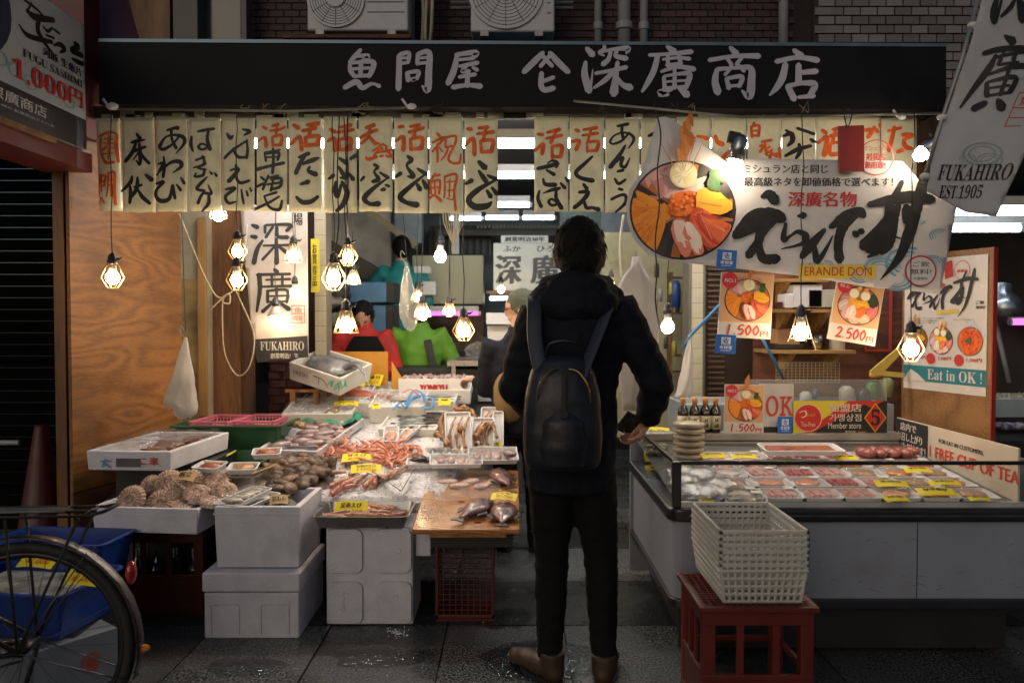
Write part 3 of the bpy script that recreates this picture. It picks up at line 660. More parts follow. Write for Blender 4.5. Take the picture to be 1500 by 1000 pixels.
MB().cbox((-.018, 0, 0), (.05, .05, .105)).build('body', mat('switch_red', (.30, .02, .02), r=.4), eb, bevel=.006); MB().cbox((.022, -.003, 0), (.03, .045, .105)).build('cover', mat('switch_white', (.5, .47, .42), r=.4), eb, bevel=.004)
bb = tag(MB().box(-1.62, 5.3, 0, -1.29, 5.4, 2.95).build('inner_wall', mat('inner_brick_joint', (.03, .015, .013), r=.9)), 'dark red brick pier behind the hanging banner', 'wall')
im = MB().box(0, 0, 0, .10, .02, .045).mesh('brick', mat('inner_brick', (.075, .022, .018), r=.7, sc=12, var=.4, bump=.3))
for r_ in range(14):
 for c_ in range(4):
  o = bpy.data.objects.new('brick', im); COL.objects.link(o); o.parent = bb; x = -1.66 + c_ * .108 + (r_ % 2) * .054; o.location = (min(max(x, -1.62), -1.392), 5.29, .45 + r_ * .053)
tp = tag(MB().box(-1.285, 5.2, 0, -1.21, 5.35, 2.95).build('tiled_pillar', mat('pillar_joint', (.12, .11, .08), r=.8)), 'narrow pillar faced with cream tiles left of the work room', 'pillar')
tmz = MB().box(0, -.006, 0, .071, .01, .095).mesh('tile', mat('cream_tile', (.42, .38, .27), r=.3, dirt=.3))
for k in range(26): o = bpy.data.objects.new('tile', tmz); COL.objects.link(o); o.parent = tp; o.location = (-1.283, 5.197, .35 + k * .0985)
# === hanging paper strips
m_paper = mat('paper', (.82, .79, .60), r=.8, sc=9, var=.12, bump=.6, bs=28, tl=.16, dirt=.3, dirtc=(.30, .22, .10))
NY = 3.97
STR = [ # left, right, label, [(traces, ox, oy, s, ink)]
(140, 177, 'narrow curled strip with two orange characters at the left end', '75 200 14 150 172 16 205 185 12 200 260 22 215 385 14;90 215 14 90 300 14 130 390 20 190 390 14;150 190 12 145 260 14 110 300 16;120 220 10 175 220 12;110 250 8 180 250 8;120 290 8 185 285 8;150 300 12 150 370 12;110 330 8 180 325 8;85 480 14 70 560 14 60 640 8;75 500 12 130 490 14 120 560 14;75 535 10 125 530 10;75 570 12 130 560 12;95 480 10 95 600 14;60 690 14 90 650 12 120 690 14;150 470 12 150 560 10 140 640 10;150 480 12 190 465 14 190 600 16 195 695 14;160 520 8 185 520 8;160 560 8 185 560 8;170 490 8 170 640 8', ''),
(177, 228, 'strip with two black characters, second from the left end', '', '350 180 14 375 215 26;310 245 12 345 235 22 412 225 8;345 240 16 320 310 22 265 380 22;300 325 8 350 300 20 415 275 14;370 250 14 375 340 24 370 405 16 345 375 10;360 320 12 320 372 6;380 320 14 410 365 20 440 395 18;315 490 12 300 540 24 235 600 12;300 560 12 305 620 24 300 685 20;330 570 10 385 555 16;355 500 14 350 580 26 300 660 14;355 580 10 390 640 24 445 688 20;415 480 16 455 515 30'),
(228, 276, 'strip with three black kana, third from the left end', '', '575 155 14 650 135 20 650 150 12;605 150 18 610 220 16 640 285 20;520 270 24 560 210 12 620 190 14 690 205 24 700 250 20 640 325 6;670 190 12 610 260 14 545 295 20 512 275 14;550 350 10 557 420 20 550 500 18;510 405 10 545 395 16 520 450 12 505 485 12;520 460 12 600 395 18 665 385 26 680 420 22 620 470 6;500 548 14 555 535 20 505 590 18 500 640 20 540 675 26 600 655 22 620 560 14 628 600 20 640 655 18;650 555 10 680 595 20;680 505 12 705 545 20'),
(276, 325, 'strip with black brush kana and a tear at its foot, fourth from the left end', '', '755 200 12 750 260 22 765 310 10;800 165 12 850 155 18 920 145 16;880 155 16 870 220 20 890 295 24;885 270 16 840 297 14 805 280 18 830 255 12 880 272 14;785 375 14 850 352 14;770 430 10 860 402 12;835 345 14 850 400 18 800 430 12 860 445 14;850 440 14 840 485 18 780 495 14 790 470 10;890 460 10 905 475 16;925 470 12 940 490 18;870 500 10 830 540 20 795 585 18 850 600 18;880 560 10 900 620 18 840 620 16 805 690 20;880 620 14 882 690 22 835 750 8'),
(325, 375, 'strip with four cramped black kana, fifth from the left end', '', '1015 180 12 1040 212 26 1062 195 8;1130 150 12 1182 165 22 1140 192 10;1000 362 16 1060 300 16 1165 230 12;1160 235 12 1167 300 16 1160 360 18;1060 290 12 1095 350 20 1158 355 14;1080 410 16 1085 450 14;1040 450 12 1100 440 20 1030 530 26;1075 490 12 1110 540 20 1180 525 16;1010 590 14 1075 580 20 1010 640 18 1030 690 18 1080 680 10;1120 590 10 1130 650 16 1140 695 12;1160 600 10 1170 635 16;1185 578 10 1196 602 14'),
(375, 422, 'strip with small orange character over black writing, sixth from the left end', '1275 130 14 1302 145 20;1240 235 12 1290 208 18 1300 275 24;1345 125 14 1390 110 20;1330 160 14 1400 150 16 1442 130 16;1380 130 14 1370 200 16;1345 215 14 1350 270 18;1345 205 14 1415 195 18 1405 265 20;1350 265 14 1410 262 18', '1290 320 14 1400 300 12;1290 330 12 1300 380 16;1295 330 12 1390 320 18 1385 375 16;1300 355 10 1380 350 10;1235 442 22 1330 418 18 1430 395 20;1350 290 14 1355 380 18 1350 470 18;1265 500 14 1290 520 16;1230 570 16 1290 550 18 1280 590 16;1320 490 14 1300 540 16;1310 510 12 1390 490 16;1340 520 12 1410 510 18 1405 570 18 1340 590 16;1310 555 12 1410 540 14;1360 500 12 1340 600 16;1290 640 12 1380 612 16;1210 738 18 1320 690 16 1400 642 12;1290 640 12 1330 720 16 1400 738 20 1420 672 14')]
STR2 = [
(422, 472, 'strip with orange character over two black kana, seventh from the left end', '50 110 20 80 130 26;30 240 18 90 192 20 102 280 24;140 110 18 217 100 26;110 150 18 200 130 22;170 120 18 150 190 20;130 200 18 130 250 22;130 195 18 215 187 24 210 245 24;130 250 18 220 242 24', '85 332 16 150 305 24;130 312 18 95 370 24 65 440 24;110 377 14 175 352 26 220 335 12;160 395 12 150 425 20 200 448 30;100 517 16 150 500 28;70 605 16 110 640 26 170 637 26 216 602 18'),
(474, 524, 'strip crossed by two black cords, eighth from the left end', '300 140 18 330 157 24;285 222 16 330 202 20 332 285 26;370 125 18 440 110 24;350 160 18 460 142 20;410 120 18 400 200 22;360 215 18 365 280 22;360 210 18 440 205 24 430 280 24;365 280 18 445 277 24', '365 340 16 412 370 28;440 342 18 480 320 24;360 400 16 385 440 24 405 470 28 370 472 10;290 480 14 322 457 22;425 440 14 458 482 26;340 500 16 335 560 28 350 600 22 375 520 16;380 500 16 415 570 30 390 650 28 342 700 18'),
(525, 576, 'strip with small slanting orange characters, ninth from the left end', '545 130 18 600 110 24;510 197 18 560 167 20 620 145 18;575 120 16 560 190 20 515 237 16;560 180 14 610 240 22;620 230 10 650 250 14;590 290 10 640 262 14 660 280 12;660 240 12 690 260 12;620 300 12 720 282 14;650 260 12 600 320 14;680 270 12 722 325 20;545 330 12 562 345 20 620 327 14;640 325 10 660 320 14;680 320 10 700 330 14', '600 380 16 625 400 20 600 430 12 630 480 26 590 497 20;510 492 12 530 467 18;640 435 12 695 470 22;700 470 8 600 540 22 535 610 30 570 650 22 632 650 32;650 555 16 670 550 24;680 520 14 702 530 18'),
(577, 628, 'strip with orange character and large looping black kana, tenth from the left end', '770 125 18 800 120 20;750 222 16 800 192 22 802 282 26;850 120 16 910 110 22;840 160 18 940 130 20;890 120 16 870 200 22;850 210 18 855 280 22;850 205 16 930 200 22 925 270 24;855 278 18 930 270 24', '830 325 16 857 350 26 825 390 14 870 460 28 830 462 10;750 467 14 782 442 24;900 410 14 957 447 26;950 450 10 850 530 24 780 600 30 820 640 24 895 657 34;895 515 16 915 550 30;935 490 16 960 537 30'),
(628, 679, 'strip written wholly in orange among the black ones, eleventh from the left end', '1030 165 12 1050 185 16;1000 230 12 1080 195 14 1000 290 12;1035 240 12 1035 360 14;1045 260 8 1070 290 10;1090 190 12 1090 260 12;1090 195 12 1160 185 14 1155 240 14;1095 260 10 1150 250 12;1110 260 10 1090 310 12 1060 350 8;1150 250 10 1110 330 14 1130 365 14 1185 365 16 1195 310 10;1020 440 12 990 490 12;1000 460 12 1050 450 14;985 490 12 990 580 14;990 500 12 1050 490 14 1045 580 14;1000 540 10 1045 535 10;1015 490 10 1020 580 12;975 620 12 1010 590 14 1060 630 18;1085 460 10 1085 560 12 1080 610 8;1090 460 12 1165 450 14 1150 560 14 1160 692 14;1100 500 8 1150 495 8;1120 480 8 1115 600 10;1105 560 8 1145 560 8 1140 620 8 1100 610 8', ''),
(680, 730, 'strip just left of the gap, orange character over heavy black kana', '1240 135 18 1265 140 24;1225 252 16 1280 202 22 1290 312 24;1320 130 18 1380 125 22;1310 170 16 1420 157 22;1370 130 16 1350 210 20;1330 225 16 1340 295 20;1330 220 16 1415 215 22 1405 290 24;1335 295 18 1410 290 22', '1320 362 22 1360 400 34 1355 387 22;1320 425 16 1350 470 28 1380 512 22;1230 512 16 1270 492 28;1380 455 14 1437 482 26;1430 490 12 1320 550 28 1250 620 32 1290 670 36 1370 667 34 1405 640 14;1375 560 16 1400 600 28;1410 540 16 1442 580 26')]
STR3 = [
(782, 833, 'strip just right of the gap, orange character over black kana', '110 230 22 155 235 28;85 385 20 160 322 28 150 410 32;200 215 22 310 187 30;190 270 20 330 242 26;280 200 20 230 310 28;240 350 22 245 450 28;240 345 22 330 337 28 320 430 30;245 440 22 325 437 28', '110 547 26 200 527 30 292 502 32;200 500 10 240 475 16 285 490 26 280 530 26;190 560 16 258 600 30;160 640 16 180 690 28 272 695 34;125 750 16 112 820 26 142 892 28;160 772 8 240 742 26 312 725 22;280 740 22 280 820 28 327 905 34;290 870 20 240 882 20 210 850 22 240 825 16 290 860 18;320 680 18 357 722 28;365 630 16 387 662 26'),
(834, 885, 'second strip right of the gap, orange character over a wide black stroke', '455 190 20 482 200 30;415 302 22 490 292 26 460 372 30;530 190 20 650 172 28;520 242 18 660 222 24;600 180 18 570 290 24;560 310 18 565 390 24;560 305 18 660 300 26 650 380 30;565 385 20 650 380 26', '610 435 18 540 500 26 460 580 30 500 630 28 612 657 36;530 690 22 560 730 30;490 762 22 570 762 32 520 840 32 445 902 30;530 820 18 555 900 28 610 902 22 667 920 36'),
(886, 937, 'strip of thin black kana beside the seafood banner', '', '840 157 18 937 137 26;885 150 22 880 200 22 890 262 26;770 302 20 800 252 14 880 217 14 960 232 20 990 282 22 940 360 10;950 215 14 880 290 18 800 320 16 770 302 16;910 335 18 860 420 30 775 530 36;820 490 18 890 442 22 870 510 26 910 530 24 952 450 10;840 572 18 890 562 24;815 640 18 850 685 24 912 647 18;850 732 20 882 740 22;785 827 22 860 792 22 910 792 24 910 860 26 822 945 16'),
(938, 990, 'strip mostly hidden by the tip of the seafood banner', '', '1125 247 22 1190 220 32')]
STR4 = [
(991, 1041, 'blank looking strip right of the banner tip', '90 165 14 150 178 22', ''),
(1042, 1093, 'strip with thin orange kana above the clip lamp', '200 165 16 212 200 22 242 215 26;310 145 14 355 170 28 310 202 22;285 255 16 240 305 24', ''),
(1094, 1144, 'strip with small orange characters above the banner text', '435 85 14 430 100 12;415 110 14 420 170 16;415 110 14 465 102 14 460 165 16;420 135 10 460 132 10;420 165 12 460 162 12;480 200 12 540 190 14;470 227 12 500 217 12;500 220 12 470 262 14;500 210 12 510 280 14;530 230 10 500 252 10;520 260 12 572 290 16;540 250 12 530 302 16;585 240 12 590 302 14;520 287 10 575 272 10', ''),
(1145, 1194, 'strip with black kana crossed by a lamp cord at the right', '', '615 165 14 660 150 24 670 190 26 640 225 12;630 130 12 662 150 16;700 117 14 800 152 16;625 287 14 700 247 22 780 225 16;710 215 16 715 260 22 690 302 14;780 185 14 797 197 20;790 190 10 812 202 12'),
(1195, 1238, 'strip with a heavy orange character left of the red packet', '850 130 18 872 147 20;825 207 16 880 172 22 860 282 26;900 165 18 972 150 22;915 125 14 955 115 16;930 130 16 910 210 20;900 215 16 895 275 22 962 272 22;900 210 14 960 202 16', ''),
(1239, 1289, 'strip partly covered by the red packet', '1090 132 14 1152 130 22 1130 172 20;1165 110 16 1187 137 20;1200 95 16 1222 122 20', ''),
(1290, 1342, 'rightmost strip with orange kana', '1290 112 20 1275 180 22 1255 252 22;1250 135 12 1330 115 16;1340 157 18 1397 160 22 1350 190 18 1360 230 24 1397 242 18;1310 262 18 1340 250 20', '')]
def strips(lst, ox, oy, s, yb):
 for (a, b, lab, ora, blk) in lst:
  i = a
  pa = P(a + .7, 172 + rnd.uniform(-2, 2), NY); pb = P(b - .7, yb + rnd.uniform(-1.5, 1.5), NY); sd = i * .37
  w = pb.x - pa.x; h = pa.z - pb.z; cx = (pa.x + pb.x) / 2
  M = frame((cx, NY, pa.z), (1, 0, 0)); curl = .05 if a < 150 else rnd.uniform(.003, .012)
  amp = rnd.uniform(.004, .009); ph = rnd.uniform(0, 6); tilt = rnd.uniform(-.01, .01)
  def fn(x, y, w=w, h=h, curl=curl, amp=amp, ph=ph, tilt=tilt):
   t = -y / h; return amp * math.sin(t * 4 + ph) * t + curl * (2 * x / w) ** 2 * t * (-1 if ph > 3 else 1) * .8 + tilt * t + .003 * noise.noise(Vector((x * 14, y * 9, ph)))
  mb = MB()
  jag = [rnd.uniform(-.002, .002) for _ in range(9)]
  nx = 8
  def sf(u, v):
   x = -w / 2 + u * w; y = -h + v * h + (jag[int(u * 8)] if v == 0 else 0); return (x, y, fn(x, y))
  mb.sheet(sf, nx, 18)
  o = mb.build('paper_strip', m_paper, smooth=True, solid=.0012); o.matrix_world = M
  tag(o, lab, 'sign', 'hand written paper strips under the sign')
  f = Face(M, fn)
  if ora: l_ = MB(); brush(l_, f, ora, ox, oy, s, z=.0018, ws=1.3); l_.build('lettering', ORANGEINK, o)
  if blk: l_ = MB(); brush(l_, f, blk, ox, oy, s, z=.0018, ws=1.3); l_.build('lettering', BLACKINK, o)
strips(STR, 130, 160, 5, 310); strips(STR2, 420, 160, 4.6875, 311); strips(STR3, 770, 160, 6.25, 311); strips(STR4, 1000, 160, 4.1667, 306)
# === cloth banners
def sheetpoly(pts, fn, step=.03):
 """flat outline filled and cut into small faces, then laid on fn"""
 bm = bmesh.new(); vs = [bm.verts.new((p[0], p[1], 0)) for p in pts]; bm.faces.new(vs)
 xs = [p[0] for p in pts]; ys = [p[1] for p in pts]
 for ax, lo, hi in ((0, min(xs), max(xs)), (1, min(ys), max(ys))):
  k = lo + step
  while k < hi:
   co = (k, 0, 0) if ax == 0 else (0, k, 0); no = (1, 0, 0) if ax == 0 else (0, 1, 0)
   bmesh.ops.bisect_plane(bm, geom=bm.verts[:] + bm.edges[:] + bm.faces[:], plane_co=co, plane_no=no, dist=1e-5); k += step
 bm.verts.index_update(); mb = MB()
 mb.add([(v.co.x, v.co.y, fn(v.co.x, v.co.y)) for v in bm.verts], [[v.index for v in f.verts] for f in bm.faces]); bm.free(); return mb
m_banner = mat('banner_cloth', (.60, .59, .61), r=.55, sc=5, var=.06, bump=.5, bs=14, tl=.15)
BY = 3.74
MBn = FRONT(BY, 1150, 300)
def bfn(x, y): return .010 * noise.noise(Vector((x * 3, y * 3, 1))) + .003 * noise.noise(Vector((x * 14, y * 14, 4)))
bf = Face(MBn, bfn)
BWP = [(964, 172), (975, 171), (984, 174), (1063, 236), (1100, 232), (1322, 236), (1345, 262), (1405, 288), (1376, 430), (1270, 420), (1180, 405), (1050, 390), (985, 383), (950, 373), (928, 350), (919, 325), (917, 300), (922, 278), (938, 255), (948, 225)]
o = sheetpoly([bf.uv(*p) for p in BWP], bfn).build('seafood_banner', m_banner, smooth=True, solid=.0015); o.matrix_world = MBn
banner = tag(o, 'large white drop shaped banner with rice bowl picture and huge black brush kana', 'banner')
pm = MB(); c_ = bf.uv(1000, 308); rr = (bf.uv(1078, 308)[0] - c_[0]); donburi(pm, bf, c_[0], c_[1], rr, 0, z=.0022)
wav = (.12, .30, .46)
def waves(mb, face, pts):
 for k, (x, y, r_) in enumerate(pts):
  cx, cy = face.uv(x, y); s_ = abs(face.uv(x + 1, y)[0] - cx)
  for q in (1.0, .72, .45):
   mb.col = (.14, .33, .48) if q > .5 else (.20, .40, .55); n = 14; zz = zoff(.0016); vs = []
   for j in range(n + 1):
    a = math.pi * (.05 + .95 * j / n) + k;
    for t in (1, .86): xx = cx + r_ * q * s_ * t * math.cos(a); yy = cy + r_ * q * s_ * t * math.sin(a) * .7; vs.append((xx, yy, zz + face.fn(xx, yy)))
   mb.add(vs, [(2 * j, 2 * j + 1, 2 * j + 3, 2 * j + 2) for j in range(n)])
waves(pm, bf, [(1290, 395, 26), (1330, 385, 34), (1260, 402, 18), (1230, 395, 14), (1315, 408, 26), (1210, 388, 10), (1365, 385, 16), (1375, 345, 14), (1352, 408, 20), (1345, 320, 12), (1180, 388, 8)])
def rect(face, a, b): p = face.uv(*a); q = face.uv(*b); return [(p[0], q[1]), (q[0], q[1]), (q[0], p[1]), (p[0], p[1])]
patch(pm, bf, rect(bf, (1170, 388), (1283, 408)), (.62, .48, .06), z=.003)
a = bf.uv(1348, 397); s_ = bf.uv(1349, 397)[0] - a[0]
disc(pm, bf, a[0], a[1], 23 * s_, (.40, .03, .04), z=.0032); disc(pm, bf, a[0], a[1], 20.5 * s_, (.50, .50, .54), z=.0048)
a = bf.uv(1283, 231); disc(pm, bf, a[0], a[1], 26 * s_, (.55, .05, .05), z=.0032, inner=.95)
pm.build('printed_picture', PRINT, banner)
l_ = MB(); brush(l_, bf, '245 125 20 290 112 54 330 150 58;75 375 50 200 280 116 310 235 64 372 265 62;330 280 30 240 360 52 220 420 48 160 500 48;230 430 30 240 500 48 270 528 52 340 525 54;480 250 14 515 245 40;400 300 20 385 400 34 430 378 16 480 350 24 532 382 38 500 430 22 370 462 6;650 340 24 560 440 54 505 512 32;530 480 18 570 410 16 590 480 32 602 540 34 650 480 24 702 380 8;690 320 26 780 260 64 870 222 54 900 242 44;850 240 42 770 320 54 740 420 50 745 532 50;845 360 34 857 370 38;880 345 30 892 350 34;940 175 30 1060 150 54 1200 125 64 1340 142 48;1150 30 26 1100 130 40;1290 0 44 1270 100 64 1240 200 64 1200 350 64 1130 520 44 1010 662 4;1070 180 54 1060 280 64 905 440 64;1130 180 34 1100 250 54 1080 360 64 1060 440 54 1010 472 54;900 440 44 960 440 94 1060 400 74;930 512 14 990 490 22;1180 200 54 1200 280 74;1070 372 14 1170 400 6', 1060, 260, 4.4118, z=.0042, rough=.16, ws=1.22)
ptext(l_, bf, 'ミシュラン店と同じ', 1090, 241, 1213, 254, thick=.0012); ptext(l_, bf, '最高級ネタを卸値価格で選べます！', 1090, 260, 1308, 273, thick=.0012)
f_ = MB(); brush(f_, bf, '0 0 0', 0, 0, 1)
ptext(l_, bf, 'ご飲', 1337, 383, 1360, 391, z=.0062); ptext(l_, bf, '無料!', 1333, 394, 1363, 402, z=.0062); ptext(l_, bf, '大盛無料', 1337, 406, 1358, 410, z=.0062)
l_.build('lettering', BLACKINK, banner)
l_ = MB(); ptext(l_, bf, '深廣名物', 1155, 281, 1254, 303, thick=.0025); ptext(l_, bf, '掲載店', 1268, 225, 1296, 235, z=.0045, thick=.0012); ptext(l_, bf, '御用達!', 1265, 237, 1297, 247, z=.0045, thick=.0012); ptext(l_, bf, 'ミシュラン', 1266, 214, 1298, 221, z=.0045)
ptext(l_, bf, 'ERANDE DON', 1178, 391, 1276, 404, z=.005)
l_.build('lettering', REDINK, banner)
rp = tag(MB().box(0, 0, -.014, .135, .25, 0).build('red_packet', mat('packet_red', (.22, .015, .012), r=.35, coat=.4, sc=5), bevel=.004), 'dark red glossy packet hung by a black loop above the banner', 'packet')
q = P(1229, 252, BY - .03); rp.matrix_world = frame(q, (1, 0, .03), (.08, 0, 1)); rp.scale = (.9, .85, 1)
MB().tube([(.05 + .02 * math.sin(t * .6) , .24 + .1 * math.sin(t * .314), .004) for t in range(11)], .003, 6).build('loop', m_dark, rp)
m_blue = mat('tag_blue', (.02, .13, .48), r=.4, var=.05)
def paytag(px0, py0, px1, py1, Y, lab, rot=0):
 c = P((px0 + px1) / 2, (py0 + py1) / 2, Y); M = frame(c, (math.cos(R(rot)), 0, math.sin(R(rot))), (-math.sin(R(rot)), 0, math.cos(R(rot)))); k = Y / FPX; w = (px1 - px0) / 2 * k; h = (py1 - py0) / 2 * k
 o = MB().box(-w, -h, -.003, w, h, 0).build('payment_tag', m_blue, bevel=.002); o.matrix_world = M; tag(o, lab, 'sign', 'blue payment tags')
 f = Face(M); l = MB(); patch(l, f, [(-w * .45, -h * .05), (w * .45, -h * .05), (w * .45, h * .72), (-w * .45, h * .72)], (1, 1, 1)); l.build('badge', mat('badge_white', (.75, .78, .8), r=.4), o)
 l = MB(); text(l, f, '支', -w * .38, 0, w * .38, h * .66, z=.003, thick=w * .03); l.build('badge_mark', m_blue, o)
 l = MB(); text(l, f, '支付宝', -w * .62, -h * .48, w * .62, -h * .15, thick=w * .02); text(l, f, 'ALIPAY', -w * .5, -h * .72, w * .5, -h * .58); l.build('lettering', mat('badge_white'), o)
 return o
paytag(1050, 366, 1079, 394, BY - .02, 'blue payment tag stuck under the bowl on the big banner', -4)
paytag(1048, 490, 1078, 518, BY - .01, 'blue payment tag below the left hanging price card', -3)
LY = 4.75; M = FRONT(LY, 405, 430); lfn = lambda x, y: .01 * noise.noise(Vector((x * 4, y * 2, 7))); lf = Face(M, lfn)
pts = [lf.uv(*p) for p in [(352, 300), (450, 300), (452, 523), (378, 531), (367, 470)]]
o = sheetpoly(pts, lfn).build('hanging_banner', mat('banner_grey', (.50, .45, .42), r=.8, sc=6, bump=.25, bs=20, tl=.15), smooth=True, solid=.0015); o.matrix_world = M
tag(o, 'tall greyish cloth banner with two black characters and a black foot, left of the lamps', 'banner'); hb = o
l_ = MB(); brush(l_, lf, '120 120 16 150 132 24;115 185 16 142 190 22;130 340 26 150 260 22 182 210 12;195 125 16 195 165 14;200 120 12 340 117 18 320 152 16;240 130 14 200 190 16;265 130 14 270 185 18 325 190 22;185 240 10 340 235 14;262 200 14 262 340 26;255 240 12 180 322 14;270 240 14 332 290 24;250 380 18 265 395 24;150 410 16 340 405 14;160 410 24 165 500 22 145 625 12;200 440 10 340 435 14;235 410 14 235 470 14;295 405 14 295 470 14;180 480 12 345 475 16;210 505 16 210 570 16;205 505 12 320 500 16 320 570 16;210 535 10 320 532 10;210 568 10 320 565 10;262 480 14 262 570 14;230 580 14 180 625 20;290 580 16 332 610 26', 340, 300, 4, ws=1.2, z=.003)
ptext(l_, lf, '場', 430, 312, 443, 330, thick=.002); ptext(l_, lf, '市', 430, 296, 443, 309, thick=.002); l_.build('lettering', BLACKINK, o)
pm = MB(); patch(pm, lf, [lf.uv(x, y) for x, y in ((368, 497), (409, 494.5), (451, 491.5), (452, 523), (378, 531))], (1, 1, 1), z=.007)
mk = pm.build('black_foot', mat('foot_black', (.016, .016, .017), r=.7), o)
l_ = MB(); ptext(l_, lf, '𝐅𝐔𝐊𝐀𝐇𝐈𝐑𝐎', 382, 500, 446, 513, z=.011); ptext(l_, lf, '創業明治38年', 397, 517, 437, 525, z=.011, thick=.001); l_.build('lettering', mat('foot_letter', (.42, .39, .36), r=.7), o)
l_ = MB(); a = lf.uv(427, 447); b = lf.uv(447, 473)
for x0_, y0_, x1_, y1_ in ((a[0], a[1] - .004, b[0], a[1]), (a[0], b[1], b[0], b[1] + .004), (a[0], b[1], a[0] + .004, a[1]), (b[0] - .004, b[1], b[0], a[1]), (a[0], (a[1] + b[1]) / 2, b[0], (a[1] + b[1]) / 2 + .003)):
 patch(l_, lf, [(x0_, y0_), (x1_, y0_), (x1_, y1_), (x0_, y1_)], (1, 1, 1), z=.004)
ptext(l_, lf, '魚', 431, 450, 443, 459, z=.004); ptext(l_, lf, '問屋', 430, 462, 444, 470, z=.004); l_.build('seal', REDINK, o)
o = MB(); p0 = P(455, 350, 5.1); p1 = P(468, 428, 5.1); o.sheet(lambda u, v: (p0.x + u * (p1.x - p0.x) + v * .004, 5.1 + .01 * math.sin(v * 5), p1.z + v * (p0.z - p1.z)), 2, 8)
o = o.build('yellow_note', mat('note_yellow', (.62, .52, .03), r=.7), solid=.0008); tag(o, 'long yellow note hanging on the cream tiled pillar', 'note')
nf = Face(FRONT(5.085, 461, 390)); l_ = MB(); vtext(l_, nf, 'お買得品', 458, 356, 464, 420, thick=.001); l_.build('lettering', BLACKINK, o, M=nf.M)
RY_ = 3.3
M = FRONT(RY_, 1430, 150); rfn = lambda x, y: .02 * math.sin(x * 9 + y * 3) + .012 * noise.noise(Vector((x * 8, y * 5, 2))); rf = Face(M, rfn)
pts = [rf.uv(*p) for p in [(1440, -20), (1560, -20), (1530, 150), (1492, 240), (1461, 317), (1420, 310), (1385, 292), (1358, 280), (1370, 215), (1392, 160), (1413, 90), (1425, 40)]]
m_rb = mat('banner_blue_grey', (.52, .54, .58), r=.75, sc=5, var=.08, bump=.35, bs=22, tl=.25)
o = sheetpoly(pts, rfn).build('pole_banner', m_rb, smooth=True, solid=.0015); o.matrix_world = M; tag(o, 'slanting pale banner with black brush characters hung from a pole at the top right', 'banner')
l_ = MB(); brush(l_, rf, z=.004, ox=1230, oy=0, s=4.5454, data='1080 250 16 1130 285 54;945 365 26 1050 340 32 1227 330 28;1020 380 18 970 480 38 870 620 26 805 715 12;1020 392 16 1130 370 20 1240 350 22;1075 350 18 1035 440 22;1160 330 16 1130 410 28;1040 442 16 1160 430 18;960 510 12 1100 465 26 1240 450 38;1100 470 20 1050 640 22;970 560 22 970 640 32;980 550 16 1140 530 28 1110 622 32;985 592 12 1100 582 14;980 642 14 1100 627 16;960 690 34 890 725 40;1040 680 34 1062 722 54;1030 -20 22 1000 100 42 1012 160 28 1060 0 14;1150 0 16 1120 60 28 1055 122 16;1170 -20 22 1190 80 42 1200 142 42;1190 20 22 1240 70 30')
ptext(l_, rf, '𝐅𝐔𝐊𝐀𝐇𝐈𝐑𝐎', 1373, 240, 1476, 264, shear=.3, z=.005); ptext(l_, rf, '𝐄𝐒𝐓.𝟏𝟗𝟎𝟓', 1376, 270, 1438, 290, shear=.2, z=.005); l_.build('lettering', BLACKINK, o)
l_ = MB();
for a, b in (((1488, 138), (1500, 138)), ((1488, 138), (1470, 186)), ((1470, 186), (1492, 186)), ((1480, 160), (1500, 160)), ((1476, 174), (1496, 174))):
 p0 = Vector(rf.uv(*a)); p1 = Vector(rf.uv(*b)); d_ = (p1 - p0).normalized(); n_ = Vector((-d_.y, d_.x)) * .002; patch(l_, rf, [p0 + n_, p0 - n_, p1 - n_, p1 + n_], (1, 1, 1))
ptext(l_, rf, '魚', 1488, 142, 1502, 156, shear=.3, thick=.001); l_.build('seal', REDINK, o)
l_ = MB();
for (x, y, r_) in ((1440, 225, 28), (1450, 235, 18), (1490, 110, 16), (1420, 232, 12)):
 cx, cy = rf.uv(x, y); s_ = RY_ / FPX
 for q in (1, .7): l_.col = (.26, .33, .38); disc(l_, rf, cx, cy, r_ * q * s_, (.27, .34, .39), ry=r_ * q * s_ * .6, z=.0008, inner=.86)
l_.build('wave_print', mat('wave_vcol', vcol=True, r=.8), o)
pl = thing('banner_pole', 'slanting grey pole with clips that carries the top right banner', 'pole')
MB().tube([P(1440, -30, RY_), P(1408, 90, RY_), P(1378, 180, RY_), P(1352, 268, RY_)], .009, 8).build('pole', mat('pole_grey', (.22, .24, .25), r=.35, m=.3), pl, smooth=True)
for x, y in ((1425, 37), (1380, 172), (1355, 258)): MB().ball(P(x, y, RY_), .022, .016, .014).build('clip', mat('clip_white'), pl, smooth=True)
bx = -2.07; YA, YB = 2.9, 3.9
def LP(px, py): d = ray(px, py); t = bx / d.x; return CP + d * t
zt = 2.8; zb = 2.2
M = frame((bx, YB, 0), (0, 1, 0)); ff = Face(M)   
o = MB().box(-1.3, zb, -.10, 0, zt, 0).build('projecting_sign', mat('sign_blue_white', (.36, .42, .48), r=.35, sc=3, var=.08), bevel=.004); o.matrix_world = M
lightbox = tag(o, 'white and black projecting sign with red price at the top left corner', 'sign')
def LU(px, py): q = LP(px, py); return (q.y - YB, q.z)
pm = MB(); a = LU(129, 178)
patch(pm, ff, [(-1.3, zb), (0, zb), (0, a[1]), (-1.3, a[1] + .0)], (.018, .018, .02), z=.001)
c0 = LU(-20, 60); n = 28
disc(pm, ff, -.90, 2.62, .33, (.03, .035, .09), ry=.24, z=.001)
disc(pm, ff, -.90, 2.62, .26, (.02, .02, .04), ry=.18, z=.0026)
for k in range(8): cx_ = -.15 - .1 * k; disc(pm, ff, cx_, a[1] + .05 + .02 * (k % 3), .05, (.20, .33, .42), ry=.03, z=.001, inner=.8)
pm.build('print', PRINT, o)
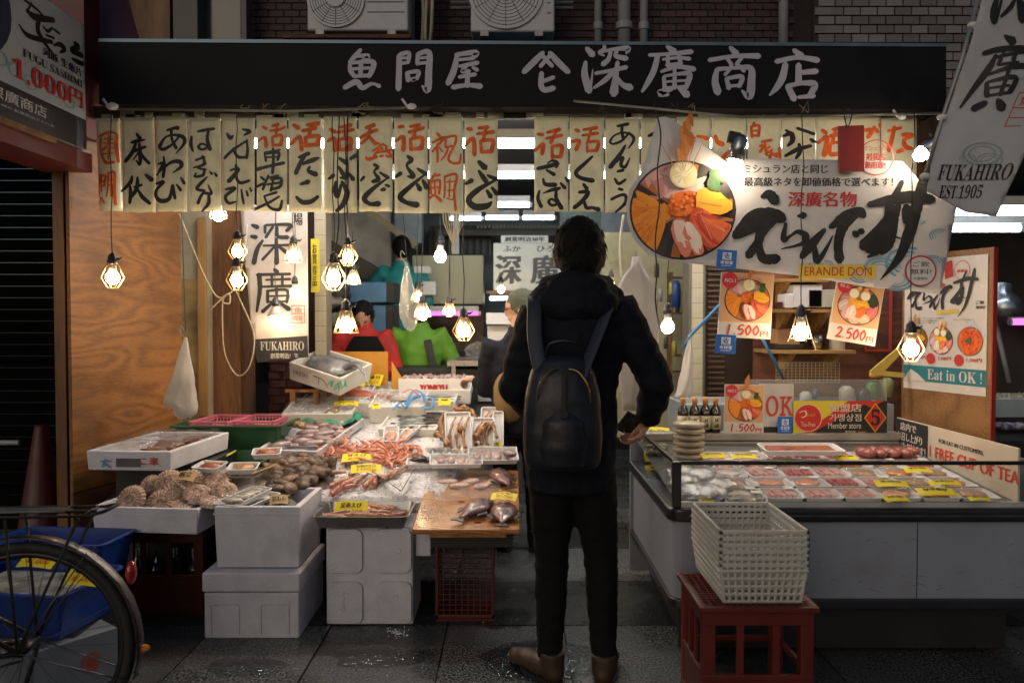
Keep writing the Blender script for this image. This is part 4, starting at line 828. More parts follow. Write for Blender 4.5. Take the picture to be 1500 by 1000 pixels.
def ltext(mb, s, pa, pb, **k): 
 p = LU(*pa); q = LU(*pb); text(mb, ff, s, p[0], p[1], q[0], q[1], **k)
l_ = MB()
text(l_, ff, '𝐅𝐔𝐆𝐔 𝐒𝐀𝐒𝐇𝐈𝐌𝐈', -.50, 2.488, -.035, 2.522, z=.004)
text(l_, ff, '河豚 生魚片', -.358, 2.540, -.04, 2.578, thick=.002, z=.004)
def tfl(x, y): q = LU(x / 4.348, y / 4.348); return q
brush(l_, ff, '170 70 20 220 110 34 340 130 24;250 120 24 240 200 34 300 300 20 330 330 6;340 290 10 380 285 24 410 315 24 380 335 10;470 275 16 500 300 24 450 320 24 520 355 26;455 375 10 490 395 22 528 410 20;480 280 20 470 310 20;270 170 10 300 200 16 330 180 12;340 190 12 375 215 14;290 225 10 340 245 14;150 0 14 230 60 14 270 100 10;200 20 10 180 60 12;120 160 10 180 230 26 330 270 20', 0, 0, 4.348, tf=tfl, ws=.8)
l_.build('lettering', BLACKINK, o)
l_ = MB(); text(l_, ff, '𝟏,𝟎𝟎𝟎', -.573, 2.372, -.166, 2.466, z=.005); text(l_, ff, '円', -.15, 2.388, -.04, 2.466, thick=.003, z=.005); l_.build('lettering', REDINK, o)
l_ = MB(); text(l_, ff, '深廣商店', -.73, 2.266, -.337, 2.316, thick=.0015, z=.004); text(l_, ff, 'FUKAHIRO 創業明治三十八年', -.76, 2.240, -.28, 2.252, z=.004); l_.build('lettering', mat('pale_letter_dim', (.42, .44, .46), r=.5), o)
fr_ = tag(MB().box(-2.3, 2.85, zb - .10, bx - .0, 3.95, zb - .012).build('sign_ledge', mat('ledge_red', (.10, .014, .014), r=.5, dirt=.5)), 'dark red ledge under the projecting sign', 'ledge')
tag(MB().box(-2.06, 3.1, zb - .035, -2.045, 3.6, zb - .008).build('wood_edge', m_ply2), 'thin wood edge below the projecting sign', 'strip')
tag(MB().box(-2.35, 3.95, 2.28, -2.10, 4.1, 3.4).build('red_fascia', mat('ledge_red')), 'dark red post between the projecting sign and the black sign', 'post')
# === lamps
E_BULB = emis('bulb_glow', (1.0, .72, .42), BULB_E); E_BULBW = emis('bulb_glow_white', (1.0, .80, .56), BULB_E)
E_COOL = emis('bulb_glow_cool', (.75, .92, 1.0), BULB_E * .5)
m_sock = mat('socket_black', (.015, .015, .016), r=.4); m_collar = mat('bulb_collar', (.55, .53, .50), r=.35)
m_cage = mat('brass_cage', (.70, .45, .18), r=.3, m=.9, var=.2); m_cagew = mat('pale_cage', (.75, .65, .42), r=.35, m=.7)
m_cord = mat('cord_black', (.012, .012, .012), r=.6)
def lamp(px, py, Y, kind, lab, top=165, s=1.0, r=.030, m=None, cage=None, cordpx=None, em=True):
 """hanging lamp: bulb centre at (px, py)"""
 t = thing('hanging_lamp', lab, 'lamp', T(P(px, py, Y)), 'bulbs hanging over the stall')
 cage = cage or m_cage; m = m or E_BULB
 MB().lathe([(0, -r * 1.0), (r * .5, -r * .9), (r * .86, -r * .5), (r, 0), (r * .93, r * .45), (r * .62, r * .95)], 12).build('bulb', m, t, smooth=True)
 MB().lathe([(r * .62, r * .96), (r * .55, r * 1.9), (r * .45, r * 2.0)], 12).build('bulb_collar', m_collar, t, smooth=True)
 so = MB().lathe([(r * .5, r * 1.95), (r * .72, r * 2.0), (r * .75, r * 2.7), (r * .62, r * 2.8), (r * .62, r * 3.3), (r * .3, r * 3.7), (.004, r * 3.9)], 12).build('socket', m_sock, t, smooth=True)
 if kind != 'bare' and kind != 'shade': MB().cbox((r * .95, 0, r * 2.9), (r * .6, r * .35, r * .35)).tube([(r * 1.2, 0, r * 2.9), (r * 1.5, 0, r * 3.2)], .003).build('wing_screw', m_sock, so)
 zt = P(px, top, Y).z - P(px, py, Y).z
 q = [(0, 0, r * 3.8)] + [(.006 * math.sin(k * 1.9 + px), .004 * math.cos(k * 2.3 + px), r * 3.8 + (zt - r * 3.8) * k / 7) for k in range(1, 8)]
 MB().tube(q, .0026, 6, cap=False).build('cord', m_cord, t)
 w = MB(); wr_ = .0017
 def ring(z, q, wr=wr_): w.tube([(q * math.cos(a * .3927), q * math.sin(a * .3927), z) for a in range(17)], wr, 5, cap=False)
 if kind == 'diamond':
  for k in range(8): a = k * math.pi / 4; w.tube([(c_ * r * math.cos(a), c_ * r * math.sin(a), z_ * r) for c_, z_ in ((.75, 2.2), (1.75, .15), (1.68, -.15), (.75, -1.55))], wr_, 5)
  ring(-1.55 * r, .75 * r); ring(2.2 * r, .75 * r)
 elif kind == 'tri':
  for k in range(8): a = k * math.pi / 4; w.tube([(c_ * r * math.cos(a), c_ * r * math.sin(a), z_ * r) for c_, z_ in ((.7, 2.2), (1.75, -.9))], wr_, 5)
  ring(-.9 * r, 1.75 * r, .0024); ring(2.2 * r, .7 * r)
 elif kind == 'open':
  for k in range(10): a = k * math.pi / 5; w.tube([(c_ * r * math.cos(a), c_ * r * math.sin(a), z_ * r) for c_, z_ in ((.7, 2.2), (1.5, .2), (1.5, -.4))], wr_, 5)
  for c_, z_ in ((1.5, .2), (1.5, -.4), (1.1, 1.2)): ring(z_ * r, c_ * r)
 elif kind == 'broken':
  for k in range(8): a = k * math.pi / 4; w.tube([(c_ * r * math.cos(a), c_ * r * math.sin(a), z_ * r) for c_, z_ in ((.7, 2.2), (1.5, -.6), (1.75 + .3 * (k == 0), -1.1 - 1.1 * (k == 0)))], wr_, 5)
  ring(-.7 * r, 1.5 * r)
 elif kind == 'shade':
  MB().lathe([(r * .5, r * 2.2), (r * .7, r * 1.6), (r * 1.75, r * .1), (r * 1.68, r * .05), (r * .62, r * 1.55)], 18).build('lamp_shade', mat('shade_grey', (.42, .40, .37), r=.4), t, smooth=True)
 if w.v: w.build('wire_cage', cage, t)
 return t
lamp(165, 407, 3.68, 'diamond', 'caged bulb hanging alone in front of the plywood')
lamp(348, 369, 3.9, 'diamond', 'upper one of two caged bulbs stacked left of the grey banner', r=.027)
lamp(347, 411, 3.86, 'diamond', 'lower one of two caged bulbs stacked left of the grey banner', top=390)
lamp(430, 376, 4.35, 'tri', 'bulb in a wide flat wire cage against the grey banner', r=.03)
lamp(432, 429, 4.6, 'bare', 'small bluish white bulb against the grey banner', r=.026, m=E_BULBW)
lamp(404, 463, 4.66, 'shade', 'conical white shaded lamp low against the grey banner', r=.03)
lamp(489, 409, 3.8, 'diamond', 'big caged bulb right of the yellow note', r=.034, cage=m_cagew)
lamp(510, 377, 3.95, 'diamond', 'caged bulb hanging on the double black cords', r=.027)
lamp(518, 410, 4.7, 'tri', 'small bulb with flared cage behind the double cords', r=.025, cage=m_cagew)
lamp(507, 478, 3.78, 'tri', 'lowest bulb in a large triangular copper cage by the man in red', r=.034)
lamp(320, 316, 4.3, 'open', 'cool white lamp peeping below the paper strips', r=.03, m=E_COOL, cage=m_cagew, top=240)
lamp(645, 376, 5.2, 'bare', 'bare round bulb in front of the beige cabinet', r=.038, m=E_BULBW)
lamp(612, 436, 5.6, 'tri', 'dim lamp half behind the hanging clear bag', r=.03)
lamp(619, 461, 4.7, 'open', 'lamp with short basket cage beside the hanging clear bag', r=.032, cage=m_cagew)
lamp(658, 457, 4.9, 'open', 'small bulb in a slim cage on a knotted cord', r=.026)
lamp(679, 485, 4.15, 'diamond', 'caged bulb in front of the green jacket and steel bench', r=.032)
lamp(978, 479, 4.25, 'bare', 'bare white bulb right of the customer', r=.034, m=E_BULBW)
lamp(1173, 488, 3.62, 'broken', 'bulb in a splayed broken cage in front of the shelves', r=.034, cage=m_cagew)
lamp(1334, 512, 3.62, 'diamond', 'caged bulb in front of the menu poster', r=.034, cage=m_cagew)
lamp(734, 424, 7.0, 'bare', 'tiny bulb under the white lettered sign', r=.03, top=405)
lamp(895, 417, 4.6, 'bare', 'small bulb glowing over the customer\'s right shoulder', r=.022, top=395)
def spot(px, py, ex, ey, Y, lab):
 t = thing('clip_lamp', lab, 'lamp', T(P(px, py, Y))); e = P(ex, ey, Y + .0) - P(px, py, Y); d_ = e.normalized()
 q = d_.to_track_quat('-Z', 'Y').to_matrix().to_4x4()
 MB().lathe([(.018, .12), (.034, .10), (.040, .0), (.038, .0), (.03, .09)], 16, M=q).build('reflector', mat('lamp_silver', (.35, .38, .42), r=.25, m=.9), t, smooth=True)
 MB().lathe([(0, -.045), (.02, -.04), (.03, -.02), (.03, .005), (.02, .02)], 12, M=q).build('bulb', E_BULBW, t, smooth=True)
 MB().cbox((0, .03, .10), (.03, .05, .05), M=q).build('clip', m_dark, t)
 return t
spot(1077, 236, 1071, 262, BY - .11, 'silver clip lamp lighting the bowl picture on the banner')
spot(1352, 224, 1330, 240, BY - .11, 'silver clip lamp lighting the right end of the banner')
def cord(pts, lab, r=.003, m=None, cat='cord'):
 return tag(MB().tube(pts, r, 6).build('cord', m or m_cord, smooth=True), lab, cat)
def sp(pts, n=6):
 pts = [Vector(p) for p in pts]; out = []
 for i in range(len(pts) - 1):
  p0, p1, p2, p3 = pts[max(i - 1, 0)], pts[i], pts[i + 1], pts[min(i + 2, len(pts) - 1)]
  for k in range(n):
   t = k / n; out.append(.5 * ((2 * p1) + (p2 - p0) * t + (2 * p0 - 5 * p1 + 4 * p2 - p3) * t * t + (3 * p1 - p0 - 3 * p2 + p3) * t ** 3))
 return out + [pts[-1]]
cord(sp([P(962, 165, 3.66), P(968, 200, 3.66), P(963, 250, 3.66), P(966, 300, 3.66), P(960, 350, 3.66), P(962, 400, 3.66), P(960, 440, 3.7), P(966, 480, 4.0)]), 'black cord hanging down over the bowl picture', .0035)
cord(sp([P(497, 170, 3.72), P(494, 260, 3.72), P(496, 330, 3.72), P(488, 385, 3.78)]), 'left black cord of the pair crossing the paper strips')
cord([P(509, 170, 3.74), P(508, 300, 3.74), P(510, 348, 3.9)], 'right black cord of the pair crossing the paper strips')
m_rope = mat('beige_rope', (.36, .30, .20), r=.8)
cord(sp([P(262, 312, 4.5), P(285, 370, 4.5), P(305, 415, 4.45), P(322, 436, 4.4), P(345, 420, 4.4), P(356, 380, 4.4), P(362, 330, 4.5)]), 'beige rope sagging from the column to the banner', .0045, m_rope)
cord(sp([P(326, 436, 4.4), P(326, 480, 4.4), P(330, 520, 4.4), P(348, 550, 4.4), P(366, 535, 4.4), P(372, 490, 4.45), P(352, 440, 4.45), P(345, 425, 4.4)]), 'loop of beige cable hanging beside the grey banner', .004, m_rope)
cord(sp([P(330, 432, 4.38), P(326, 442, 4.38), P(336, 444, 4.38), P(334, 430, 4.38), P(310, 452, 4.38)]), 'knot of beige rope', .0045, m_rope)
cord(sp([P(913, 315, 4.4), P(908, 360, 4.4), P(910, 405, 4.4)]), 'pale rope hanging behind the customer\'s head', .006, mat('rope_pale', (.5, .45, .36), r=.8))
ew = thing('whisk_of_cords', 'fan of pale wires gathered below the paper strips', 'cord')
for k in range(9): x = 650 + k * 3.6; MB().tube(sp([P(x, 300, 4.3), P(x, 325, 4.3), P(663, 358, 4.3), P(663, 372, 4.3)]), .0028, 5).build('wire', mat('rope_pale'), ew)
cord([P(659, 372, 4.3), P(659, 405, 4.3), P(660, 440, 4.6)], 'thin knotted cord under the fan of pale wires', .002)
m_bag = clear('bag_film', (.93, .93, .93), gl=.10, rough=.25, bump=.8, bs=12, milky=.2)
m_bagw = mat('bag_white', (.60, .57, .54), r=.4, tl=.45, bump=1.0, bs=16, var=.12)
def hbag(pts, Y, name, lab, m, dpt=.06, hook=True, top=None):
 """hanging plastic bag from an outline of (left px, right px, py)"""
 t = thing(name, lab, 'bag'); mb = MB(); n = 18
 vs = [];
 yy = [p[2] for p in pts]; N_ = 16
 def at(v):
  y = yy[0] + v * (yy[-1] - yy[0])
  for a, b in zip(pts, pts[1:]):
   if a[2] <= y <= b[2]: k = (y - a[2]) / max(1e-6, b[2] - a[2]); return a[0] + (b[0] - a[0]) * k, a[1] + (b[1] - a[1]) * k, y
  return pts[-1]
 for i in range(N_ + 1):
  l, r_, y = at(i / N_); a = P(l, y, Y); b = P(r_, y, Y); c = (a + b) / 2; rx = (b.x - a.x) / 2
  for j in range(n):
   th = 2 * math.pi * j / n; k = 1 + .3 * math.sin(5 * th + i * .3) + .2 * math.sin(9 * th - i * .5)
   vs.append((c.x + rx * math.cos(th) * (1 + .05 * math.sin(i + j)), Y + min(dpt, rx * .8) * math.sin(th) * k, c.z + .006 * math.sin(j * 2.1) * (i > 12)))
 fs = [(i * n + j, i * n + (j + 1) % n, (i + 1) * n + (j + 1) % n, (i + 1) * n + j) for i in range(N_) for j in range(n)] + [tuple(range(N_ * n, N_ * n + n))]
 mb.add(vs, fs); mb.build('bag_body', m, t, smooth=True)
 if hook:
  c = P((pts[0][0] + pts[0][1]) / 2, pts[0][2], Y); MB().tube(sp([c + Vector((0, 0, -.01)), c + Vector((-.03, 0, .03)), c + Vector((-.025, 0, .06)), c + Vector((-.01, 0, .04))] if hook == 1 else [c, c + Vector((0, 0, .03))]), .003, 6).build('hook', m_steel, t)
  if top: MB().tube([c + Vector((0, 0, .03)), P((pts[0][0] + pts[0][1]) / 2 - 6, top, Y)], .0022, 5).build('cord', m_cord, t)
 return t
hbag([(270, 274, 494), (262, 278, 520), (253, 284, 550), (246, 287, 575), (239, 288, 590), (253, 289, 592), (254, 289, 604), (262, 280, 612)], 4.2, 'hanging_bag', 'white translucent bag hanging from a hook on the beige column', m_bagw, top=312)
hbag([(594, 597, 384), (590, 602, 405), (587, 608, 425), (585, 614, 445), (586, 613, 465), (591, 609, 478), (600, 604, 484)], 4.2, 'hanging_bag', 'clear bag hanging in front of the teal and green workers', m_bag, top=300, dpt=.04)
hbag([(926, 938, 376), (926, 940, 388), (913, 948, 402), (905, 960, 415), (904, 963, 440), (904, 964, 500), (906, 962, 560), (912, 955, 600)], 4.0, 'carrier_bags', 'stack of white carrier bags hanging right of the customer', m_bagw, hook=2, dpt=.04)
hbag([(1008, 1012, 490), (1004, 1014, 510), (998, 1015, 540), (990, 1014, 575), (985, 1010, 582)], 4.6, 'hanging_bag', 'thin white bag beside the dark slatted door', m_bagw, hook=2, dpt=.03)
E_TUBE = emis('tube_glow', (.80, .93, 1.0), TUBE_E); E_TUBE2 = emis('tube_glow_front', (1.0, .96, .93), 92.0); E_PINK = emis('tube_pink', (1.0, .22, .75), 2.0)
def tube_light(x0, y0, x1, y1, Y, lab, m=None, r=.018, Y1=None):
 t = thing('fluorescent_tube', lab, 'light'); a = P(x0, y0, Y); b = P(x1, y1, Y1 or Y)
 MB().tube([a, b], r, 8).build('tube', m or E_TUBE, t); d_ = (b - a).normalized()
 MB().box(min(a.x, b.x), a.y - .05, a.z + r, max(a.x, b.x), a.y + .05, a.z + r + .05).build('housing', mat('housing_white', (.5, .5, .5), r=.5), t)
 for q in (a, b): MB().tube([q - d_ * .005, q + d_ * .02 * (1 if q is b else -1)], r * 1.1, 8).build('end_cap', mat('clip_white'), t)
 return t
for k in range(5): tube_light(352 + 186 * k + (k > 1) * -4, 211, 352 + 186 * k + 176, 211, 4.5, ('tube hidden behind the left paper strips', 'tube showing through slits in the left paper strips', 'bright tube in the gap between the paper strips', 'tube behind the first strips right of the gap', 'tube behind the seafood banner and right strips')[k], E_TUBE2, r=.022)
tube_light(722, 257, 800, 257, 6.0, 'second tube lower in the gap between the paper strips', r=.024)
tube_light(700, 300, 776, 300, 7.0, 'blurred blue white tube below the gap in the strips', r=.022)
tube_light(660, 320, 705, 320, 7.4, 'far tube left of the white lettered sign'); tube_light(712, 319, 760, 319, 7.8, 'far tube above the white lettered sign'); tube_light(766, 319, 812, 319, 7.8, 'far tube right of the white lettered sign')
tube_light(718, 437, 790, 436, 8.4, 'pale tube low down behind the man in the cap')
tube_light(1380, 309, 1560, 309, 4.5, 'upper bright tube at the right beyond the banners', r=.026)
tube_light(1384, 334, 1494, 334, 4.9, 'lower bright tube at the right beyond the banners', r=.024)
tube_light(625, 459, 701, 459, 7.6, 'pink glowing tube under the beige cabinet', E_PINK, .02)
tube_light(1482, 471, 1540, 471, 6.0, 'pink tube at the right edge', E_PINK, .025)
tube_light(560, 257, 700, 257, 6.0, 'second tube behind the strip with a lit slit', r=.024); tube_light(812, 257, 960, 257, 6.0, 'second tube right of the gap behind the strips', r=.024)
# === left display
m_sty = mat('styrofoam', (.58, .57, .62), r=.75, var=.07, sc=12, bump=.5, bs=130, dirt=.45, dirtc=(.26, .24, .22))
m_styw = mat('styrofoam_warm', (.66, .64, .60), r=.75, var=.05, sc=12, bump=.18, bs=160, dirt=.3, dirtc=(.3, .26, .2))
m_sfilm = clear('shrink_film', gl=.08, rough=.12, bump=.9, bs=22)
m_ssteel = mat('tray_steel', (.42, .41, .38), r=.28, m=.95, var=.15, dirt=.4, dirtc=(.12, .10, .07))
m_foam = mat('foam_tray', (.70, .69, .70), r=.5, var=.04)
def tray_thing(name, lab, M, w, d, h, m, t=.018, taper=.008, lip=0, group=None, r=0, bev=.004):
 mb = MB()
 if r: mb.rtray(w, d, h, r, t, taper, lip)
 else: mb.tray(w, d, h, t, taper, lip)
 o = mb.build(name, m, bevel=0 if r else bev); o.matrix_world = M; return tag(o, lab, 'tray' if 'tray' in name else 'box', group)
def bigbox(name, lab, x0, x1, y0, y1, z0, z1, m=m_sty, t=.028, seam=None, feet=True):
 o = thing(name, lab, 'box', T((x0 + x1) / 2, (y0 + y1) / 2, z0), 'white foam boxes of the stall'); w, d, h = x1 - x0, y1 - y0, z1 - z0
 MB().tray(w, d, h, t, .008).build('box_body', m, o, bevel=.006)
 return o
B1 = bigbox('foam_box', 'open white foam box with oysters, standing on another box', -1.30, -.925, 3.45, 3.86, .292, .562)
MB().box(-.19, -.208, .235, .19, -.2055, .242).build('rim_line', m_sty, B1)
B2 = thing('foam_box', 'closed white foam box on the ground under the oyster box', 'box', T(-1.125, 3.63, 0), 'white foam boxes of the stall')
MB().box(-.205, -.225, 0, .205, .225, .20).build('box_body', m_sty, B2, bevel=.008); MB().box(-.212, -.232, .203, .212, .232, .288).build('lid', m_sty, B2, bevel=.01)
MB().rtray(.13, .006, .12, .002).build('handle_recess', m_sty, B2) if 0 else None
for xx in (-.115, .10): MB().tube(sp([(xx - .06, -.2262, .02), (xx - .06, -.2262, .12), (xx - .05, -.2262, .15), (xx + .05, -.2262, .15), (xx + .06, -.2262, .12), (xx + .06, -.2262, .02)], 3), .004, 6).build('embossed_rib', m_sty, B2)
A_ = Matrix.Translation((-1.60, 3.78, .43)) @ RZ(-6)
SB = thing('foam_box', 'wide shallow white foam box heaped with scallops', 'box', A_, 'white foam boxes of the stall')
MB().tray(.50, .56, .115, .022, .01).build('box_body', m_sty, SB, bevel=.005); MB().box(-.225, -.255, .024, .225, .255, .075).build('black_liner', mat('liner', (.010, .010, .011), r=.35), SB)
MB().box(-.245, -.2795, .083, .245, -.276, .087).build('rim_line', m_sty, SB)
B3 = thing('foam_box', 'white foam box on its side showing a cross shaped base, under the steel tray', 'box', T(-.643, 3.72, 0), 'white foam boxes of the stall')
MB().box(-.196, -.155, .0, .196, .15, .445).build('box_body', m_sty, B3, bevel=.007)
def quad_pad(x0, z0, x1, z1):
 def rr(off, y):
  o = []
  for cx, cz, a0 in ((x1 - .035, z0 + .035, -90), (x1 - .035, z1 - .035, 0), (x0 + .035, z1 - .035, 90), (x0 + .035, z0 + .035, 180)):
   for i in range(5): a = R(a0 + 22.5 * i); o.append((cx + (.035 - off) * math.cos(a), y, cz + (.035 - off) * math.sin(a)))
  return o
 a = rr(0, -.153); b = rr(.004, -.168); n = len(a); return MB().add(a + b, [(j, (j + 1) % n, n + (j + 1) % n, n + j) for j in range(n)] + [tuple(range(n, 2 * n))])
for q in ((-.193, .005, -.028, .20), (.028, .005, .193, .20), (-.193, .235, -.028, .44), (.028, .235, .193, .44)): quad_pad(*q).build('base_pad', m_sty, B3)
for k, (x, z) in enumerate(((-.16, .27), (.12, .13), (.13, .34), (-.05, .07))): MB().lathe([(0, .0), (.009, .0005), (.012, .0025), (.015, .0)], 16, M=T(x, -.169, z) @ RX(90)).build('moulding_ring', m_sty, B3)
f_ = Face(frame((-.115, -.1685, .11), (0, 0, 1), (-1, 0, 0))); l_ = MB(); text(l_, f_, 'Daimura', -.045, -.008, .045, .010, z=.0012); l_.build('emboss_shade_name', mat('sty_shadow', (.45, .44, .47), r=.8), B3, M=f_.M)  # flat letters in darker foam grey stand for the shading of raised ones
tag(MB().box(-.44, 3.60, .30, -.37, 4.0, .47).build('foam_block', m_sty, bevel=.005), 'end of a white foam block between the steel tray and the board', 'box')
m_redc = mat('crate_red', (.065, .006, .004), r=.45, dirt=.5, dirtc=(.03, .008, .006), var=.15)
def grid_wall(mb, x0, z0, x1, z1, nx, nz, th, bar, M):
 """lattice panel in local x/z, thickness th along y"""
 for i in range(nx + 1):
  x = x0 + (x1 - x0) * i / nx; mb.box(x - bar / 2, 0, z0, x + bar / 2, th, z1, M)
 for k in range(nz + 1):
  z = z0 + (z1 - z0) * k / nz; mb.box(x0, -.0008, z - bar / 2, x1, th + .0008, z + bar / 2, M)
c = thing('lattice_crate', 'small dark red lattice crate under the wooden board', 'crate', T(-.215, 3.72, 0))
mb = MB(); grid_wall(mb, -.125, .03, .125, .36, 9, 14, .006, .004, T(0, -.12, 0)); grid_wall(mb, -.12, .03, .12, .36, 8, 12, .006, .004, T(-.125, 0, 0) @ RZ(90)); grid_wall(mb, -.12, .03, .12, .36, 8, 12, .006, .004, T(.131, 0, 0) @ RZ(90))
o = mb.build('lattice', m_redc, c); o['kind'] = 'stuff'
MB().box(-.135, -.128, .355, .135, -.112, .375).box(-.135, -.128, .015, .135, -.112, .035).box(-.135, -.128, .015, -.12, -.112, .375).box(.12, -.128, .015, .135, -.112, .375).box(-.135, .112, .355, .135, .128, .375).box(-.135, -.112, .355, -.12, .112, .375).box(.12, -.112, .355, .135, .112, .375).build('rim', m_redc, c, bevel=.003)
MB().box(-.13, -.12, .0, .13, .12, .012).build('base', m_redc, c)
def bottle_crate(lab, M, w=.36, d=.30, h=.32, m=m_redc):
 c = thing('bottle_crate', lab, 'crate', M); mb = MB(); t = .014
 for sx in (-1, 1):
  for sy in (-1, 1): MB().cbox((sx * (w / 2 - .022), sy * (d / 2 - .022), h / 2), (.044, .044, h)).build('corner_post', m, c, bevel=.004)
 mb = MB()
 for k, (z0, z1) in enumerate(((0, .05), (h * .42, h * .42 + .022), (h - .06, h))):
  mb.box(-w / 2, -d / 2 - .001, z0, w / 2, -d / 2 + t, z1); mb.box(-w / 2, d / 2 - t, z0, w / 2, d / 2, z1); mb.box(-w / 2 - .001, -d / 2 + .002, z0, -w / 2 + t, d / 2 - .002, z1); mb.box(w / 2 - t, -d / 2 + .002, z0, w / 2 + .001, d / 2 - .002, z1)
 mb.build('band', m, c, bevel=.003)
 mb = MB()
 for x in (-.06, .06): mb.box(x - .012, -d / 2 + .003, h * .42, x + .012, -d / 2 + .012, h - .05)
 for y in (-.04, .05): mb.box(-w / 2 + .003, y - .012, h * .42, -w / 2 + .012, y + .012, h - .05)
 mb.box(-w / 2 + .03, -d / 2 + .004, .04, w / 2 - .03, -d / 2 + .01, h * .42 + .004); mb.box(-w / 2 + .004, -d / 2 + .03, .04, -w / 2 + .01, d / 2 - .03, h * .42 + .004)
 mb.build('side_panel', m, c)
 return c
bottle_crate('dark red bottle crate in the shade under the scallop box', T(-1.66, 3.86, 0), w=.44, d=.36, h=.40)
bt_ = thing('bottle_row', 'clear bottles inside the shaded dark red crate', 'bottle')
for k in range(4): MB().lathe([(0, .1), (.03, .1), (.03, .24), (.012, .3), (.012, .34)], 12, M=T(-1.80 + k * .09, 3.80, -.06)).build('bottle', clear('bottle_clear', gl=.25), bt_)
front_crate = bottle_crate('red crate carrying the basket stack at the front right', T(.817, 2.78, 0), w=.37, d=.34, h=.425, m=mat('crate_red_front', (.10, .010, .006), r=.45, dirt=.4, dirtc=(.04, .01, .008), var=.15))
M = T(-.675, 3.66, .449)
tray_thing('steel_tray', 'dark rimmed steel tray of prawns at the front of the stall', M, .42, .30, .055, m_ssteel, r=.03, t=.0025, taper=.02, lip=.007)
MB_in = MB().box(-.17, -.115, .004, .17, .115, .024)
tag(MB_in.build('crushed_prawn_bed', mat('prawn_bed', (.20, .12, .07), r=.3, sc=30, var=.5, bump=1, bs=50)), 'wet brown bed of shell pieces in the steel tray', 'prawns', None, 'stuff').matrix_world = M
def seafood_mat(name, c, c2, r=.3, sc=40, bump=.4, **k): return mat(name, c, r=r, c2=c2, sc=sc, bump=bump, bs=90, coat=.5, **k)
m_shr = [seafood_mat('shrimp_%d' % i, c, c2) for i, (c, c2) in enumerate([((.58, .15, .075), (.70, .30, .18)), ((.66, .21, .11), (.75, .38, .26)), ((.48, .10, .05), (.62, .22, .13))])]
m_prn = [seafood_mat('prawn_%d' % i, c, c2, sc=22) for i, (c, c2) in enumerate([((.36, .13, .08), (.60, .32, .20)), ((.42, .09, .08), (.58, .27, .18)), ((.30, .16, .10), (.48, .28, .18))])]
def shrimp_mesh(L_, rr, m, bend=1.0, seg=9):
 mb = MB(); pts = []; rs = []
 for i in range(seg + 1):
  t = i / seg; a = bend * (t - .5) * 1.6; pts.append((L_ * (t - .5), L_ * .28 * bend * (math.cos(a * 1.2) - 1) * 1.6, 0)); rs.append(rr * ((1.0 - .35 * abs(t - .28) * 2) * (1 if i % 2 else .9) if t < .86 else .45))
 rs[0] = rr * .35; mb.tube(pts, rs, 7, flat=1.15)
 e = Vector(pts[-1]); d_ = (Vector(pts[-1]) - Vector(pts[-2])).normalized(); n_ = Vector((-d_.y, d_.x, 0))
 for k in (-1, -.3, .4, 1): q = e + d_ * L_ * .16 + n_ * k * rr * .9; mb.add([e - n_ * rr * .3, e + n_ * rr * .3, q + n_ * rr * .35, q - n_ * rr * .35], [(0, 1, 2, 3)])
 h = Vector(pts[0]); mb.tube([h, h + Vector((-L_ * .16, L_ * .03, 0))], [rr * .3, .0006], 5)
 for k in range(5): b = Vector(pts[1 + k]); mb.tube([b, b + Vector((-L_ * .03, -rr * 1.5, -rr * .5)), b + Vector((-L_ * .06, -rr * 2.3, -rr * .9))], .0011, 4)
 for s_ in (-1, 1): mb.tube([h, h + Vector((-L_ * .2, rr * s_, rr)), h + Vector((-L_ * .35, -rr * 3 + rr * s_, rr * .3))], .0007, 4)
 return mb.mesh('shrimp', m, True)
sh_m = [shrimp_mesh(.085, .0085, m_shr[i % 3], b) for i, b in enumerate((.8, 1.2, .5, 1.5, 1.0, .3))]
def place(name, me, loc, rot, lab, cat, group=None, s=1.0):
 o = bpy.data.objects.new(name, me); COL.objects.link(o); o.matrix_world = T(loc) @ rot @ SC(s, s, s); return tag(o, lab, cat, group)
SL = RX(math.degrees(DT))
def inpoly(p, poly):
 x, y = p; c = False; j = len(poly) - 1
 for i in range(len(poly)):
  if (poly[i][1] > y) != (poly[j][1] > y) and x < (poly[j][0] - poly[i][0]) * (y - poly[i][1]) / (poly[j][1] - poly[i][1]) + poly[i][0]: c = not c
  j = i
 return c
def scatter(poly, n, seed=1, dmin=0):
 r_ = random.Random(seed); xs = [p[0] for p in poly]; ys = [p[1] for p in poly]; out = []; tries = 0
 while len(out) < n and tries < n * 60:
  tries += 1; p = (r_.uniform(min(xs), max(xs)), r_.uniform(min(ys), max(ys)))
  if inpoly(p, poly) and all((p[0] - q[0]) ** 2 + ((p[1] - q[1]) * 1.8) ** 2 > dmin ** 2 for q in out): out.append(p)
 return out
m_ice = mat('crushed_ice', (.74, .74, .78), r=.35, sc=60, var=.2, bump=1.0, bs=45, spec=.6, tl=.15)
pl = [D(*p) for p in ((372, 716), (560, 742), (632, 735), (660, 690), (752, 688), (742, 606), (560, 600), (430, 640))]
def icefn(u, v):
 a = D(405, 728); b = D(640, 728); c = D(742, 612); d = D(455, 600)
 q = (a * (1 - u) + b * u) * (1 - v) + (d * (1 - u) + c * u) * v
 h = .012 * noise.noise(Vector((q.x * 9, q.y * 9, 0))) + .006 * noise.noise(Vector((q.x * 34, q.y * 34, 3))) + .004 * noise.noise(Vector((q.x * 90, q.y * 90, 5)))
 e = min(u, 1 - u, v, 1 - v); return (q.x, q.y, q.z + h - .004 - (.03 if e < .001 else 0))
ice = tag(MB().sheet(icefn, 110, 110).build('crushed_ice', m_ice, smooth=True), 'sloping bed of crushed ice under the shrimps', 'ice', None, 'stuff')
chips = MB()
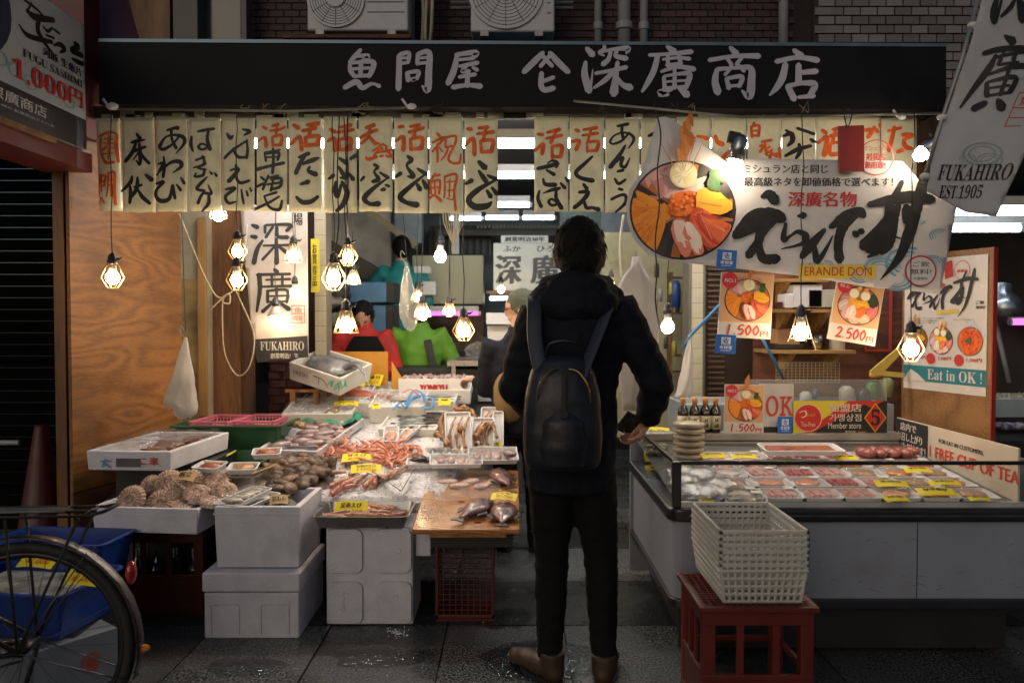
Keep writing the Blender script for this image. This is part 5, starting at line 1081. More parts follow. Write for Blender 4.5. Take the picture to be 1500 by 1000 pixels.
for (x, y) in scatter([(405, 728), (640, 728), (742, 612), (455, 600)], 700, 3):
 q = D(x, y, .004); s_ = rnd.uniform(.004, .011); chips.cbox((0, 0, 0), (s_, s_ * .8, s_ * .6), T(q) @ RZ(rnd.uniform(0, 90)) @ RX(rnd.uniform(-40, 40)))
o = chips.build('ice_chips', mat('ice_chip', (.68, .69, .74), r=.15, spec=.8, sc=30)); tag(o, 'loose chips of ice on the sloping bed', 'ice', None, 'stuff')
def dquad(lab, p4, h, th, m, name='foam_slab', cat='tray'):
 q = [D(*p, h) for p in p4]; vs = [v for v in q] + [Vector((v.x, v.y, v.z - th)) for v in q]
 return tag(MB().add(vs, [(0, 1, 2, 3), (7, 6, 5, 4), (0, 4, 5, 1), (1, 5, 6, 2), (2, 6, 7, 3), (3, 7, 4, 0)]).build(name, m, bevel=.006), lab, cat)
dquad('white foam tray floor under the crushed ice', ((380, 732), (628, 736), (745, 612), (440, 596)), -.02, .05, m_sty)
dquad('dark board shelf under the whole sloping display', ((150, 735), (628, 742), (752, 560), (330, 560)), -.075, .04, m_dark, 'display_shelf', 'shelf')
for k, (x, y) in enumerate(((-1.75, 4.1), (-.55, 4.05), (-1.75, 5.4), (-.1, 5.4))): tag(MB().box(x, y, 0, x + .06, y + .06, .45).build('prop', m_dark), ('front left', 'front right', 'rear left', 'rear right')[k] + ' dark leg under the sloping display', 'leg post')
poly = [(470, 672), (480, 640), (500, 634), (520, 655), (545, 648), (575, 646), (600, 650), (620, 662), (612, 672), (588, 680), (560, 676), (520, 674), (490, 672)]
for k, (x, y) in enumerate(scatter(poly, 95, 5, 4)):
 dx = D(x, y, .012 + .022 * rnd.random()); place('pink_shrimp', rnd.choice(sh_m), dx, SL @ RZ(rnd.gauss(-20, 45)) @ RX(rnd.uniform(-60, 60)) @ RY(rnd.uniform(-25, 25)), 'pink shrimp in the heap on the ice', 'shrimp', 'pink shrimps heaped on the ice', rnd.uniform(.9, 1.25))
for k, (x, y) in enumerate(((482, 643), (490, 641), (470, 668), (612, 655))): place('pink_shrimp', sh_m[k], D(x, y, .02), SL @ RZ(80 + 10 * k) @ RX(60), ('pink shrimp standing tail up at the back left of the heap', 'pink shrimp tail up beside another at the back left', 'lone pink shrimp left of the front tag', 'pink shrimp at the right tip of the heap')[k], 'shrimp', None, 1.3)
pr_m = [shrimp_mesh(.15, .0155, m_prn[i % 3], b, 11) for i, b in enumerate((.7, 1.0, .5))]
pr = [(495, 706, 60), (510, 706, 62), (526, 702, 70), (541, 705, 75), (553, 700, 70), (568, 696, 66), (576, 692, 60), (497, 716, 55), (520, 690, 75), (486, 692, 10), (560, 676, 50), (583, 690, 70)]
for k, (x, y, a) in enumerate(pr): place('striped_prawn', pr_m[k % 3], D(x, y, .02), SL @ RZ(a) @ RX(rnd.uniform(-25, 25)), 'large striped prawn on the ice behind the steel tray', 'prawn', 'large striped prawns in a row', rnd.uniform(.95, 1.15))
r2 = random.Random(4)
for k in range(16):
 place('tray_prawn', pr_m[k % 3], (-.675 + r2.uniform(-.14, .14), 3.66 + r2.uniform(-.10, .10), .487 + r2.uniform(0, .012)), RZ(r2.gauss(5, 30) + 180 * r2.randint(0, 1)) @ RX(r2.uniform(-40, 40)), 'reddish prawn lying in the steel tray', 'prawn', 'prawns in the steel tray', r2.uniform(.7, .95))
m_tag = mat('tag_yellow', (.75, .62, .01), r=.55, var=.04)
def ytag(M, w, h, lab, s1='', s2='', bend=.01, name='price_tag', par=None):
 fn = lambda x, y: bend * math.cos(x / w * 3) - bend
 o = MB().sheet(lambda u, v: (-w / 2 + u * w, -h / 2 + v * h, fn(-w / 2 + u * w, 0)), 8, 2).build(name, m_tag, solid=.0008); o.matrix_world = M; tag(o, lab, 'price tag', 'yellow price tags')
 f = Face(M, fn)
 if s1: l = MB(); text(l, f, s1, -w * .32, h * .08, w * .32, h * .38, thick=h * .012, z=.0014); l.build('lettering', BLACKINK, o)
 if s2: l = MB(); text(l, f, s2, -w * .3, -h * .38, w * .34, -h * .02, shear=.15, z=.0014); l.build('price', REDINK, o)
 return o
def dtag(x, y, w, h, lab, s1, s2, rz=0, tilt=35, up=.03, Y=None):
 q = D(x, y, up) if Y is None else P(x, y, Y); return ytag(T(q) @ RZ(rz) @ RX(tilt), w, h, lab, s1, s2)
dtag(522, 669, .155, .075, 'yellow tag on the pink shrimps, the upper of two near the middle', '甘えび', '¥500', 4, 25, .05)
dtag(536, 685, .155, .06, 'yellow tag resting on the large prawns, below the upper one', '天使のえび', '100g', 6, 35, .05)
ytag(T(-.74, 3.63, .51) @ RZ(2) @ RX(48), .15, .085, 'yellow tag standing in the steel prawn tray', '足赤えび', '¥1,200')
dtag(738, 725, .12, .06, 'yellow tag between the two front fish on the board', 'ハゲ', '¥1,000', -12, 20, .085)
dtag(723, 653, .10, .055, 'yellow tag in front of the crab leg trays', 'かに足', '¥900', 6, 60, .04)
m_board = wood('board_wood', (.50, .22, .07), (.22, .08, .022), axis='x', sc=3.0, r=.35, grain=14, coat=.3, dirt=.2)
bang = 6.3; BM = T(-.200, 3.42, .470) @ RX(bang)
bd = MB().box(-.233, 0, -.022, .233, .86, 0).build('wooden_board', m_board, bevel=.003); bd.matrix_world = BM; tag(bd, 'wet brown wooden board with dark fish at the front of the stall', 'board')
def BD(x, y, h=0): return onplane(x, y, .470 + h, math.tan(R(bang)), 3.42)
MB().box(-.155, 3.45, .428, .235 - .06, 3.56, .446).build('n', m_board)
bpy.data.objects['n'].name = 'timber_rest'; o = bpy.data.objects['timber_rest']; o.location = (-.2, 0, 0); tag(o, 'pale timber slat under the front edge of the wooden board', 'slat')
tag(MB().box(-.36, 3.5, .37, .0, 4.2, .425).build('support_box', m_dark), 'dark support under the wooden board', 'support')
salt = MB()
for k in range(420):
 a = rnd.gauss(0, 1); b = rnd.gauss(0, 1); x = 628 + a * 11; y = 748 + b * 10
 if 606 < x < 665 and 715 < y < 776: q = BD(x, y, .002); s_ = rnd.uniform(.0015, .004); salt.cbox((0, 0, 0), (s_, s_, s_ * .6), T(q) @ RZ(rnd.uniform(0, 90)))
tag(salt.build('salt_grains', mat('salt', (.75, .72, .66), r=.3)), 'patch of coarse salt and scales on the wooden board', 'salt', None, 'stuff')
def fish_mesh(L_, W_, H_, mats, name='fish', nose=.3, seg=14):
 mb = MB(); n = 12; vs = [];
 for i in range(seg + 1):
  t = i / seg; w = (math.sin(math.pi * min(1, t * 1.08) ** .75) ** .8 if t < .93 else .12) ; w = max(w, .13 if t > .78 else .03)
  for j in range(n):
   a = 2 * math.pi * j / n; vs.append((L_ * (t - .5), W_ / 2 * w * math.cos(a), H_ / 2 * (w ** .8) * (math.sin(a) * (1 if math.sin(a) > 0 else .5))))
 mb.add(vs, [(i * n + j, (i + 1) * n + j, (i + 1) * n + (j + 1) % n, i * n + (j + 1) % n) for i in range(seg) for j in range(n)] + [tuple(reversed(range(n))), tuple(range(seg * n, seg * n + n))])
 b = mb
 t_ = MB(); e = L_ * .5;
 def fin(p, th=.002):
  z = .0; k = len(p); t_.add([(a, c, z + th) for a, c in p] + [(a, c, z - th) for a, c in p], [tuple(range(k)), tuple(reversed(range(k, 2 * k)))] + [(i, k + i, k + (i + 1) % k, (i + 1) % k) for i in range(k)])
 fin([(e - L_ * .04, W_ * .07), (e + L_ * .07, W_ * .22), (e + L_ * .13, W_ * .24), (e + L_ * .11, 0), (e + L_ * .13, -W_ * .24), (e + L_ * .07, -W_ * .22), (e - L_ * .04, -W_ * .07)])
 d1 = MB(); fs_ = [[(0, W_ * .44), (L_ * .22, W_ * .36), (L_ * .30, W_ * .42), (L_ * .1, W_ * .62)], [(0, -W_ * .44), (L_ * .22, -W_ * .34), (L_ * .30, -W_ * .40), (L_ * .1, -W_ * .6)], [(-L_ * .2, W_ * .42), (-L_ * .13, W_ * .45), (-L_ * .10, W_ * .68)]]
 for f in fs_: fin(f)
 return b, t_
def fishy(lab, M, L_, W_, H_, mb_, mf_, cat='fish', group=None, eye=True):
 o = thing('fish', lab, cat, M, group); b, f = fish_mesh(L_, W_, H_, None); b.build('body', mb_, o, smooth=True); f.build('fin', mf_, o)
 if eye: MB().lathe([(.0, .004), (.005, .003), (.007, 0)], 10, M=T(-L_ * .32, W_ * .12, H_ * .40)).build('eye', mat('fish_eye', (.30, .28, .25), r=.1), o); MB().lathe([(0, .0052), (.003, .0046)], 8, M=T(-L_ * .32, W_ * .12, H_ * .40)).build('pupil', m_dark, o)
 return o
m_fish = seafood_mat('filefish', (.055, .035, .032), (.22, .085, .08), sc=9); m_fin = mat('fin_dark', (.02, .018, .018), r=.4, var=.3)
BSL = RX(bang)
fishy('dark reddish fish on the board, tail towards the front left', T(BD(697, 745, .022)) @ BSL @ RZ(-118), .27, .125, .06, m_fish, m_fin, group='dark fish on the board')
fishy('dark fish at the right of the board, tail pointing to the front', T(BD(738, 752, .022)) @ BSL @ RZ(-93), .25, .13, .06, m_fish, m_fin, group='dark fish on the board')
fishy('dark fish at the back right of the board above the yellow tag', T(BD(735, 700, .024)) @ BSL @ RZ(-72), .27, .12, .065, m_fish, m_fin, group='dark fish on the board')
blood = MB();
for (x, y, r_) in ((726, 752, .03), (700, 765, .018), (676, 735, .02)): q = BM.inverted() @ BD(x, y, 0); blood.lathe([(0, .0012), (r_, .0012)], 18, M=T(q.x, q.y, 0), ay=.7)
blood.build('pink_stain', mat('stain', (.30, .06, .05), r=.15, coat=.6), bd)
def film(fn, nx, ny, lab, m=None, name='plastic_film'):
 return tag(MB().sheet(fn, nx, ny).build(name, m or m_sfilm, smooth=True), lab, 'plastic film')
def crumple(x, y, s=30, a=.02): return a * (abs(noise.noise(Vector((x * s, y * s, 1)))) + .5 * abs(noise.noise(Vector((x * s * 2.3, y * s * 2.3, 7)))))
m_wrap = clear('crumpled_wrap', tint=(.98, .98, .98), gl=.08, rough=.10, bump=.9, bs=30, milky=.04, gmax=.35)
def wf(u, v):
 q = BD(628 + u * 110 + 6 * math.sin(v * 9), 735 - v * 50 + 4 * math.sin(u * 8), .008); return (q.x, q.y, q.z + crumple(q.x, q.y, 30, .026))
film(wf, 70, 60, 'crumpled clear film over the back of the wooden board', m_wrap)
for k in range(5):
 q = BD(655 + k * 17, 705 + (k % 2) * 6, .012); place('small_squid', sh_m[0], q, BSL @ RZ(15 * k), 'pinkish piece of fish under the crumpled film', 'fish', 'pieces of fish under the film', 1.6).data = (MB().ball((0, 0, 0), .035, .018, .009, 12, 8, nz=.3, seed=k).mesh('fish_piece', seafood_mat('fish_piece', (.45, .25, .2), (.62, .45, .38)), True))
m_scal = []
for i, (c, c2) in enumerate([((.30, .15, .10), (.52, .36, .26)), ((.36, .19, .15), (.56, .36, .30)), ((.26, .14, .08), (.50, .33, .20)), ((.42, .22, .20), (.60, .42, .34))]):
 m_scal.append(mat('scallop_%d' % i, c, r=.5, c2=c2, sc=16, bump=.5, bs=50, dirt=.5, dirtc=(.06, .035, .025)))
SCV = mat('scallop_vcol', vcol=True, r=.5, var=.35, sc=30, bump=.6, bs=60)
def scallop_mesh(m, flat=1.0, sd=0):
 mb = MB(); nr, na = 12, 80; cols = []
 for side in (1, -1):
  vs = []; fs = []
  for i in range(nr + 1):
   t = i / nr
   for j in range(na):
    a = 2 * math.pi * j / na; fa = math.cos(a / 2) ; rib = (math.cos(a * 20) * .5 + .5) * .0055 * (t ** .6) * (1 if t < .98 else .3)
    rr = .062 * t * (1 + .03 * math.cos(a * 22) * t); x = rr * math.cos(a); y = rr * math.sin(a) * 1.02 - .006
    z = side * (.022 * flat * (1 - t ** 2.2) + rib + .0012 + .0016 * math.sin(t * 26) * t) * (1 if side > 0 else .55)
    vs.append((x, y, z))
  fs = [(i * na + j, i * na + (j + 1) % na, (i + 1) * na + (j + 1) % na, (i + 1) * na + j) if side > 0 else (i * na + j, (i + 1) * na + j, (i + 1) * na + (j + 1) % na, i * na + (j + 1) % na) for i in range(nr) for j in range(na)]
  mb.add(vs, fs)
  for i in range(nr):
   for j in range(na):
    a = 2 * math.pi * (j + .5) / na; q = .5 + .5 * math.cos(a * 20); b = noise.noise(Vector((i * .55 + sd * 7, math.cos(a) * .8, math.sin(a) * .8))); p = noise.noise(Vector((math.cos(a) * 3 + sd, math.sin(a) * 3, i * .3))); k = .62 + .42 * q + .75 * b; cols.append((max(.02, (.42 + .22 * p) * k), max(.015, (.28 + .12 * p) * k), max(.01, (.21 + .12 * p) * k)))
 mb.add([(-.026, -.058, .002), (.026, -.058, .002), (.03, -.072, .001), (-.03, -.072, .001), (-.026, -.058, -.003), (.026, -.058, -.003), (.03, -.072, -.002), (-.03, -.072, -.002)], [(0, 3, 2, 1), (4, 5, 6, 7), (3, 7, 6, 2)])
 mb.c = [cc for cc in cols] + mb.c[len(cols):]; return mb.mesh('scallop', SCV, True)
sm_ = [scallop_mesh(None, 1.0 - .1 * i, i) for i in range(4)]
def SBp(x, y, Y, dz=0): return P(x, y, Y)
sc_list = [(193, 730, 3.60, 62, -12, 8, 1.05, 'big round scallop at the left end of the heap'), (236, 735, 3.60, 60, 8, 30, 1.0, 'scallop at the front of the heap, second from the left'), (255, 727, 3.63, 55, 25, -40, 1.05, 'scallop lying over its neighbour at the front of the heap'),
 (222, 712, 3.72, 70, -20, 10, .9, 'scallop seen edge on behind the left end'), (245, 705, 3.72, 50, 5, 100, .95, 'scallop at the back of the heap in the middle'), (277, 706, 3.70, 62, -10, 60, 1.0, 'pinkish scallop under the beige tag'), (318, 703, 3.72, 35, 12, 20, 1.0, 'fan open scallop at the back right of the heap'),
 (348, 707, 3.78, 32, 25, 10, .85, 'small scallop at the right end of the heap'), (290, 722, 3.62, 24, 14, 15, 1.0, 'flat tan scallop in front at the right'), (330, 718, 3.64, 30, 18, -15, .9, 'pink scallop by the edge of the oyster box'), (310, 733, 3.58, 12, 10, 5, .95, 'flat scallop low at the front right'), (270, 738, 3.58, 10, 5, 40, .9, 'flat scallop low at the front middle')]
for k, (x, y, Y, rx, ry, rz, s_, lab) in enumerate(sc_list): place('scallop', sm_[k % 4], P(x, y, Y), RY(ry) @ RX(rx) @ RZ(rz), lab, 'scallop', 'scallops heaped in the front left box', s_ * 1.05)
for k in range(10): place('scallop', sm_[k % 4], (-1.75 + .085 * (k % 6) + rnd.uniform(-.02, .02), 3.62 + .16 * (k // 6) + rnd.uniform(-.03, .03), .53), RX(rnd.uniform(0, 40)) @ RY(rnd.uniform(-20, 20)) @ RZ(rnd.uniform(0, 90)), 'scallop in the lower layer of the heap', 'scallop', 'scallops in the lower layer of the front left box', .95)
o = MB().sheet(lambda u, v: (-.045 + u * .09, -.028 + v * .056, .006 * math.sin(u * 4)), 6, 2).build('scallop_tag', mat('tag_beige', (.50, .34, .16), r=.7), solid=.001); o.matrix_world = T(P(273, 697, 3.66)) @ RZ(-8) @ RX(35); tag(o, 'beige paper tag lying on the scallops', 'price tag')
f_ = Face(o.matrix_world, lambda x, y: .009); l = MB(); text(l, f_, '帆立', -.03, -.016, .03, .018, thick=.001); l.build('lettering', BLACKINK, o)
ot = tray_thing('oyster_tray', 'small white tray of wrapped oysters on the corner of the oyster box', T(-1.22, 3.60, .555) @ RZ(-22) @ RX(6), .12, .26, .025, m_foam, r=.015, t=.003, taper=.008, lip=.004)
tray_thing('foam_tray', 'second white tray tucked under the oyster tray', T(-1.19, 3.62, .535) @ RZ(-25) @ RX(5), .12, .26, .02, m_foam, r=.015, t=.003, taper=.008, lip=.004)
m_oy = seafood_mat('oyster', (.30, .27, .22), (.60, .57, .50), sc=30)
for k in range(5): place('oyster', MB().ball((0, 0, 0), .048, .024, .013, 14, 8, nz=.5, seed=k, fr=6).mesh('oyster', m_oy, True), (-1.225 + .012 * k - .01, 3.50 + .05 * k, .578), RZ(12 * (k % 2)), 'wet oyster in the small white tray', 'oyster', 'oysters in the small white tray')
film(lambda u, v: tuple(T(-1.22, 3.60, .58) @ RZ(-22) @ RX(6) @ Vector((-.06 + u * .12, -.13 + v * .26, .014 + crumple(u, v, 6, .012)))), 20, 30, 'clear wrap stretched over the small oyster tray', m_wrap)
m_shell = mat('shell_dark', (.08, .07, .055), r=.5, c2=(.22, .19, .14), sc=25, bump=.6)
for k in range(16): place('razor_shell', MB().ball((0, 0, 0), .045, .012, .01, 10, 6, nz=.3, seed=k).mesh('shell', m_shell, True), (rnd.uniform(-1.16, -.98), rnd.uniform(3.50, 3.76), .50 + rnd.uniform(0, .03)), RZ(rnd.uniform(-50, 50)) @ RY(rnd.uniform(-25, 25)), 'dark shell lying in the oyster box', 'shell', 'dark shells in the oyster box')
tag(MB().box(-1.27, 3.49, .47, -.955, 3.82, .495).build('shell_bed', mat('shell_bed', (.12, .10, .08), r=.6, sc=40, var=.5, bump=1)), 'dark layer of shells filling the oyster box', 'shells', None, 'stuff')
o = MB().sheet(lambda u, v: (-.04 + u * .08, -.025 + v * .05, .004 * math.sin(u * 4)), 6, 2).build('shell_tag', mat('tag_beige'), solid=.001); o.matrix_world = T(-1.06, 3.60, .56) @ RZ(18) @ RX(40); tag(o, 'beige tag and clip in the oyster box', 'price tag')
f_ = Face(o.matrix_world, lambda x, y: .006); l = MB(); text(l, f_, '岩もん', -.03, -.014, .03, .014, thick=.001); l.build('lettering', BLACKINK, o)
m_clam = [mat('clam_%d' % i, c, r=.42, c2=c2, sc=26, bump=.5, bs=70) for i, (c, c2) in enumerate([((.075, .045, .03), (.20, .12, .08)), ((.05, .032, .025), (.13, .085, .06)), ((.11, .07, .05), (.28, .19, .14))])]
def clam_mesh(m):
 mb = MB(); mb.ball((0, 0, 0), .036, .029, .021, 16, 14, nz=.12, seed=3, fr=3); mb.ball((.004, -.024, 0), .016, .012, .014, 10, 8); k_ = 0
 for z in range(7): q = .034 - .0016 * abs(z - 3) ** 2; mb.tube([((.037 - .0035 * z) * math.cos(a * .5236), (.030 - .003 * z) * math.sin(a * .5236) - .002 * z, .004 + .0028 * z) for a in range(13)], .0009, 4, cap=False)
 return mb.mesh('clam', m, True)
 for s_ in ():
  vs = [(0, -.02, s_ * .012)];
  for i in range(1, 7):
   t = i / 6
   for j in range(n):
    a = 2 * math.pi * j / n; r_ = .030 * t; x = r_ * 1.15 * math.cos(a); y = r_ * math.sin(a) - .02 * (1 - t) ** .8; z = s_ * (.023 * (1 - t ** 2) ** .6 + .0012 * math.sin(t * 30) * (1 - t)); vs.append((x, y, z))
  fs = [(0, 1 + j, 1 + (j + 1) % n) if s_ > 0 else (0, 1 + (j + 1) % n, 1 + j) for j in range(n)]
  for i in range(5):
   for j in range(n):
    a, b = 1 + i * n + j, 1 + i * n + (j + 1) % n; fs.append((a, a + n, b + n, b) if s_ > 0 else (a, b, b + n, a + n))
  mb.add(vs, fs)
 return mb.mesh('clam', m, True)
cm = [clam_mesh(m) for m in m_clam]
cpoly = [(380, 712), (385, 690), (400, 672), (430, 667), (470, 668), (491, 680), (488, 700), (470, 708), (440, 716), (400, 716)]
tag(MB().sheet(lambda u, v: (lambda q: (q.x, q.y, q.z + .03 * math.sin(math.pi * u) * math.sin(math.pi * v)))(D(383 + u * 105 + v * 6, 714 - v * 44, .004)), 12, 12).build('clam_bed', mat('clam_bed', (.04, .03, .025), r=.5, bump=1, bs=40)), 'dark wet heap under the brown clams', 'clams', None, 'stuff')
for k, (x, y) in enumerate(scatter(cpoly, 52, 9, 8)):
 place('brown_clam', cm[k % 3], D(x, y, .034 + .018 * rnd.random()), SL @ RZ(rnd.uniform(0, 360)) @ RX(rnd.uniform(-25, 45)) @ RY(rnd.uniform(-25, 25)), 'brown clam in the heap on the ice', 'clam', 'brown clams heaped on the ice', rnd.uniform(1.0, 1.35))
sb = T(P(325, 712, 3.80) + Vector((0, .06, -.03))) @ RZ(-4)
tray_thing('steel_bin', 'deep stainless tray holding small tubs left of the clams', sb @ T(.02, 0, 0), .34, .24, .09, m_ssteel, r=.02, t=.003, taper=.02, lip=.008)
m_liver = seafood_mat('liver_red', (.22, .035, .02), (.42, .12, .06), sc=20, bump=.6); m_roe = seafood_mat('tan_piece', (.40, .20, .09), (.60, .36, .18))
for k, (x, y, Y, rz, sc_, lab) in enumerate([(308, 688, 3.78, -15, 1.0, 'small white tub of dark red liver at the left in the steel bin'), (357, 690, 3.80, 5, 1.0, 'small white tub with a tan slice in the steel bin'), (391, 668, 3.96, 12, 1.0, 'small white tub perched on the rim above the clams')]):
 M = T(P(x, y, Y)) @ RZ(rz) @ RX(10); tray_thing('foam_tub', lab, M, .135, .10, .028, m_foam, r=.014, t=.003, taper=.01, lip=.003)
 o = MB().ball((0, 0, .018), .052, .036, .014, 14, 8, nz=.4, seed=k).build('liver', (m_liver, m_roe, m_liver)[k], smooth=True); o.matrix_world = M; tag(o, ('glossy dark red liver in the left tub', 'tan slice of roe in the middle tub', 'brown red liver in the tub above the clams')[k], 'seafood')
 o = MB().box(-.045, .018, .03, .045, .045, .033).build('wood_chip', mat('chip_wood', (.50, .28, .10), r=.6), bevel=.001); o.matrix_world = M @ RX(-15); tag(o, ('thin wood slip on the left tub', 'thin wood slip on the middle tub', 'thin wood slip on the tub above the clams')[k], 'wood slip')
o = MB().box(-.06, -.012, 0, .06, .012, .003).build('wood_chip', mat('chip_wood'), bevel=.001); o.matrix_world = T(P(388, 687, 3.72)) @ RZ(22) @ RY(-18); tag(o, 'pale wooden slip poking out beside the clams', 'wood slip')
M = T(-1.73, 4.08, .755 - .0) @ RZ(-3)
q0 = P(140, 689, 3.80); lbM = T(q0.x + .235, 3.80 + .36, q0.z) @ RX(1)
LB = thing('foam_box', 'white foam box of dark crab under clear film beside the plywood', 'box', lbM @ RZ(-2), 'white foam boxes of the stall')
LB.matrix_world = T(P(178, 689, 3.8).x + .06, 4.12, P(178, 689, 3.8).z) @ RZ(-4)
MB().tray(.42, .66, .095, .028, .006).build('box_body', m_sty, LB, bevel=.006)
l = MB(); f_ = Face(frame((0, -.3305, .045), (1, 0, 0))); brush(l, f_, '100 20 10 80 60 14 110 70 8;60 40 10 140 35 10;70 90 10 90 60 8 130 95 10', 0, 0, 1, tf=lambda x, y: (-.17 + x * .0006, .02 - y * .0005)); l.build('blue_mark', mat('blue_ink', (.08, .25, .42), r=.6), LB, M=f_.M)
l = MB(); text(l, f_, 'こ米', .06, -.015, .15, .022, thick=.002); l.build('red_mark', REDINK, LB, M=f_.M)
MB().box(-.06, -.3312, .02, .06, -.327, .06).build('grip_shade', mat('recess_shade', (.09, .085, .09), r=.8), LB)  # dark plate on the front stands for shade in the hand grip
o = MB();
for k in range(5): o.ball((rnd.uniform(-.1, .1), -.25 + .12 * k, .06), .08, .05, .022, 12, 8, nz=.5, seed=k)
o = o.build('crab', seafood_mat('crab_dark', (.10, .04, .025), (.30, .12, .07), sc=20), smooth=True); o.matrix_world = LB.matrix_world; tag(o, 'dark crab pieces in the left foam box', 'crab', None, 'stuff')
Lm = LB.matrix_world
film(lambda u, v: tuple(Lm @ Vector((-.18 + u * .36, -.30 + v * .60, .10 + crumple(u, v, 5, .03)))), 40, 60, 'crumpled clear film on the left foam box', m_wrap)
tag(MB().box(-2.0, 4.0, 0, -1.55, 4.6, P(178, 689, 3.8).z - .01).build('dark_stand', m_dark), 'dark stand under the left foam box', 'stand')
m_green = mat('tub_green', (.018, .075, .035), r=.4, dirt=.3, dirtc=(.01, .02, .01)); m_pink = mat('basket_pink', (.62, .16, .25), r=.4, var=.08)
gz = P(350, 655, 4.55); GM = T(P(350, 655, 4.55).x, 4.9, gz.z - .0)
q1 = P(272, 625, 4.45)
gt = tray_thing('green_tub', 'large dark green tub holding two pink baskets', T(-1.62, 4.80, q1.z - .14) , .62, .62, .14, m_green, r=.03, t=.008, taper=.03, lip=.014); gt['category'] = 'tub'
def basket(lab, M, w, d, h, m, nx=10, ny=10, nz=3, name='basket', bar=.003, taper=.02, rimw=.01):
 o = thing(name, lab, 'basket', M); fr = MB()
 for (x0, y0, x1, y1) in ((-w / 2, -d / 2, w / 2, -d / 2 + rimw), (-w / 2, d / 2 - rimw, w / 2, d / 2), (-w / 2, -d / 2, -w / 2 + rimw, d / 2), (w / 2 - rimw, -d / 2, w / 2, d / 2)): fr.box(x0, y0, h - .012, x1, y1, h)
 for sx in (-1, 1):
  for sy in (-1, 1): fr.tube([(sx * (w / 2 - taper), sy * (d / 2 - taper), 0), (sx * (w / 2 - .006), sy * (d / 2 - .006), h - .005)], .007, 6)
 fr.build('rim', m, o, bevel=.0015)
 s_ = MB(); tp = taper
 def wall(ax, sgn, L_, o_):
  for i in range(1, (nx if ax == 0 else ny)):
   t = -1 + 2 * i / (nx if ax == 0 else ny)
   a = (t * (L_ / 2 - tp), sgn * (o_ / 2 - tp), .0) if ax == 0 else (sgn * (o_ / 2 - tp), t * (L_ / 2 - tp), 0)
   b = (t * (L_ / 2 - .005), sgn * (o_ / 2 - .004), h - .008) if ax == 0 else (sgn * (o_ / 2 - .004), t * (L_ / 2 - .005), h - .008)
   s_.tube([a, b], bar, 4)
  for k in range(nz + 1):
   z = k / (nz + 1); off = tp * (1 - z); e = L_ / 2 - off; q = sgn * (o_ / 2 - off - .001)
   s_.tube([(-e, q, z * h), (e, q, z * h)] if ax == 0 else [(q, -e, z * h), (q, e, z * h)], bar * 1.1, 4)
 wall(0, -1, w, d); wall(0, 1, w, d); wall(1, -1, d, w); wall(1, 1, d, w)
 for i in range(nx + 1): t = -1 + 2 * i / nx; s_.box(t * (w / 2 - tp) - bar, -(d / 2 - tp), 0, t * (w / 2 - tp) + bar, d / 2 - tp, .003)
 for i in range(ny + 1): t = -1 + 2 * i / ny; s_.box(-(w / 2 - tp), t * (d / 2 - tp) - bar, .0008, w / 2 - tp, t * (d / 2 - tp) + bar, .0038)
 q = s_.build('lattice', m, o); q['kind'] = 'stuff'; return o
for k, (x, lab) in enumerate(((-1.735, 'left pink basket in the green tub'), (-1.49, 'right pink basket in the green tub'))):
 M = T(x, 4.74 + .02 * k, q1.z - .075) @ RZ(-5 + 4 * k); basket(lab, M, .235, .36, .09, m_pink)
 o = MB().ball((0, 0, .03), .09, .15, .03, 16, 10, nz=.5, seed=k, fr=12).build('shellfish_heap', seafood_mat('beige_heap', (.32, .16, .10), (.5, .32, .22), sc=60, bump=1)); o.matrix_world = M; tag(o, ('brownish shellfish in the left pink basket', 'brownish shellfish in the right pink basket')[k], 'shellfish', None, 'stuff')
tub2 = tray_thing('green_tub', 'lower dark green tub with a yellow green rim behind the steel bin', T(-1.55, 4.28, .52), .50, .40, .12, m_green, r=.03, t=.006, taper=.02, lip=.01); tub2['category'] = 'tub'
tag(MB().tube(sp([P(262, 692, 4.05), P(290, 684, 4.1), P(330, 668, 4.3), P(345, 660, 4.4)]), .006, 6).build('yellow_hose', mat('hose_yellow', (.45, .50, .05), r=.4), smooth=True), 'yellow green hose along the green tub', 'hose')
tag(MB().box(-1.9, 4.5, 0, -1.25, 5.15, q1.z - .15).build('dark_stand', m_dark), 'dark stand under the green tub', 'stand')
# === back half of the fish display
def dbox(name, lab, x0, x1, y, depth, h, m=m_styw, rz=0, t=.014, up=0, rx=None, group='pale foam fish trays at the back of the display'):
 """foam tray whose lower front edge runs from x0 to x1 at photo row y on the display"""
 a = D(x0, y, up); b = D(x1, y, up); w = b.x - a.x; c = (a + b) / 2
 M = T(c) @ RZ(rz) @ RX(math.degrees(DT) if rx is None else rx) @ T(0, depth / 2, 0)
 o = MB().tray(w, depth, h, t, .006).build(name, m, bevel=.004); o.matrix_world = M; tag(o, lab, 'box', group); return o, M, w
def fill(M, w, d, z, lab, m, cat, n=9, amp=.012):
 o = MB().sheet(lambda u, v: (-w / 2 + u * w, -d / 2 + v * d, z + amp * noise.noise(Vector((u * w * 40, v * d * 40, z * 9))) * 2), 30, 24).build(cat.replace(' ', '_') + '_bed', m, smooth=True); o.matrix_world = M; return tag(o, lab, cat, None, 'stuff')
o, M, w = dbox('foam_tray', 'white foam tray of brown squid left of the shrimps', 372, 470, 672, .62, .05, m_sty, rz=-14, up=.0)
M0 = M
m_squid = seafood_mat('squid', (.10, .045, .05), (.46, .36, .36), r=.2, sc=14, bump=.3)
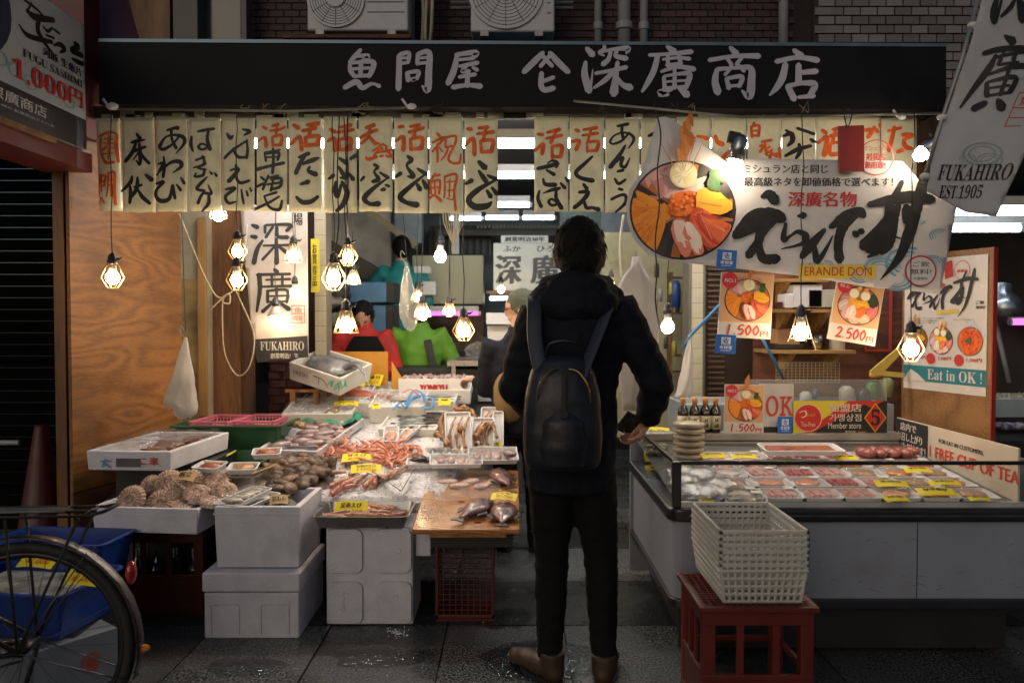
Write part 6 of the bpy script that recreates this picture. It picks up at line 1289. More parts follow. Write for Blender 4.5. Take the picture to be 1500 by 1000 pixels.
for k in range(13):
 L_ = M @ T(rnd.uniform(-w * .32, w * .32), -.22 + .034 * k, .04 + .01 * rnd.random()); o = thing('squid', 'glossy brown squid in the white tray', 'squid', L_ @ RZ(rnd.uniform(-50, 50)), 'brown squid in the white tray')
 MB().tube([(-.07, 0, 0), (-.05, 0, .004), (0, 0, .008), (.05, 0, .006), (.07, 0, .002)], [.006, .022, .028, .022, .014], 10, flat=.6).build('mantle', m_squid, o, smooth=True)
 t_ = MB()
 for j in range(6): a = -.5 + .2 * j; t_.tube([(.07, 0, 0), (.10, .03 * a * 2, .004), (.135, .07 * a + .01 * math.sin(j), -.004)], [.005, .004, .0015], 5)
 t_.build('tentacles', m_squid, o, smooth=True)
gc = MB().sheet(lambda u, v: (-.17 + u * .34, .16 + v * .18 + .02 * math.sin(u * 9), .055 + .014 * math.sin(u * 14 + v * 3) + .01 * math.sin(v * 9) - .05 * max(0, abs(u - .5) - .42)), 30, 14).build('green_sheet', mat('sheet_green', (.01, .20, .12), r=.45, var=.2, tl=.1), smooth=True, solid=.001); gc.matrix_world = M0; tag(gc, 'rumpled emerald green sheet at the head of the squid tray', 'sheet')
m_cray = seafood_mat('tan_clump', (.28, .15, .05), (.5, .34, .16), sc=40, bump=1)
for k, (x, y) in enumerate(((437, 624), (488, 605))):
 o = MB();
 for j in range(7): o.ball((rnd.uniform(-.03, .03), rnd.uniform(-.015, .015), rnd.uniform(0, .02)), .02, .016, .014, 10, 6, nz=.6, seed=j)
 o = o.build('sea_squirt', m_cray, smooth=True); o.matrix_world = T(D(x, y, .075)); tag(o, ('knobbly tan shellfish on the emerald sheet', 'knobbly tan shellfish on the film covered tray')[k], 'shellfish')
o, M, w = dbox('foam_tray', 'film covered white tray behind the emerald sheet', 413, 516, 622, .36, .07, rz=2, up=.03); M1 = M
fill(M, w * .94, .33, .05, 'ice in the film covered tray', m_ice, 'ice')
film(lambda u, v: tuple(M1 @ Vector((-w / 2 + u * w, -.17 + v * .34, .075 + crumple(u, v, 7, .03)))), 40, 30, 'glossy clear film over the tray behind the emerald sheet', m_wrap)
o, M, w = dbox('foam_tray', 'white tray with ice and a long yellow tag', 444, 540, 597, .42, .07, rz=0, up=.035); fill(M, w * .94, .39, .05, 'ice under the long yellow tag', m_ice, 'ice')
dtag(507, 590, .15, .05, 'long yellow tag in the white ice tray near the red fish', '¥2,000', '', 8, 30, .12)
o, M, w = dbox('foam_box', 'narrow grey white box between the ice trays', 516, 560, 612, .28, .10, rz=-3, up=.0); fill(M, w * .85, .24, .085, 'flakes in the narrow grey white box', m_ice, 'ice')
o, M, w = dbox('foam_box', 'deep white box with blue straps in the middle of the display', 540, 622, 620, .42, .11, rz=1, up=.0); M2 = M; fill(M, w * .9, .38, .085, 'ice in the deep white box', m_ice, 'ice')
o = MB().ball((0, 0, .1), .07, .025, .012, 14, 8).build('pale_fish', seafood_mat('pale_fish', (.3, .25, .2), (.5, .44, .38)), smooth=True); o.matrix_world = M2; tag(o, 'pale brown fish in the deep white box', 'fish')
dtag(551, 594, .05, .04, 'small yellow tag in the deep white box', '¥', '', 15, 40, .15)
m_strap = mat('strap_blue', (.05, .25, .55), r=.4); m_strapr = mat('strap_red', (.55, .08, .10), r=.4)
for k, pts in enumerate([[(576, 600), (586, 590), (594, 597), (604, 584), (616, 580)], [(594, 592), (606, 572), (618, 576), (622, 588)], [(610, 578), (632, 582), (632, 596), (618, 596)], [(590, 575), (602, 570), (612, 578)]]):
 MBk = MB().tube(sp([D(x, y, .13) for x, y in pts]), [.009] * (6 * (len(pts) - 1) + 1), 6, flat=.3); tag(MBk.build('plastic_strap', m_strapr if k == 3 else m_strap, smooth=True), ('long blue strap over the deep white box', 'looped blue strap behind the deep white box', 'blue strap by the yellow card at the back', 'pink red strap among the blue ones')[k], 'strap')
o, M, w = dbox('foam_box', 'white box of silver fish at the back by the lettered box', 622, 668, 607, .40, .09, rz=-2, up=.0); fill(M, w * .9, .36, .07, 'ice under the silver fish', m_ice, 'ice')
m_silver = seafood_mat('silver_fish', (.03, .05, .05), (.35, .38, .38), r=.2, sc=10)
for k in range(4): fishy('dark slim fish in the box behind the crab trays', M @ T(.0, -.14 + .07 * k, .085) @ RZ(6 - 5 * k), .20, .035, .03, m_silver, m_fin, group='dark slim fish behind the crab trays', eye=False)
for k, (x0, x1, y, lab) in enumerate(((553, 640, 640, 'low foam box of grey fish behind the shrimp tubs'), (600, 662, 634, 'low foam box of dark eels left of the crab heap'))):
 o, M, w = dbox('foam_box', lab, x0, x1, y, .30, .05, rz=-4, up=.0); fill(M, w * .9, .27, .035, 'wet ice in the ' + lab, m_ice, 'ice')
 for j in range(4): fishy(('grey fish in the low box behind the shrimp tubs', 'dark eel like fish left of the crab heap')[k], M @ T(.0, -.1 + .06 * j, .05) @ RZ(10 - 9 * j + 180 * (j % 2)), .19, .045, .03, m_silver if k == 0 else m_fin, m_fin, group=('grey fish behind the shrimp tubs', 'dark fish left of the crab heap')[k], eye=False)
o, M, w = dbox('foam_box', 'white box with a blue rimmed card behind the straps', 612, 690, 592, .40, .10, rz=0, up=.02); fill(M, w * .9, .36, .09, 'ice in the box with the blue rimmed card', m_ice, 'ice')
q = P(583, 583, 5.35); w = P(683, 583, 5.35).x - q.x; YM = T(q.x + w / 2, 5.35 + .17, q.z)
o = thing('lettered_box', 'long pale box with red lettering at the back of the display', 'box', YM); MB().tray(w, .34, .13, .016, .004).build('box_body', m_styw, o, bevel=.004)
f_ = Face(frame((0, -.1712, .06), (1, 0, 0))); l = MB(); text(l, f_, 'YONKYU', -.08, -.012, .10, .032, thick=.004); l.build('lettering', mat('letter_red', (.40, .015, .02), r=.5), o, M=f_.M)
fill(YM, w * .92, .3, .125, 'pinkish fish in the lettered box', seafood_mat('pink_fish', (.30, .14, .13), (.60, .45, .42), sc=25), 'fish', amp=.02)
dtag(651, 588, .08, .05, 'yellow tag below the lettered box', '¥', '', 0, 60, .10); dtag(592, 572, .05, .10, 'yellow scrap left of the lettered box', '', '', 30, 40, .10)
iq = lambda u, v: (lambda p: (p.x, p.y, p.z + .05 * math.sin(math.pi * u) * math.sin(math.pi * v) + .01 * noise.noise(Vector((p.x * 40, p.y * 40, 2)))))(D(478 + u * 110 + 30 * v, 604 - v * 45, .03))
tag(MB().sheet(iq, 40, 40).build('ice_heap', m_ice, smooth=True), 'mound of ice under the red fish', 'ice', None, 'stuff')
m_redf = seafood_mat('red_fish', (.52, .05, .03), (.70, .26, .20), sc=10, r=.2)
fishy('bright red fish on the ice mound in front of the yellow board', T(D(526, 578, .10)) @ SL @ RZ(-14), .36, .12, .07, m_redf, m_redf)
fishy('second red fish half under the bright one', T(D(516, 573, .08)) @ SL @ RZ(-22), .30, .10, .06, m_redf, m_redf)
film(lambda u, v: (lambda p: (p.x, p.y, p.z + crumple(p.x, p.y, 14, .05)))(D(535 + u * 50, 590 - v * 32, .09)), 30, 30, 'clear film over the tail of the red fish', m_wrap)
dtag(548, 556, .12, .09, 'tilted square yellow tag above the red fish', '金目', '¥1,500', -25, 55, .14); dtag(527, 560, .07, .05, 'pale yellow tag left of the tilted square one', '', '', 0, 60, .13)
TB = T(P(484, 556, 5.15)) @ RZ(-22) @ RY(14) @ RX(14)
o = thing('foam_box', 'tilted white foam box holding a grey ray, on a timber crate', 'box', TB, 'pale foam fish trays at the back of the display'); MB().tray(.40, .34, .12, .018, .006).build('box_body', m_styw, o, bevel=.005)
l = MB(); f_ = Face(frame((0, -.1712, .06), (1, 0, 0))); text(l, f_, 'FRESH', -.16, -.01, -.05, .02); brush(l, f_, '10 10 4 60 14 4 90 60 3;40 10 3 40 60 3', 0, 0, 1, tf=lambda x, y: (-.02 + x * .0014, .03 - y * .0009)); l.build('pencil_mark', mat('pencil', (.15, .14, .13), r=.7), o, M=f_.M)
m_ray = seafood_mat('grey_ray', (.12, .12, .13), (.34, .34, .36), r=.25, sc=8)
o = MB().ball((.0, 0, .10), .17, .12, .05, 18, 10, nz=.2).tube(sp([(.12, 0, .12), (.20, -.02, .17), (.30, -.06, .14), (.38, -.10, .05)]), [.045, .042, .038, .034, .03, .028, .024, .02, .018, .015, .013, .011, .009, .008, .007, .006, .005, .004, .003], 10, flat=.6).build('ray_fish', m_ray, smooth=True); o.matrix_world = TB; tag(o, 'grey ray with its long tail over the edge of the tilted box', 'fish')
fn_ = MB();
for k in range(26): a = rnd.uniform(0, 6.28); q = Vector((.17 + .05 * math.cos(a), -.15 + .03 * math.sin(a), .07 + .05 * rnd.random())); fn_.tube([q, q + Vector((rnd.uniform(-.03, .03), -.02, -.03))], .003, 4)
o = fn_.build('green_net', mat('net_green', (.02, .25, .14), r=.5)); o.matrix_world = TB; tag(o, 'scrap of green net on the corner of the tilted box', 'net')
tc = thing('timber_crate', 'small timber crate under the tilted box', 'crate', T(P(470, 605, 5.25)))
for k, x in enumerate((-.17, -.02, .14)): MB().box(x, -.12, -.05, x + .035, -.09, .16).build('upright', wood('crate_wood', (.42, .20, .05), (.2, .08, .02)), tc)
for z in (-.045, .15): MB().box(-.2, -.13, z, .2, -.121, z + .02).build('plank', wood('crate_wood', (0, 0, 0), (0, 0, 0)), tc)
q0 = P(462, 560, 5.55); q1 = P(568, 515, 5.55)
yb = tag(MB().box(q0.x, 5.55, q0.z - .35, q1.x, 5.57, q1.z).build('yellow_board', mat('board_yellow', (.50, .22, .02), r=.5, dirt=.7, dirtc=(.2, .07, .01), sc=4), bevel=.002), 'grimy orange yellow board behind the tilted box', 'board')
tag(MB().add([(P(574, 530, 5.4).x, 5.4, P(574, 530, 5.4).z), (P(590, 555, 5.4).x, 5.4, P(590, 555, 5.4).z), (P(590, 590, 5.4).x, 5.4, P(574, 590, 5.4).z), (P(574, 590, 5.4).x, 5.4, P(574, 590, 5.4).z)], [(0, 1, 2, 3)]).build('side_board', mat('board_yellow'), solid=.015), 'small orange yellow side board left of the lettered box', 'board')
def meat_tub(lab, x, y, rz, w=.09, d=.16, m=None, up=.02, tilt=8, name='foam_tub', cat2='shellfish meat', h=.026, rx=None, txt=None):
 M = T(D(x, y, up)) @ RZ(rz) @ RX(math.degrees(DT) + tilt if rx is None else rx); tray_thing(name, lab, M, w, d, h, m_foam, r=.012, t=.003, taper=.01, lip=.003)
 return M
m_meat = seafood_mat('pink_meat', (.50, .20, .14), (.66, .42, .34), sc=30)
for k, (x, y, rz, lab) in enumerate(((573, 640, 5, 'small white tub of shellfish meat, the left of two on the ice'), (598, 638, -38, 'small white tub of shellfish meat, the right slanting one'))):
 M = meat_tub(lab, x, y, rz, .085, .16, tilt=14); o = MB().ball((0, -.01, .014), .03, .055, .012, 14, 8, nz=.5, seed=k).build('shellfish_meat', m_meat, smooth=True); o.matrix_world = M; tag(o, ('pink shellfish meat in the left tub', 'pink shellfish meat in the slanting tub')[k], 'seafood')
M = meat_tub('white tray of black mussels by the steel divider', 617, 680, 4, .15, .10, tilt=0, h=.02)
m_mus = mat('mussel_black', (.012, .011, .012), r=.25, c2=(.05, .04, .035), sc=30)
for k in range(7): place('mussel', MB().ball((0, 0, 0), .034, .014, .009, 12, 6).mesh('mussel', m_mus, True), M @ Vector((-.03 + .012 * k, .02 * math.sin(k * 2), .024 + .006 * (k % 3))), SL @ RZ(-10 + 12 * (k % 4)), 'black mussel in the small white tray', 'mussel', 'black mussels in the small white tray')
dv_ = thing('steel_divider', 'bent steel strip standing in the ice in front of the large prawns', 'divider')
MB().add([v for a in ((545, 690), (588, 719)) for v in (D(*a, .045), D(*a, .02))], [(0, 1, 3, 2)]).build('long_side', m_ssteel, dv_, solid=.004); MB().add([v for a in ((588, 719), (606, 688)) for v in (D(*a, .045), D(*a, .02))], [(0, 1, 3, 2)]).build('short_side', m_ssteel, dv_, solid=.004)
m_crab = mat('crab_shell', (.045, .014, .008), r=.35, c2=(.50, .22, .07), sc=14, bump=.5, bs=60, coat=.4); m_crabt = mat('crab_pale', (.55, .42, .28), r=.45, c2=(.70, .60, .45), sc=14)
def leg(mb, pts, r0=.012): mb.tube(sp(pts, 4), [r0 * (1 - .55 * i / (4 * (len(pts) - 1))) * (1.35 if i % 4 == 0 else .8) for i in range(4 * (len(pts) - 1) + 1)], 7)
def crabtray(lab, pxl, pxr, yt, yb_, lean, h=.02, Yb=None, rz=0):
 """leaning white tray: bottom edge at photo row yb_, top edge at yt"""
 a = D(pxl, yb_, .02); b = D(pxr, yb_, .02); w = b.x - a.x; L_ = (yb_ - yt) / FPX * (a.y) / math.sin(R(lean)) * .98
 M = T((a + b) / 2) @ RZ(rz) @ RX(lean) @ T(0, L_ / 2, 0); o = tray_thing('foam_tray', lab, M, w, L_, h, m_foam, r=.012, t=.003, taper=.008, lip=.003); return M, w, L_
for k, args in enumerate((('tall white tray of crab legs, the left one', 654, 692, 610, 672, 52, .02, None, 8), ('tall white tray of crab legs in the middle, behind the yellow tag', 690, 722, 618, 664, 50, .02, None, -2), ('tall white tray of crab legs at the back right', 703, 727, 601, 650, 55, .02, None, -3))):
 M, w, L_ = crabtray(*args); g_ = thing('crab_legs', ('pair of brown crab legs in the left tall tray', 'curved brown crab legs in the middle tray', 'banded crab legs in the back right tray')[k], 'crab', M)
 for j in range(3):
  mb = MB(); x = -w * .28 + j * w * .26; leg(mb, [(x, -L_ * .3, .018), (x - .01, -L_ * .05, .026), (x + .006, L_ * .2, .024), (x + .03, L_ * .38, .02)], .011); mb.build('leg', m_crab, g_, smooth=True)
 MB().ball((0, -L_ * .36, .014), w * .34, L_ * .1, .012, 12, 8, nz=.4).build('meat', m_crabt, g_, smooth=True)
M, w, L_ = crabtray('empty white tray standing behind the crab legs at the right', 722, 737, 606, 655, 60)
cr = thing('king_crab', 'banded brown crab sprawled left of the tall trays', 'crab')
for k, pts in enumerate([[(650, 640), (645, 620), (650, 606), (662, 602)], [(655, 650), (648, 632), (652, 615)], [(668, 600), (680, 596), (692, 602), (697, 614)], [(664, 605), (676, 600), (688, 600)], [(640, 636), (648, 642), (655, 652)], [(676, 630), (682, 612), (690, 606), (698, 610)], [(702, 632), (712, 622), (722, 624), (728, 640)], [(698, 640), (706, 628), (716, 622), (724, 626)]]):
 mb = MB(); leg(mb, [D(x, y, .10 + .05 * (k > 1)) for x, y in pts], .017); mb.build('leg', m_crab, cr, smooth=True)
MB().ball(D(662, 618, .06), .07, .07, .04, 16, 10, nz=.4, fr=10).build('body', m_crab, cr, smooth=True)
m_fil = seafood_mat('fillet_pink', (.50, .20, .18), (.66, .50, .46), sc=12)
for k, (x, y, rz, w, d, lab) in enumerate(((668, 679, 6, .27, .13, 'wrapped white tray of fillets, left of two behind the board'), (722, 671, 4, .26, .17, 'white tray of pink fillets, right of two behind the board'), (650, 668, 10, .20, .12, 'wrapped tray with silver skin behind the left fillet tray'))):
 M = meat_tub(lab, x, y, rz, w, d, up=.05, tilt=4, name='foam_tray', h=.028)
 for j in range(4): o = MB().ball((-w * .3 + w * .2 * j, 0, .02), w * .08, d * .33, .010, 12, 8, nz=.3, seed=j).build('fillet', (m_fil, m_fil, m_silver)[k], smooth=True); o.matrix_world = M @ RZ(-12); tag(o, ('fillet in the left wrapped tray', 'pink fillet in the right tray', 'silver skinned piece in the rear wrapped tray')[k], 'fish', ('fillets in the left wrapped tray', 'fillets in the right tray', 'silver pieces in the rear wrapped tray')[k])
 film(lambda u, v, M=M, w=w, d=d: tuple(M @ Vector((-w / 2 + u * w, -d / 2 + v * d, .031 + crumple(u * 1.3, v, 6, .014)))), 26, 18, 'clear wrap on the ' + ('left fillet tray', 'right fillet tray', 'rear silver tray')[k], m_wrap)
o = MB().ball((0, 0, 0), .05, .03, .02, 12, 8).build('tail_piece', seafood_mat('grey_tail', (.12, .1, .11), (.32, .24, .25)), smooth=True); o.matrix_world = T(D(746, 664, .10)) @ RZ(-50); tag(o, 'grey pink piece at the corner of the right fillet tray', 'fish')
# === glass sided freezer
FX0, FX1, FY0, FY1 = .634, 2.12, 3.15, 4.22
m_fw = mat('freezer_white', (.22, .245, .30), r=.45, sc=4, var=.06, dirt=.5, dirtc=(.16, .10, .05)); m_bump = mat('bumper_black', (.016, .016, .018), r=.3, coat=.2)
fz = thing('display_freezer', 'long white display freezer with black bumper rails and glass sides', 'freezer')
def fpanel(name, z0, z1, off, m, bev=.0, rad=.05, bottom=True):
 n = 6; pts = []
 for cx, cy, a0 in ((FX1, FY0, None), (FX1, FY1, None), (FX0 + .0, FY1, None)): pts.append((cx + (off if cx == FX1 else -off), cy + (-off if cy == FY0 else off)))
 for i in range(n + 1): a = R(180 + 90 * i / n); pts.append((FX0 + rad + (rad + off) * math.cos(a), FY0 + rad + (rad + off) * math.sin(a)))
 k = len(pts); mb = MB(); mb.add([(x, y, z0) for x, y in pts] + [(x, y, z1) for x, y in pts], [tuple(reversed(range(k))), tuple(range(k, 2 * k))] + [(i, (i + 1) % k, k + (i + 1) % k, k + i) for i in range(k)])
 return mb.build(name, m, fz, bevel=bev)
fpanel('cabinet', .262, .575, -.012, m_fw); fpanel('lower_bumper', .222, .262, .004, m_bump, bev=.006); fpanel('plinth', .03, .222, -.09, mat('plinth_black', (.008, .008, .009), r=.6))
fpanel('upper_bumper', .572, .628, .012, m_bump, bev=.012)
MB().box(FX0 + .07, FY0 - .0135, .596, FX1, FY0 - .0125, .604).build('chrome_strip', mat('chrome_strip', (.5, .5, .55), r=.2, m=1), fz)
for x in (1.12, 1.62): MB().box(x, FY0 + .0105, .264, x + .003, FY0 + .0135, .572).build('panel_seam', m_bump, fz)
m_scuff = mat('scuff', (.09, .09, .10), r=.7, var=.5, sc=40); sc_ = MB()
for k in range(60):
 x = rnd.uniform(.75, 2.05); z = rnd.choice([rnd.uniform(.27, .36), rnd.uniform(.27, .56)]); w = rnd.uniform(.004, .03) * rnd.random(); h = rnd.uniform(.0006, .0016); a = rnd.uniform(-25, 25)
 sc_.add([(-w, 0, -h), (w, 0, -h * .3), (w, 0, h * .3), (-w, 0, h)], [(0, 1, 2, 3)], T(x, FY0 + .0112 - .0004 * (k % 3), z) @ RY(a))
for k in range(20): z = rnd.uniform(.28, .55); w = rnd.uniform(.003, .012); sc_.add([(0, -w, -.001), (0, w, -.001), (0, w, .001), (0, -w, .001)], [(0, 3, 2, 1)], T(FX0 + .0112, rnd.uniform(3.3, 4.1), z) @ RX(rnd.uniform(-30, 30)))
sc_.build('scuff_marks', m_scuff, fz)['kind'] = 'stuff'
m_inner = mat('freezer_inner', (.42, .42, .40), r=.4, dirt=.4, dirtc=(.2, .14, .08))
mb = MB(); mb.box(FX0 + .03, FY0 + .015, .628, FX1, FY0 + .04, .648); mb.build('inner_ledge', m_inner, fz)
a, b = FX0 + .03, FY0 + .03
MB().add([(a, b, .642), (FX1, b, .642), (FX1, FY1, .733), (a, FY1, .733)], [(0, 1, 2, 3)]).build('inner_floor', mat('freezer_floor', (.10, .10, .10), r=.3, dirt=.3), fz)
MB().box(FX0 + .008, FY0 + .008, .628, FX0 + .042, FY0 + .042, .81).build('corner_post', m_bump, fz, bevel=.003)
MB().box(FX0 + .042, FY0 + .015, .797, FX1, FY0 + .033, .812).box(FX0 + .015, FY0 + .042, .797, FX0 + .033, FY1, .812).build('top_rail', mat('rail_dark', (.06, .06, .065), r=.25, m=.7), fz, bevel=.002)
gl = clear('freezer_glass', tint=(.98, .99, .99), gl=.04, rough=.03, gmax=.35);
MB().box(FX0 + .042, FY0 + .021, .628, FX1, FY0 + .026, .797).build('front_glass', gl, fz); MB().box(FX0 + .021, FY0 + .042, .628, FX0 + .026, FY1, .797).build('side_glass', gl, fz)
MB().box(FX0 + .05, FY1 - .07, .745, FX1 - .05, FY1 + .02, .782).box(FX0 + .05, FY1 - .06, .716, FX1 - .05, FY1 - .01, .74).build('back_rail', mat('rail_alu', (.45, .42, .38), r=.35, m=.5), fz, bevel=.003)
MB().box(FX1 + .0, FY0 + .02, .628, FX1 + .015, FY1, .80).build('right_end', m_fw, fz)
MB().box(FX0, FY1 + .02, .03, FX1, FY1 + .05, .74).build('back_panel', m_fw, fz)
FS = RX(math.degrees(FT))
m_wrapf = clear('pack_film', tint=(.98, .98, .98), gl=.04, rough=.1, bump=.5, bs=30, milky=.02, gmax=.22)
def pack(x, y, w, d, kind, lab, rz=0, up=.004, grp='wrapped fish packs in the freezer', pxy=True):
 M = T(F(x, y, up)) @ RZ(rz) @ FS
 t = thing('fish_pack', lab, 'food pack', M, grp)
 MB().rtray(w, d, .016, .01, .002, .006, .003, n=2).build('tray', m_foam, t)
 c = {'p': seafood_mat('pink_slices', (.72, .28, .26), (.85, .55, .50), sc=14), 'r': seafood_mat('tuna_red', (.50, .07, .08), (.66, .20, .2), sc=18), 'o': seafood_mat('roe_orange', (.70, .22, .05), (.8, .40, .15), sc=70), 's': seafood_mat('salmon', (.78, .26, .14), (.82, .45, .30), sc=14), 'o2': seafood_mat('tan_roe', (.40, .20, .09), (.55, .34, .2), sc=60),
   'w': seafood_mat('white_squid', (.75, .60, .56), (.85, .76, .72), sc=10), 'k': seafood_mat('octopus', (.22, .03, .05), (.6, .4, .38), sc=12), 'g': seafood_mat('green_mix', (.08, .16, .03), (.45, .36, .30), sc=26)}[kind]
 b = MB(); sx = w * .36; sy = d * .34
 if kind in 'pr':
  for j in range(5): b.box(-sx + j * sx * .42, -sy * .8, .006, -sx + j * sx * .42 + sx * .34, sy * .8, .018 + .003 * (j % 2), RZ(4))
 else: b.ball((0, 0, .010), sx, sy, .011, 14, 8, nz=.35, seed=int(x))
 b.build('food', c, t, smooth=kind not in 'pr')
 MB().sheet(lambda u, v: (-w / 2 + u * w, -d / 2 + v * d, .019 + .004 * math.sin(u * 3.1) * math.sin(v * 3.1) + crumple(u * w + x, v * d + y, 60, .003)), 8, 8).build('film', m_wrapf, t, smooth=True)
 if rnd.random() < .5: MB().box(w * .15, d * .2, .0245, w * .42, d * .42, .025).build('label', mat('pack_label', (.7, .7, .66), r=.6), t)
 return t
def fpos(px, py): return F(px, py)
cols = [(1060, 1112, .0), (1112, 1165, 0), (1165, 1225, 0), (1225, 1280, 0), (1280, 1335, 0), (1335, 1390, 0)]
rows = [(3.27, .15), (3.43, .14), (3.58, .14), (3.73, .14), (3.88, .14)]
kinds = {0: 'wkswo', 1: 'ppsps', 2: 'psprs', 3: 'prppo', 4: 'oosoo', 5: 'ooooo', 6: 'oo2oo'}
kk = 0
for ci in range(7):
 for ri, (Y, d) in enumerate(rows):
  X = .945 + ci * .158 + .012 * ri * (1 if ci < 3 else .2); q = P(750 + X / Y * FPX, 600, Y); z = .645 + .083 * (Y - 3.2)
  kd = [['w', 'k', 'w', 's', 's'], ['p', 's', 'p', 's', 'w'], ['p', 's', 'r', 'p', 'p'], ['p', 'r', 'p', 's', 'r'], ['s', 'p', 'o2', 'o', 'r'], ['o', 'o2', 'o', 'o2', 'r'], ['o2', 'o', 'o2', 'r', 'r']][ci][ri]
  px = 750 + X / Y * FPX; py = 467 + (CAM_H - z) / Y * FPX
  colour = {'w': 'white squid', 'k': 'purplish octopus', 'p': 'pink sliced fish', 's': 'salmon', 'r': 'red fish', 'o': 'orange roe', 'o2': 'tan roe'}[kd]
  colw = ('leftmost', 'second', 'third', 'fourth', 'fifth', 'sixth', 'rightmost')[ci]; roww = ('front', 'second', 'middle', 'fourth', 'rear')[ri]
  t = pack(px, py, .150, .135, kd, 'wrapped pack of %s, %s column, %s row of the freezer' % (colour, colw, roww), rz=rnd.uniform(-3, 3), up=.006 + .004 * rnd.random())
for k, (x, y) in enumerate(((1045, 700), (1020, 683), (1072, 722), (1092, 733))): pack(x, y, .16, .15, 'g', ('flat pack of pale fish with greens, middle of the left group', 'flat pack with greens at the back of the left group', 'flat pack with greens at the front of the left group', 'pack with a green leaf nearest the front glass')[k], rz=-12)
for k, (x, y, r_) in enumerate(((998, 694, .07), (1002, 708, .07), (1012, 722, .07), (1022, 700, .08), (1034, 727, .085), (1052, 716, .08))):
 t = thing('domed_pack', ('round clear domed pack at the left end of the freezer, rearmost of three', 'round clear domed pack, middle of three at the left glass', 'round clear domed pack nearest the corner post', 'large domed pack behind the corner post', 'large domed pack right of the corner post', 'domed pack by the front glass near the vegetable packs')[k], 'food pack', T(F(x, y, .012)) @ RX(12) @ RY(-12))
 MB().lathe([(0, 0), (r_ * .9, 0), (r_, .008), (r_ * .98, .008), (r_ * .88, .003), (0, .003)], 30).build('dish', mat('dish_lilac', (.35, .33, .42), r=.3), t, smooth=True)
 MB().lathe([(r_, .009)] + [(r_ * math.cos(a * .2), .01 + r_ * .35 * math.sin(a * .2)) for a in range(8)], 36).build('lid', clear('lid_clear', gl=.18, rough=.08, bump=.3, bs=40, milky=.06), t, smooth=True)
 MB().ball((0, 0, .012), r_ * .6, r_ * .6, .012, 14, 8, nz=.4, seed=k).build('food', seafood_mat('grey_sashimi', (.40, .34, .30), (.62, .55, .5)), t, smooth=True)
m_moch = mat('bread_round', (.42, .32, .20), r=.45, c2=(.60, .50, .36), sc=14, coat=.4)
for k in range(6):
 t = thing('round_pack', 'round tan pack, number %s from the bottom of the stack behind the corner post' % ('one', 'two', 'three', 'four', 'five', 'six')[k], 'food pack', T(P(1010, 0, 3.85).x + rnd.uniform(-.005, .005), 3.80 + rnd.uniform(-.005, .005), .735 + k * .030 - .02), 'stack of round tan packs')
 MB().lathe([(0, 0), (.06, 0), (.073, .006), (.076, .013), (.070, .021), (.03, .024), (0, .023)], 22).build('round_bun', m_moch, t, smooth=True)
 MB().sheet(lambda u, v, k=k: ((.078 + .004 * noise.noise(Vector((u * 30, v * 3, k)))) * math.cos(u * 6.283), (.078 + .004 * noise.noise(Vector((u * 30, v * 3, k + 5)))) * math.sin(u * 6.283), -.002 + v * .028), 36, 3).build('film', m_wrapf, t, smooth=True)
M = T(F(1172, 662, .07)) @ FS; tray_thing('foam_tray', 'long white tray of dark red fish lying on the rear packs', M, .36, .15, .025, m_foam, r=.015, t=.003, taper=.012, lip=.004); o = MB().box(-.15, -.05, .004, .15, .05, .02).build('red_fish_slab', seafood_mat('dark_red_slab', (.20, .03, .02), (.4, .12, .08), sc=20)); o.matrix_world = M; tag(o, 'dark red fish slab in the long raised tray', 'fish')
m_saus = seafood_mat('dark_sausage', (.20, .04, .03), (.40, .12, .08), sc=25)
for k in range(9):
 q = F(1262 + 9 * k, 660 + 3 * (k % 2), .05); place('wrapped_roe', MB().ball((0, 0, 0), .03, .05, .022, 12, 8, nz=.2, seed=k).mesh('roe', m_saus, True), q, RZ(10 * (k % 3)), 'glossy dark red piece in the rear right corner of the freezer', 'food', 'dark red pieces in the rear right corner')
tgs = [(1046, 666, .12, .05, 'yellow tag on the orange pack behind the glass rail, left'), (1090, 667, .12, .045, 'yellow tag right of the left one behind the glass rail'), (1142, 660, .11, .045, 'pale yellow tag on the long raised tray'), (1240, 669, .10, .045, 'yellow tag half hidden by the glass rail at the right'), (1306, 707, .13, .055, 'yellow tag in the middle of the orange packs'), (1345, 687, .12, .045, 'yellow tag at the back of the orange packs'), (1384, 706, .13, .04, 'yellow tag at the right end of the freezer'), (1372, 719, .15, .06, 'large yellow tag on the front orange packs'), (1313, 729, .10, .045, 'yellow tag at the front glass in the middle'), (1036, 733, .06, .03, 'tiny yellow tag at the front glass by the domed packs'), (1435, 729, .08, .03, 'small yellow tag at the front right of the freezer')]
for k, (x, y, w, h, lab) in enumerate(tgs): q = F(x, y, .06 if y < 672 else .045); ytag(T(q) @ RZ(rnd.uniform(-8, 8)) @ RX(18), w, h, lab, ('¥500', '¥650', '¥980', '特価', '¥480')[k % 5], '', bend=.006)
for k, (x, y, w, h) in enumerate(((962, 667, .12, .06), (966, 687, .14, .05), (960, 640, .15, .13))): ytag(T(P(x, y, 3.95 if k < 2 else 4.3)) @ RZ(-5 * k) @ RX(50), w, h, ('yellow tag behind the side glass, upper', 'yellow tag behind the side glass, lower', 'large yellow card with black writing beside the hand')[k], ('¥300', '¥480', '本日')[k], '')
gr = MB()
for k in range(14): q = P(950 + rnd.uniform(0, 25), 652 + rnd.uniform(0, 25), 3.9 + rnd.uniform(0, .2)); gr.ball(q, .03, .02, .02, 10, 6, nz=.5, seed=k)
tag(gr.build('greens', mat('greens', (.06, .07, .03), r=.4, c2=(.22, .2, .12), sc=20), smooth=True), 'dim green and grey packets behind the side glass', 'food', None, 'stuff')
M = frame((2.03, FY1 - .03, 0), (0, -1, 0)); sf = Face(M) 
